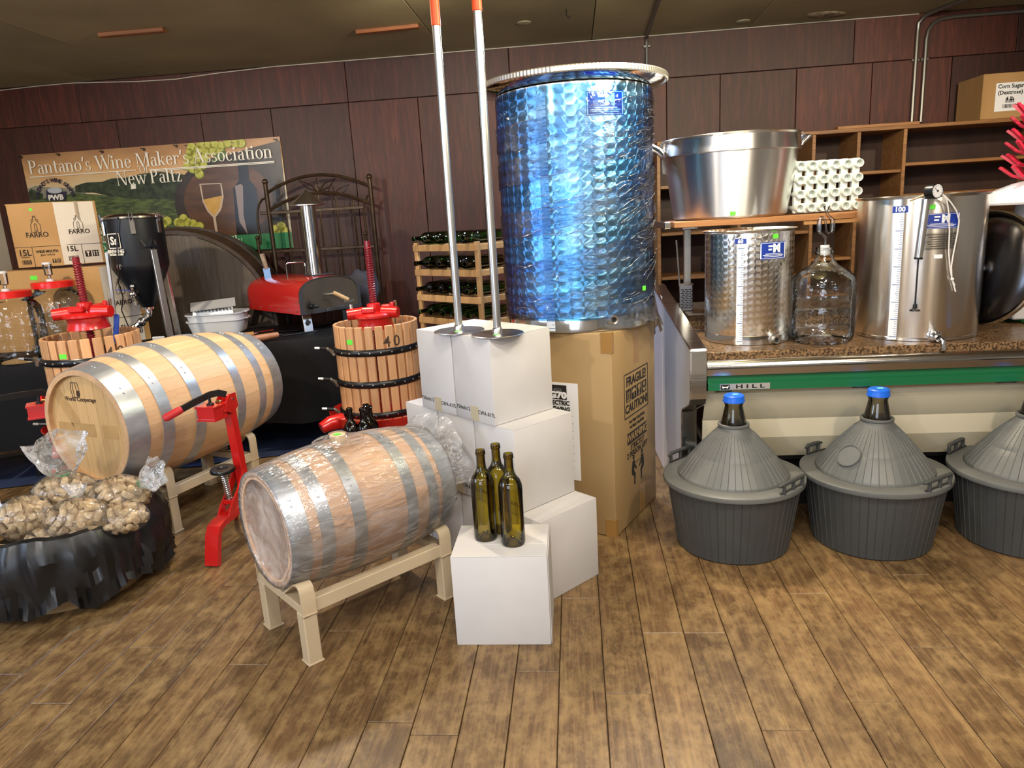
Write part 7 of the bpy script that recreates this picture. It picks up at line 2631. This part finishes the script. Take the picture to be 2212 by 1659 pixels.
# ================================================================== shelf over the case, pot and crate
M_SHB = plank_mat('case_shelf_board', ('#6a4020', '#8a5a32', '#a8763f'), 0.45, 13.0, 0, bump=0.08)
ZS = 1.232
s0_, s1_ = gy(1437, 478, 3.18), gy(1850, 462, 3.05)
sv = thing('case_shelf', 'wooden shelf on steel posts above the service case carrying the big pot', 'shelf', (s0_.x, 3.19, 0), CA_)
SL = 2.3
MB().cbox((0.02 + SL / 2, 0.20, ZS - 0.013), (SL - 0.04, 0.40, 0.026), 0.002).build('board', M_SHB, sv, smooth=0)
MB().cbox((0.012, 0.20, ZS - 0.013), (0.03, 0.404, 0.03), 0.003).build('end_cap', STEEL, sv, smooth=0)
MB().cbox((0.75 + SL / 2 - 0.37, 0.004, ZS - 0.036), (SL - 0.42, 0.012, 0.016), 0.002).build('front_lip', M_SHELF, sv, smooth=0)
for x_ in (0.13, 1.25, 2.2):
    MB().cbox((x_, 0.24, (ZS - 0.028 + ZC + 0.078) / 2), (0.032, 0.032, ZS - 0.028 - ZC - 0.078), 0.002).cbox((x_, 0.24, ZS - 0.034), (0.07, 0.2, 0.012), 0.002).build('post', BRUSH, sv, smooth=0)

M_ALU = mat('spun_aluminium', (0.74, 0.74, 0.75), rough=0.33, metal=1.0, bump=0.05, bscale=70, bstretch=(0.02, 0.02, 1), aniso=0.9)
PY = 3.19 + 0.21
pc_ = gy(1575, 470, PY)
rt = (gy(1722, 300, PY).x - gy(1433, 300, PY).x) / 2
rb_ = (gy(1690, 465, PY).x - gy(1455, 468, PY).x) / 2
hp = gy(1576, 296, PY).z - ZS - 0.004
PX = gy(1577, 300, PY).x
pot = thing('stock_pot', 'huge aluminium stock pot on the shelf above the service case', 'pot', (PX, PY, ZS + 0.001), 0.0)
r1 = rb_ + (rt - rb_) * 0.78
MB().lathe([(0, 0.0), (rb_ - 0.012, 0.0), (rb_, 0.010), (r1, hp * 0.785), (r1 + 0.012, hp * 0.795), (r1 + 0.012, hp * 0.815), (rt * 0.985, hp * 0.97), (rt, hp * 0.975), (rt + 0.006, hp * 0.99), (rt, hp), (rt * 0.975, hp * 0.97), (r1, hp * 0.80), (rb_ - 0.005, 0.012), (0, 0.008)], 80).build('pot_body', M_ALU, pot)
for an in (math.radians(172), math.radians(8)):
    x_, y_ = math.cos(an), math.sin(an)
    MB().at((x_ * rt, y_ * rt, hp * 0.90), (0, 0, an)).tube([(-0.005, -0.075, -0.02), (0.015, -0.07, 0.0), (0.055, -0.055, 0.022), (0.066, 0, 0.028), (0.055, 0.055, 0.022), (0.015, 0.07, 0.0), (-0.005, 0.075, -0.02)], 0.010, 10).build('handle', M_ALU, pot)
    g = MB().at((x_ * (rt + 0.004), y_ * (rt + 0.004), hp * 0.80), (0.06, 0.05, an - 0.55))
    g.cbox((0.01, -0.055, 0.0), (0.014, 0.022, 0.13), 0.003).cbox((0.008, -0.055, 0.066), (0.03, 0.03, 0.018), 0.004)
    tag(g.build('foam_strip', mat('cream_foam', '#cfc9b4', rough=0.7), pot), 'cream foam protector strip')
pl_an = math.radians(-95)
o = MB().lathe([(r1 + 0.016, hp * 0.86), (r1 + 0.0165, hp * 0.86), (rt * 0.989, hp * 0.955), (rt * 0.986, hp * 0.955)], 6, ang_of(Vector((PX, PY, 0)), 1537, 310, rt) , ang_of(Vector((PX, PY, 0)), 1561, 310, rt)).build('price_label', WHITEPAPER, pot, smooth=40)
an = ang_of(Vector((PX, PY, 0)), 1583, 462, rb_)
o = MB().box(-0.012, 0.012, -0.001, 0, -0.008, 0.008).build('price_sticker', GREENTAG, pot, smooth=0)
o.location, o.rotation_euler = ((rb_ + 0.006) * math.cos(an), (rb_ + 0.006) * math.sin(an), 0.022), (0.1, 0, an + PI / 2)

# white plastic tube crate
M_CRATE = mat('milky_plastic', '#cdd3cd', '#d5dad5', rough=0.45, scale=4)
cA, cB = gy(1737, 362, 3.28), gy(1873, 352, 3.24)
cC = gy(1743, 452, 3.28)
tcr = thing('tube_crate', 'white plastic rack of open tubes standing on edge on the wooden shelf', 'crate', (0, 0, 0))
dx = (cB.x - cA.x) / 5
dz = (cA.z - cC.z) / 3
tcr.location = (cA.x - 0.02, 3.30, ZS + 0.001)
tcr.rotation_euler = (math.radians(0), 0, math.radians(1))
z_b = dz * 0.42
Rt = dx * 0.355
g = MB()
for i in range(6):                                   # upright webs, each column through all rows
    g.cbox((i * dx, 0.0, z_b + 1.5 * dz), (dx * 0.62, 0.024, dz * 3.75), 0.003)
for j in range(4):
    for i in range(5):
        g.cbox(((i + 0.5) * dx, 0.0, z_b + j * dz), (dx * 0.42, 0.024, dz * (0.60 if 0 < j < 3 else 0.70)), 0.002)
g.build('rib_grid', M_CRATE, tcr)
tube = MB().at((0, 0, 0), (PI / 2, 0, 0)).lathe([(Rt * 0.80, 0.040), (Rt * 0.78, -0.005), (0, -0.005), (0, -0.03), (Rt * 0.8, -0.03), (Rt, -0.01), (Rt, 0.038), (Rt * 0.97, 0.041), (Rt * 0.80, 0.040)], 28).build('tube', M_CRATE, tcr)
tm = tube.data
bpy.data.objects.remove(tube)
for i in range(6):
    for j in range(4):
        link('tube', tm, tcr, (i * dx, 0.0, z_b + j * dz))
for i in (0, 5):
    for j in (0, 3):
        MB().at((i * dx, 0.02, z_b + j * dz), (PI / 2, 0, 0)).lathe([(0, 0.0), (Rt * 0.75, 0.0), (Rt * 0.6, -0.05), (Rt * 0.35, -0.065), (0, -0.07)], 20).build('corner_foot', M_CRATE, tcr)

# ================================================================== tanks on the case
T6 = Vector((1.015, 2.985, ZC + 0.001))
t6 = thing('steel_tank', 'smaller steel tank marked 60 on the service case', 'tank', T6, 0.0)
R6 = 0.176
H6 = gy(1622, 497, T6.y).z - T6.z
M_SW6 = swirl_mat('light_swirl_steel', (0.82, 0.80, 0.76), R6, 0.026, 0.20)
MB().lathe([(0, 0.004), (R6 - 0.004, 0.004), (R6, 0.010), (R6, H6 - 0.006), (R6 + 0.010, H6), (R6 + 0.012, H6 + 0.004), (R6 + 0.008, H6 + 0.006), (R6 - 0.003, H6 - 0.004), (R6 - 0.003, 0.02), (0, 0.016)], 80).build('tank_body', M_SW6, t6)
MB().lathe([(R6 - 0.001, 0.0), (R6 + 0.001, 0.001), (R6 + 0.001, 0.035), (R6, 0.036)], 80).build('base_band', STEEL, t6)
sa = ang_of(T6, 1599, 620, R6)
scale_strip(t6, R6, sa, 0.004, H6 - 0.045, 0.026, step=0.0093, headtext='60')
la = ang_of(T6, 1672, 540, R6)
maker_label(t6, R6, la, gy(1672, 541, T6.y + R6 * math.sin(la)).z - T6.z, 0.112, 0.066)
an = ang_of(T6, 1675, 510, R6)
o = MB().box(-0.011, 0.011, -0.001, 0, -0.009, 0.009).build('price_sticker', GREENTAG, t6, smooth=0)
o.location, o.rotation_euler = ((R6 + 0.0015) * math.cos(an), (R6 + 0.0015) * math.sin(an), gy(1675, 510, T6.y + R6 * math.sin(an)).z - T6.z), (0, 0, an + PI / 2)
an = ang_of(T6, 1670, 733, R6)
zo = gy(1670, 733, T6.y + R6 * math.sin(an)).z - T6.z
g = MB().at((R6 * math.cos(an), R6 * math.sin(an), zo), (PI / 2, 0, an + PI / 2)).lathe([(0.009, 0.001), (0.009, 0.022), (0.015, 0.023), (0.016, 0.018), (0.016, 0.006), (0.022, 0.004), (0.022, -0.003)], 18).build('outlet', BRUSH, t6)
MB().at((R6 * math.cos(an), R6 * math.sin(an), zo), (PI / 2, 0, an + PI / 2)).lathe([(0.0092, 0.016), (0, 0.016)], 14).build('outlet_bore', BLACK, g)

T1 = Vector((1.675, 2.905, ZC + 0.001))
t1 = thing('steel_tank', 'larger steel tank marked 100 with a pump gauge on the service case', 'tank', T1, 0.0)
R1 = 0.230
H1 = gy(1990, 424, T1.y).z - T1.z
M_PST = mat('mirror_steel', (0.80, 0.77, 0.72), rough=0.26, metal=1.0, bump=0.04, bscale=30, bstretch=(1, 1, 0.04), aniso=0.95)
MB().lathe([(0, 0.004), (R1 - 0.004, 0.004), (R1, 0.010), (R1, H1 - 0.006), (R1 + 0.011, H1), (R1 + 0.013, H1 + 0.004), (R1 + 0.009, H1 + 0.006), (R1 - 0.003, H1 - 0.004), (R1 - 0.003, 0.02), (0, 0.016)], 96).build('tank_body', M_PST, t1)
MB().lathe([(R1 - 0.001, 0.0), (R1 + 0.001, 0.001), (R1 + 0.001, 0.012), (R1, 0.013)], 96).build('base_band', STEEL, t1)
sa = ang_of(T1, 1935, 600, R1)
scale_strip(t1, R1, sa, 0.004, H1 - 0.055, 0.032, step=0.0085, headtext='100')


def on1(px, py, d=0.0, T=T1, R=R1):
    a_ = ang_of(T, px, py, R)
    y_ = T.y + (R + d) * math.sin(a_)
    return a_, Vector(((R + d) * math.cos(a_), (R + d) * math.sin(a_), gy(px, py, y_).z - T.z))


la, p = on1(2034, 477)
maker_label(t1, R1, la, p.z, 0.125, 0.056)
la, p = on1(2034, 520)
sh_ = MB().lathe([(R1 + 0.0006, p.z - 0.034), (R1 + 0.0012, p.z - 0.034), (R1 + 0.0012, p.z + 0.03), (R1 + 0.0006, p.z + 0.03)], 8, la - 0.26, la + 0.26).build('instruction_sheet', film('clear_sticker', (0.80, 0.79, 0.77), gloss=0.03, bump=0.0), t1, smooth=40)
g = MB()
for k in range(7):
    z_ = p.z + 0.022 - k * 0.0085
    g.lathe([(R1 + 0.0014, z_), (R1 + 0.0016, z_), (R1 + 0.0016, z_ + 0.0018), (R1 + 0.0014, z_ + 0.0018)], 8, la - 0.23 + 0.04 * (k % 3), la + 0.22 - 0.03 * (k % 2))
g.build('fine_print', BLACK, sh_, smooth=0)['kind'] = 'stuff'
la, p = on1(2026, 554)
o = MB().box(-0.015, 0.015, -0.001, 0, -0.007, 0.007).build('small_label', WHITEPAPER, t1, smooth=0)
o.location, o.rotation_euler = p + Vector((0, -0.001, 0)), (0, 0, la + PI / 2)
la, p = on1(2012, 447, 0.002)
o = MB().box(-0.011, 0.011, -0.001, 0, -0.008, 0.008).build('price_sticker', GREENTAG, t1, smooth=0)
o.location, o.rotation_euler = p, (0, 0, la + PI / 2)
# tap
la, p = on1(2016, 726)
g = MB().at((p.x, p.y, p.z), (PI / 2, 0, la + PI / 2)).lathe([(0.010, 0.05), (0.013, 0.048), (0.013, 0.02), (0.020, 0.018), (0.022, 0.010), (0.022, 0.0), (0.028, -0.002)], 14)
g.at(p).tube([(0.0, -0.045, 0.0), (0.004, -0.055, -0.008), (0.006, -0.058, -0.045)], 0.0075, 10).tube([(0, -0.035, 0.005), (0, -0.035, 0.024)], 0.006, 8)
g.build('tap', CHROME, t1)
# hand pump hung on the rim: gauge, barrel, rod, plunger foot and cord
pm = thing('hand_pump', 'small steel hand pump with dial gauge hung on the rim of the larger tank', 'pump', (0, 0, 0), 0.0)


def w1_(px, py, d):
    a_ = ang_of(T1, px, py, R1)
    y_ = T1.y + (R1 + d) * math.sin(a_)
    return gy(px, py, y_)


gc = w1_(2016, 413, 0.045)
MB().at(gc, (PI / 2, 0, 0.30)).lathe([(0, 0.018), (0.024, 0.018), (0.026, 0.020), (0.0275, 0.016), (0.0275, -0.016), (0, -0.016)], 32).build('gauge_body', BLACKPLASTIC, pm)
gd = MB().at(gc, (PI / 2, 0, 0.30)).lathe([(0, 0.0186), (0.0235, 0.0186)], 32).build('gauge_dial', WHITEPAPER, pm, smooth=0)
g = MB().at(gc, (PI / 2, 0, 0.30))
for k in range(11):
    a_ = math.radians(-45 + 27 * k)
    g.bar((0.017 * math.cos(a_), 0.017 * math.sin(a_), 0.019), (0.022 * math.cos(a_), 0.022 * math.sin(a_), 0.019), 0.0012, 0.0003)
g.bar((0.003, -0.003, 0.0192), (-0.013, 0.010, 0.0192), 0.0018, 0.0004)
g.lathe([(0, 0.0198), (0.004, 0.0198), (0.004, 0.019)], 10)
g.build('dial_marks', BLACK, gd, smooth=0)
ptop, pbot = w1_(2001, 430, 0.028), w1_(1984, 557, 0.028)
MB().tube([ptop, pbot], 0.0145, 18).build('pump_barrel', BRUSH, pm)
d_ = (pbot - ptop).normalized()
MB().tube([pbot - d_ * 0.002, pbot + d_ * 0.005], 0.0155, 18).build('barrel_collar', BLACKPLASTIC, pm)
rf_ = w1_(1976, 668, 0.028)
MB().tube([pbot, rf_], 0.003, 8).build('rod', BLACKMETAL, pm)
MB().at(rf_ - Vector((0, 0, 0.006))).lathe([(0, 0.026), (0.007, 0.026), (0.008, 0.010), (0.018, 0.004), (0.019, 0.0), (0, 0)], 18).build('plunger_foot', BLACKPLASTIC, pm)
MB().tube([gc + Vector((0.006, 0.012, -0.02)), ptop + Vector((0, 0, 0.01)), ptop], 0.009, 8).tube([gc + Vector((-0.02, 0.01, -0.01)), gc + Vector((-0.04, 0.035, -0.022)), gc + Vector((-0.055, 0.05, -0.030))], 0.004, 6).build('coupling', CHROME, pm)
crd = [w1_(px, py, d) for px, py, d in ((2032, 417, 0.03), (2042, 424, 0.03), (2054, 437, 0.025), (2066, 455, 0.02), (2072, 476, 0.012), (2068, 505, 0.010), (2060, 545, 0.010), (2055, 575, 0.010), (2056, 602, 0.010))]
crd2 = [w1_(px, py, d) for px, py, d in ((2032, 417, 0.034), (2045, 432, 0.03), (2049, 455, 0.02), (2051, 500, 0.012), (2049, 545, 0.010), (2053, 585, 0.010), (2057, 604, 0.010), (2062, 616, 0.010), (2067, 627, 0.010))]
M_CORD = mat('white_cord', '#e6e0da', rough=0.7)
MB().tube(crd, 0.0026, 8).tube(crd2, 0.0026, 8).sphere(w1_(2057, 603, 0.011), 0.0065, 10, 6).tube([w1_(2057, 604, 0.008), w1_(2064, 630, 0.009)], 0.0026, 6).build('cord', M_CORD, pm)

# carboy with S-shaped airlock
cb = gz(1797, 748, ZC)
CB = Vector((cb.x + 0.012, cb.y + 0.125, ZC + 0.001))
RC = 0.122
cby = thing('glass_carboy', 'clear ribbed glass carboy with twin bubble airlock between the two steel tanks', 'carboy', CB, 0.3)
hs = gy(1797, 620, CB.y).z - CB.z
hn = gy(1797, 533, CB.y).z - CB.z
M_CARB = thin_glass('carboy_glass', (0.985, 0.99, 0.985), (0.90, 0.93, 0.91), bump=0.45, scale=28, boost=0.07, ior=1.28)
glass_body(RC, hs, [(RC * 0.99, hs + 0.02), (RC * 0.93, hs + 0.045), (RC * 0.75, hs + 0.068), (RC * 0.45, hs + 0.088), (RC * 0.29, hn - 0.045), (RC * 0.25, hn - 0.028), (RC * 0.29, hn - 0.024), (RC * 0.29, hn - 0.016), (RC * 0.25, hn - 0.012), (RC * 0.27, hn), (RC * 0.18, hn), (RC * 0.18, hn - 0.03)], 72).build('glass_body', M_CARB, cby, smooth=60)
MB().lathe([(0, hn + 0.008), (0.017, hn + 0.008), (0.016, hn - 0.03), (0, hn - 0.03)], 18).build('bung', M_WPLAST, cby)
al = MB()
zq = hn + 0.008
al.tube([(0, 0, zq), (0, 0, zq + 0.03), (-0.022, 0, zq + 0.05)], 0.005, 10)
al.tube([(-0.022, 0, zq + 0.046), (-0.026, 0, zq + 0.056), (-0.026, 0, zq + 0.095), (-0.018, 0, zq + 0.107), (-0.008, 0, zq + 0.104)], [0.006, 0.010, 0.010, 0.007, 0.005], 12)
al.tube([(-0.008, 0, zq + 0.104), (-0.002, 0, zq + 0.09), (0.002, 0, zq + 0.055), (0.012, 0, zq + 0.043), (0.022, 0, zq + 0.050)], 0.0045, 10)
al.tube([(0.022, 0, zq + 0.046), (0.026, 0, zq + 0.056), (0.026, 0, zq + 0.095), (0.016, 0, zq + 0.105)], [0.006, 0.010, 0.010, 0.006], 12)
al.tube([(0.016, 0, zq + 0.103), (0.004, 0, zq + 0.118), (0.0, 0, zq + 0.132)], 0.005, 10)
al.lathe([(0.006, zq + 0.13), (0.012, zq + 0.148), (0.014, zq + 0.15), (0.010, zq + 0.15), (0.005, zq + 0.132)], 14)
al.build('airlock', M_CLEARP, cby, smooth=60).rotation_euler = (0, 0, -0.3)

# lid leaning against the larger tank
RL_ = 0.236
lc_ = Vector((2.02, 2.97, 0))
lidt = thing('tank_lid', 'round steel tank lid with dark inside leaning against the larger tank', 'lid', (gy(2120, 600, 2.93).x, 2.93, ZC + RL_ + 0.006))
lidt.rotation_euler = Vector((-0.93, -0.34, 0.16)).to_track_quat('Z', 'Y').to_euler()
M_LIDD = mat('dark_reflection_steel', (0.10, 0.10, 0.11), rough=0.2, metal=1.0)  # reflection of the dark room put into the base colour
MB().lathe([(0, 0.012), (0.05, 0.012), (RL_ * 0.6, 0.008), (RL_ - 0.016, -0.006), (RL_ - 0.012, -0.010), (RL_ * 0.6, 0.002), (0, 0.006)], 64).build('dish', M_LIDD, lidt)
MB().lathe([(RL_ - 0.017, -0.008), (RL_ - 0.014, 0.008), (RL_ - 0.006, 0.012), (RL_, 0.006), (RL_, -0.010), (RL_ - 0.008, -0.014), (RL_ - 0.017, -0.008)], 72).build('rim', STEEL, lidt)
MB().lathe([(0, 0.05), (0.026, 0.05), (0.032, 0.044), (0.030, 0.030), (0.018, 0.022), (0.018, 0.010)], 28).build('knob', STEEL, lidt)

# turf, white box with red stripe, red bottle tree at the right edge
M_TURF = mat('green_turf', '#1c6b2a', '#2d8a3a', rough=0.9, scale=60, bump=0.8)
o = MB().cbox((0, 0, 0.008), (0.55, 0.26, 0.016), 0.004).build('turf_mat', M_TURF, None, loc=(gy(2160, 700, 3.2).x + 0.2, 3.02, ZC + 0.001), rot=(0, 0, CA_))
tag(o, 'green artificial turf mat on the counter behind the leaning lid', 'mat')
bxp = gy(2178, 600, 3.02)
wb = thing('white_box', 'white box with red top stripe at the right end of the counter', 'box', (bxp.x + 0.16, 3.02, ZC + 0.018), CA_)
hb_ = gy(2190, 523, 2.95).z - ZC - 0.018
MB().cbox((0, 0, hb_ / 2), (0.34, 0.20, hb_), 0.005).build('box_body', M_WPLAST, wb)
MB().box(-0.171, 0.171, -0.101, 0.101, hb_ - 0.03, hb_ - 0.004).build('stripe', mat('red_stripe', '#b02030', rough=0.5), wb, smooth=0)
btx = gy(2235, 400, 3.0)
bt = thing('bottle_tree', 'red bottle drying tree on white rinser base at the right edge', 'drying tree', (btx.x, 3.02, ZC + 0.018 + hb_))
zb1_ = gy(2170, 440, 3.0).z - bt.location.z
zb2_ = gy(2170, 415, 3.0).z - bt.location.z
rb1 = btx.x - gy(2128, 440, 3.0).x
MB().lathe([(0, 0.0), (0.06, 0.0), (0.05, zb1_ - 0.01), (rb1, zb1_ - 0.004), (rb1 + 0.003, zb1_ + 0.004), (rb1 * 0.78, zb1_ + 0.012), (rb1 * 0.74, zb2_), (rb1 * 0.35, zb2_ + 0.03), (0.03, zb2_ + 0.04), (0, zb2_ + 0.04)], 40).build('rinser_base', M_WPLAST, bt)
M_REDP = mat('raspberry_plastic', '#c0253f', rough=0.35)
ztop = gy(2212, 255, 3.0).z - bt.location.z
MB().lathe([(0.016, zb2_ + 0.03), (0.014, ztop + 0.05), (0, ztop + 0.055)], 12).build('stem', M_REDP, bt)
for j in range(6):
    z_ = zb2_ + 0.055 + j * (ztop - zb2_ - 0.04) / 5
    for k in range(9):
        a_ = 2 * PI * k / 9 + (j % 2) * 0.35
        x_, y_ = math.cos(a_), math.sin(a_)
        rr_ = rb1 * 0.60 - j * 0.006
        MB().strip([(x_ * 0.014, y_ * 0.014, z_ - 0.01), (x_ * rr_ * 0.6, y_ * rr_ * 0.6, z_ + 0.008), (x_ * rr_, y_ * rr_, z_ + 0.045)], 0.015, 0.010, axis=(-y_, x_, 0)).build('peg', M_REDP, bt)

# steel grater and thin rod on the ledge at left
gp = gy(1482, 690, 3.36)
gt = thing('steel_grater', 'perforated steel grater standing on the granite ledge at the case end', 'grater', (gp.x, 3.36, ZC + 0.078), CA_)
hg = gy(1480, 612, 3.36).z - ZC - 0.078
MB().cbox((0, 0, hg / 2), (0.06, 0.008, hg), 0.002).build('plate', mat('dull_steel', (0.32, 0.32, 0.34), rough=0.4, metal=1.0), gt)
MB().box(-0.034, 0.034, -0.008, 0.008, hg - 0.008, hg).build('top_edge', STEEL, gt, smooth=0)
g = MB()
for j in range(14):
    for k in range(3):
        x_ = -0.018 + k * 0.018 + (j % 2) * 0.006
        z_ = hg - 0.03 - j * 0.0085
        if z_ > 0.01:
            g.box(x_ - 0.0065, x_ + 0.0065, -0.0056, -0.0042, z_ - 0.002, z_ + 0.002)
g.build('slot', BLACK, gt, smooth=0)['kind'] = 'stuff'
a_, b_ = gy(1461, 519, 3.5), gy(1468, 612, 3.5)
rd = MB().tube([a_, b_ + (b_ - a_) * 0.2, b_ + (b_ - a_) * 0.75], 0.0045, 8).build('steel_rod', BRUSH, None)
tag(rd, 'thin steel rod standing upright behind the case end panel', 'rod')

# ================================================================== demijohns in grey plastic baskets
M_GREYP = mat('grey_basket_plastic', '#575957', '#616361', rough=0.45, scale=3, bump=0.04, bscale=30)
M_DGREY = mat('dark_grey_plastic', '#3a3c3c', '#414342', rough=0.5, scale=3, bump=0.05, bscale=40)
M_SMOKE = thin_glass('smoky_glass', (0.62, 0.60, 0.50), (0.22, 0.21, 0.16), boost=0.04)
M_WINED = mat('dark_inside', '#0d0605', rough=0.2)
M_BCAP = mat('blue_cap_plastic', '#1763d8', rough=0.35)
RBT, RTP, RFL, ZF = 0.210, 0.248, 0.264, 0.283


def demijohn(label, loc, handle_a, badge=None):
    t = thing('demijohn', label, 'demijohn', loc, 0, 'demijohns in grey baskets')
    def ribbed(rows, nrib, h, lo, hi):
        """surface of revolution whose thin raised ribs run up between radii/heights lo..hi"""
        angs = []
        for k in range(nrib):
            a0 = 2 * PI * k / nrib
            for d_, e_ in ((-0.0075, 0), (0, 1), (0.0075, 0), (PI / nrib, 0)):
                angs.append((a0 + d_, e_, k))
        n_ = len(angs)
        vs, fs = [], []
        for r_, z_ in rows:
            for a_, e_, k in angs:
                hh_ = h * (1.0 if k % 3 else 1.4)
                rr_ = r_ + (hh_ if e_ and lo <= z_ <= hi else 0)
                vs.append((rr_ * math.cos(a_), rr_ * math.sin(a_), z_ + (hh_ * 0.6 if e_ and lo <= z_ <= hi and z_ > ZF else 0)))
        for j in range(len(rows) - 1):
            for i in range(n_):
                k = (i + 1) % n_
                fs.append((j * n_ + i, j * n_ + k, (j + 1) * n_ + k, (j + 1) * n_ + i))
        return MB().add(vs, fs), n_
    rows = [(RBT - 0.006, 0.0), (RBT, 0.006)]
    for i in range(1, 27):
        z_ = 0.006 + (ZF - 0.02 - 0.006) * i / 26
        rows.append((RBT + (RTP - RBT) * i / 26 - (0.0007 if i % 2 else 0), z_))
    mb, n_ = ribbed(rows, 54, 0.0016, 0.006, ZF - 0.02)
    mb.f.append(tuple(reversed(range(n_))))
    mb.build('basket', M_DGREY, t, smooth=12)
    MB().lathe([(RTP - 0.01, ZF - 0.02), (RFL, ZF - 0.018), (RFL + 0.002, ZF - 0.010), (RFL, ZF - 0.001), (RFL - 0.006, ZF + 0.002), (0.212, ZF + 0.006), (0.207, ZF + 0.004), (0.20, ZF - 0.01)], 96).build('flange', M_GREYP, t, smooth=50)
    zt_ = ZF + 0.200
    cone = [(0.206, ZF + 0.004), (0.203, ZF + 0.012)]
    for i in range(1, 16):
        u_ = i / 16
        cone.append((0.203 + (0.058 - 0.203) * u_ + 0.006 * math.sin(u_ * PI) - (0.0006 if i % 2 else 0) - (0.0022 if i in (7,) else 0), ZF + 0.012 + (0.185 - 0.012) * u_))
    cone += [(0.057, zt_ - 0.012), (0.053, zt_), (0.048, zt_ + 0.002), (0.046, zt_ - 0.004)]
    mb, n_ = ribbed(cone, 48, 0.0012, ZF + 0.012, ZF + 0.172)
    mb.build('conical_cover', M_GREYP, t, smooth=14)
    MB().lathe([(0.055, zt_ - 0.008), (0.059, zt_ - 0.004), (0.059, zt_ + 0.003), (0.052, zt_ + 0.005), (0.047, zt_)], 40).build('collar', M_GREYP, t)
    MB().lathe([(0.047, zt_ - 0.02), (0.046, zt_ + 0.008), (0.040, zt_ + 0.035), (0.0345, zt_ + 0.062), (0.033, zt_ + 0.076), (0.036, zt_ + 0.081), (0.036, zt_ + 0.092), (0.032, zt_ + 0.095)], 40).build('glass_neck', M_SMOKE, t, smooth=60)
    MB().lathe([(0, zt_ + 0.010), (0.042, zt_ + 0.006), (0.044, zt_ - 0.02), (0, zt_ - 0.02)], 32).build('dark_interior', M_WINED, t)
    zc_ = zt_ + 0.088
    mb = MB().lathe([(0, zc_ + 0.027), (0.032, zc_ + 0.027), (0.0375, zc_ + 0.023), (0.0385, zc_ + 0.010), (0.0405, zc_ + 0.004), (0.0405, zc_), (0.036, zc_), (0.036, zc_ + 0.02), (0, zc_ + 0.02)], 64)
    c_ = mb.build('cap', M_BCAP, t)
    MB().box(-0.006, 0.016, -0.008, 0.006, zc_ + 0.0272, zc_ + 0.028).build('price_sticker', mat('aqua_sticker', '#7fe0c8', rough=0.6), c_, smooth=0)
    for a_ in handle_a:
        x_, y_ = math.cos(a_), math.sin(a_)
        tx_, ty_ = -y_, x_
        q = lambda s_, z_, r_=0.252: (x_ * r_ + tx_ * s_, y_ * r_ + ty_ * s_, z_)
        g = MB()
        for s_ in (-0.058, 0.0, 0.058):
            g.bar(q(s_, ZF - 0.002), q(s_ * 1.06, ZF + 0.036), 0.010, 0.012, up=(x_, y_, 0), bev=0.002)
        g.tube([q(-0.082, ZF + 0.032, 0.245), q(-0.06, ZF + 0.038), q(0.06, ZF + 0.038), q(0.082, ZF + 0.033, 0.245)], [0.005, 0.008, 0.008, 0.005], 8)
        h_ = g.build('handle', M_DGREY, t)
        MB().bar(q(-0.075, ZF + 0.0045, 0.247), q(0.075, ZF + 0.0045, 0.247), 0.010, 0.0012).build('slot', BLACK, h_, smooth=0)
    if badge is not None:
        x_, y_ = math.cos(badge), math.sin(badge)
        sl = math.atan2(0.173, 0.145)
        nrm = Vector((x_ * math.sin(sl), y_ * math.sin(sl), math.cos(sl)))
        g = MB()
        q4 = Vector((0, 0, 1)).rotation_difference(nrm).to_matrix().to_4x4()
        q4.translation = Vector((x_ * 0.150, y_ * 0.150, ZF + 0.082))
        g.m = q4
        g.lathe([(0, 0.002), (0.040, 0.002), (0.041, 0.006), (0.044, 0.006), (0.045, -0.004)], 40)
        g.build('embossed_disc', M_GREYP, t)
    return t


demijohn('grey basket demijohn with blue cap, left of the three before the case', (0.833, 2.585, 0), (math.radians(-52), math.radians(128)))
demijohn('grey basket demijohn with a round embossed disc on its cover, middle of three', (1.362, 2.55, 0), (math.radians(-62), math.radians(118)), math.radians(-152))
demijohn('grey basket demijohn with blue cap, cut by the right picture edge', (1.905, 2.48, 0), (math.radians(-60), math.radians(125)))
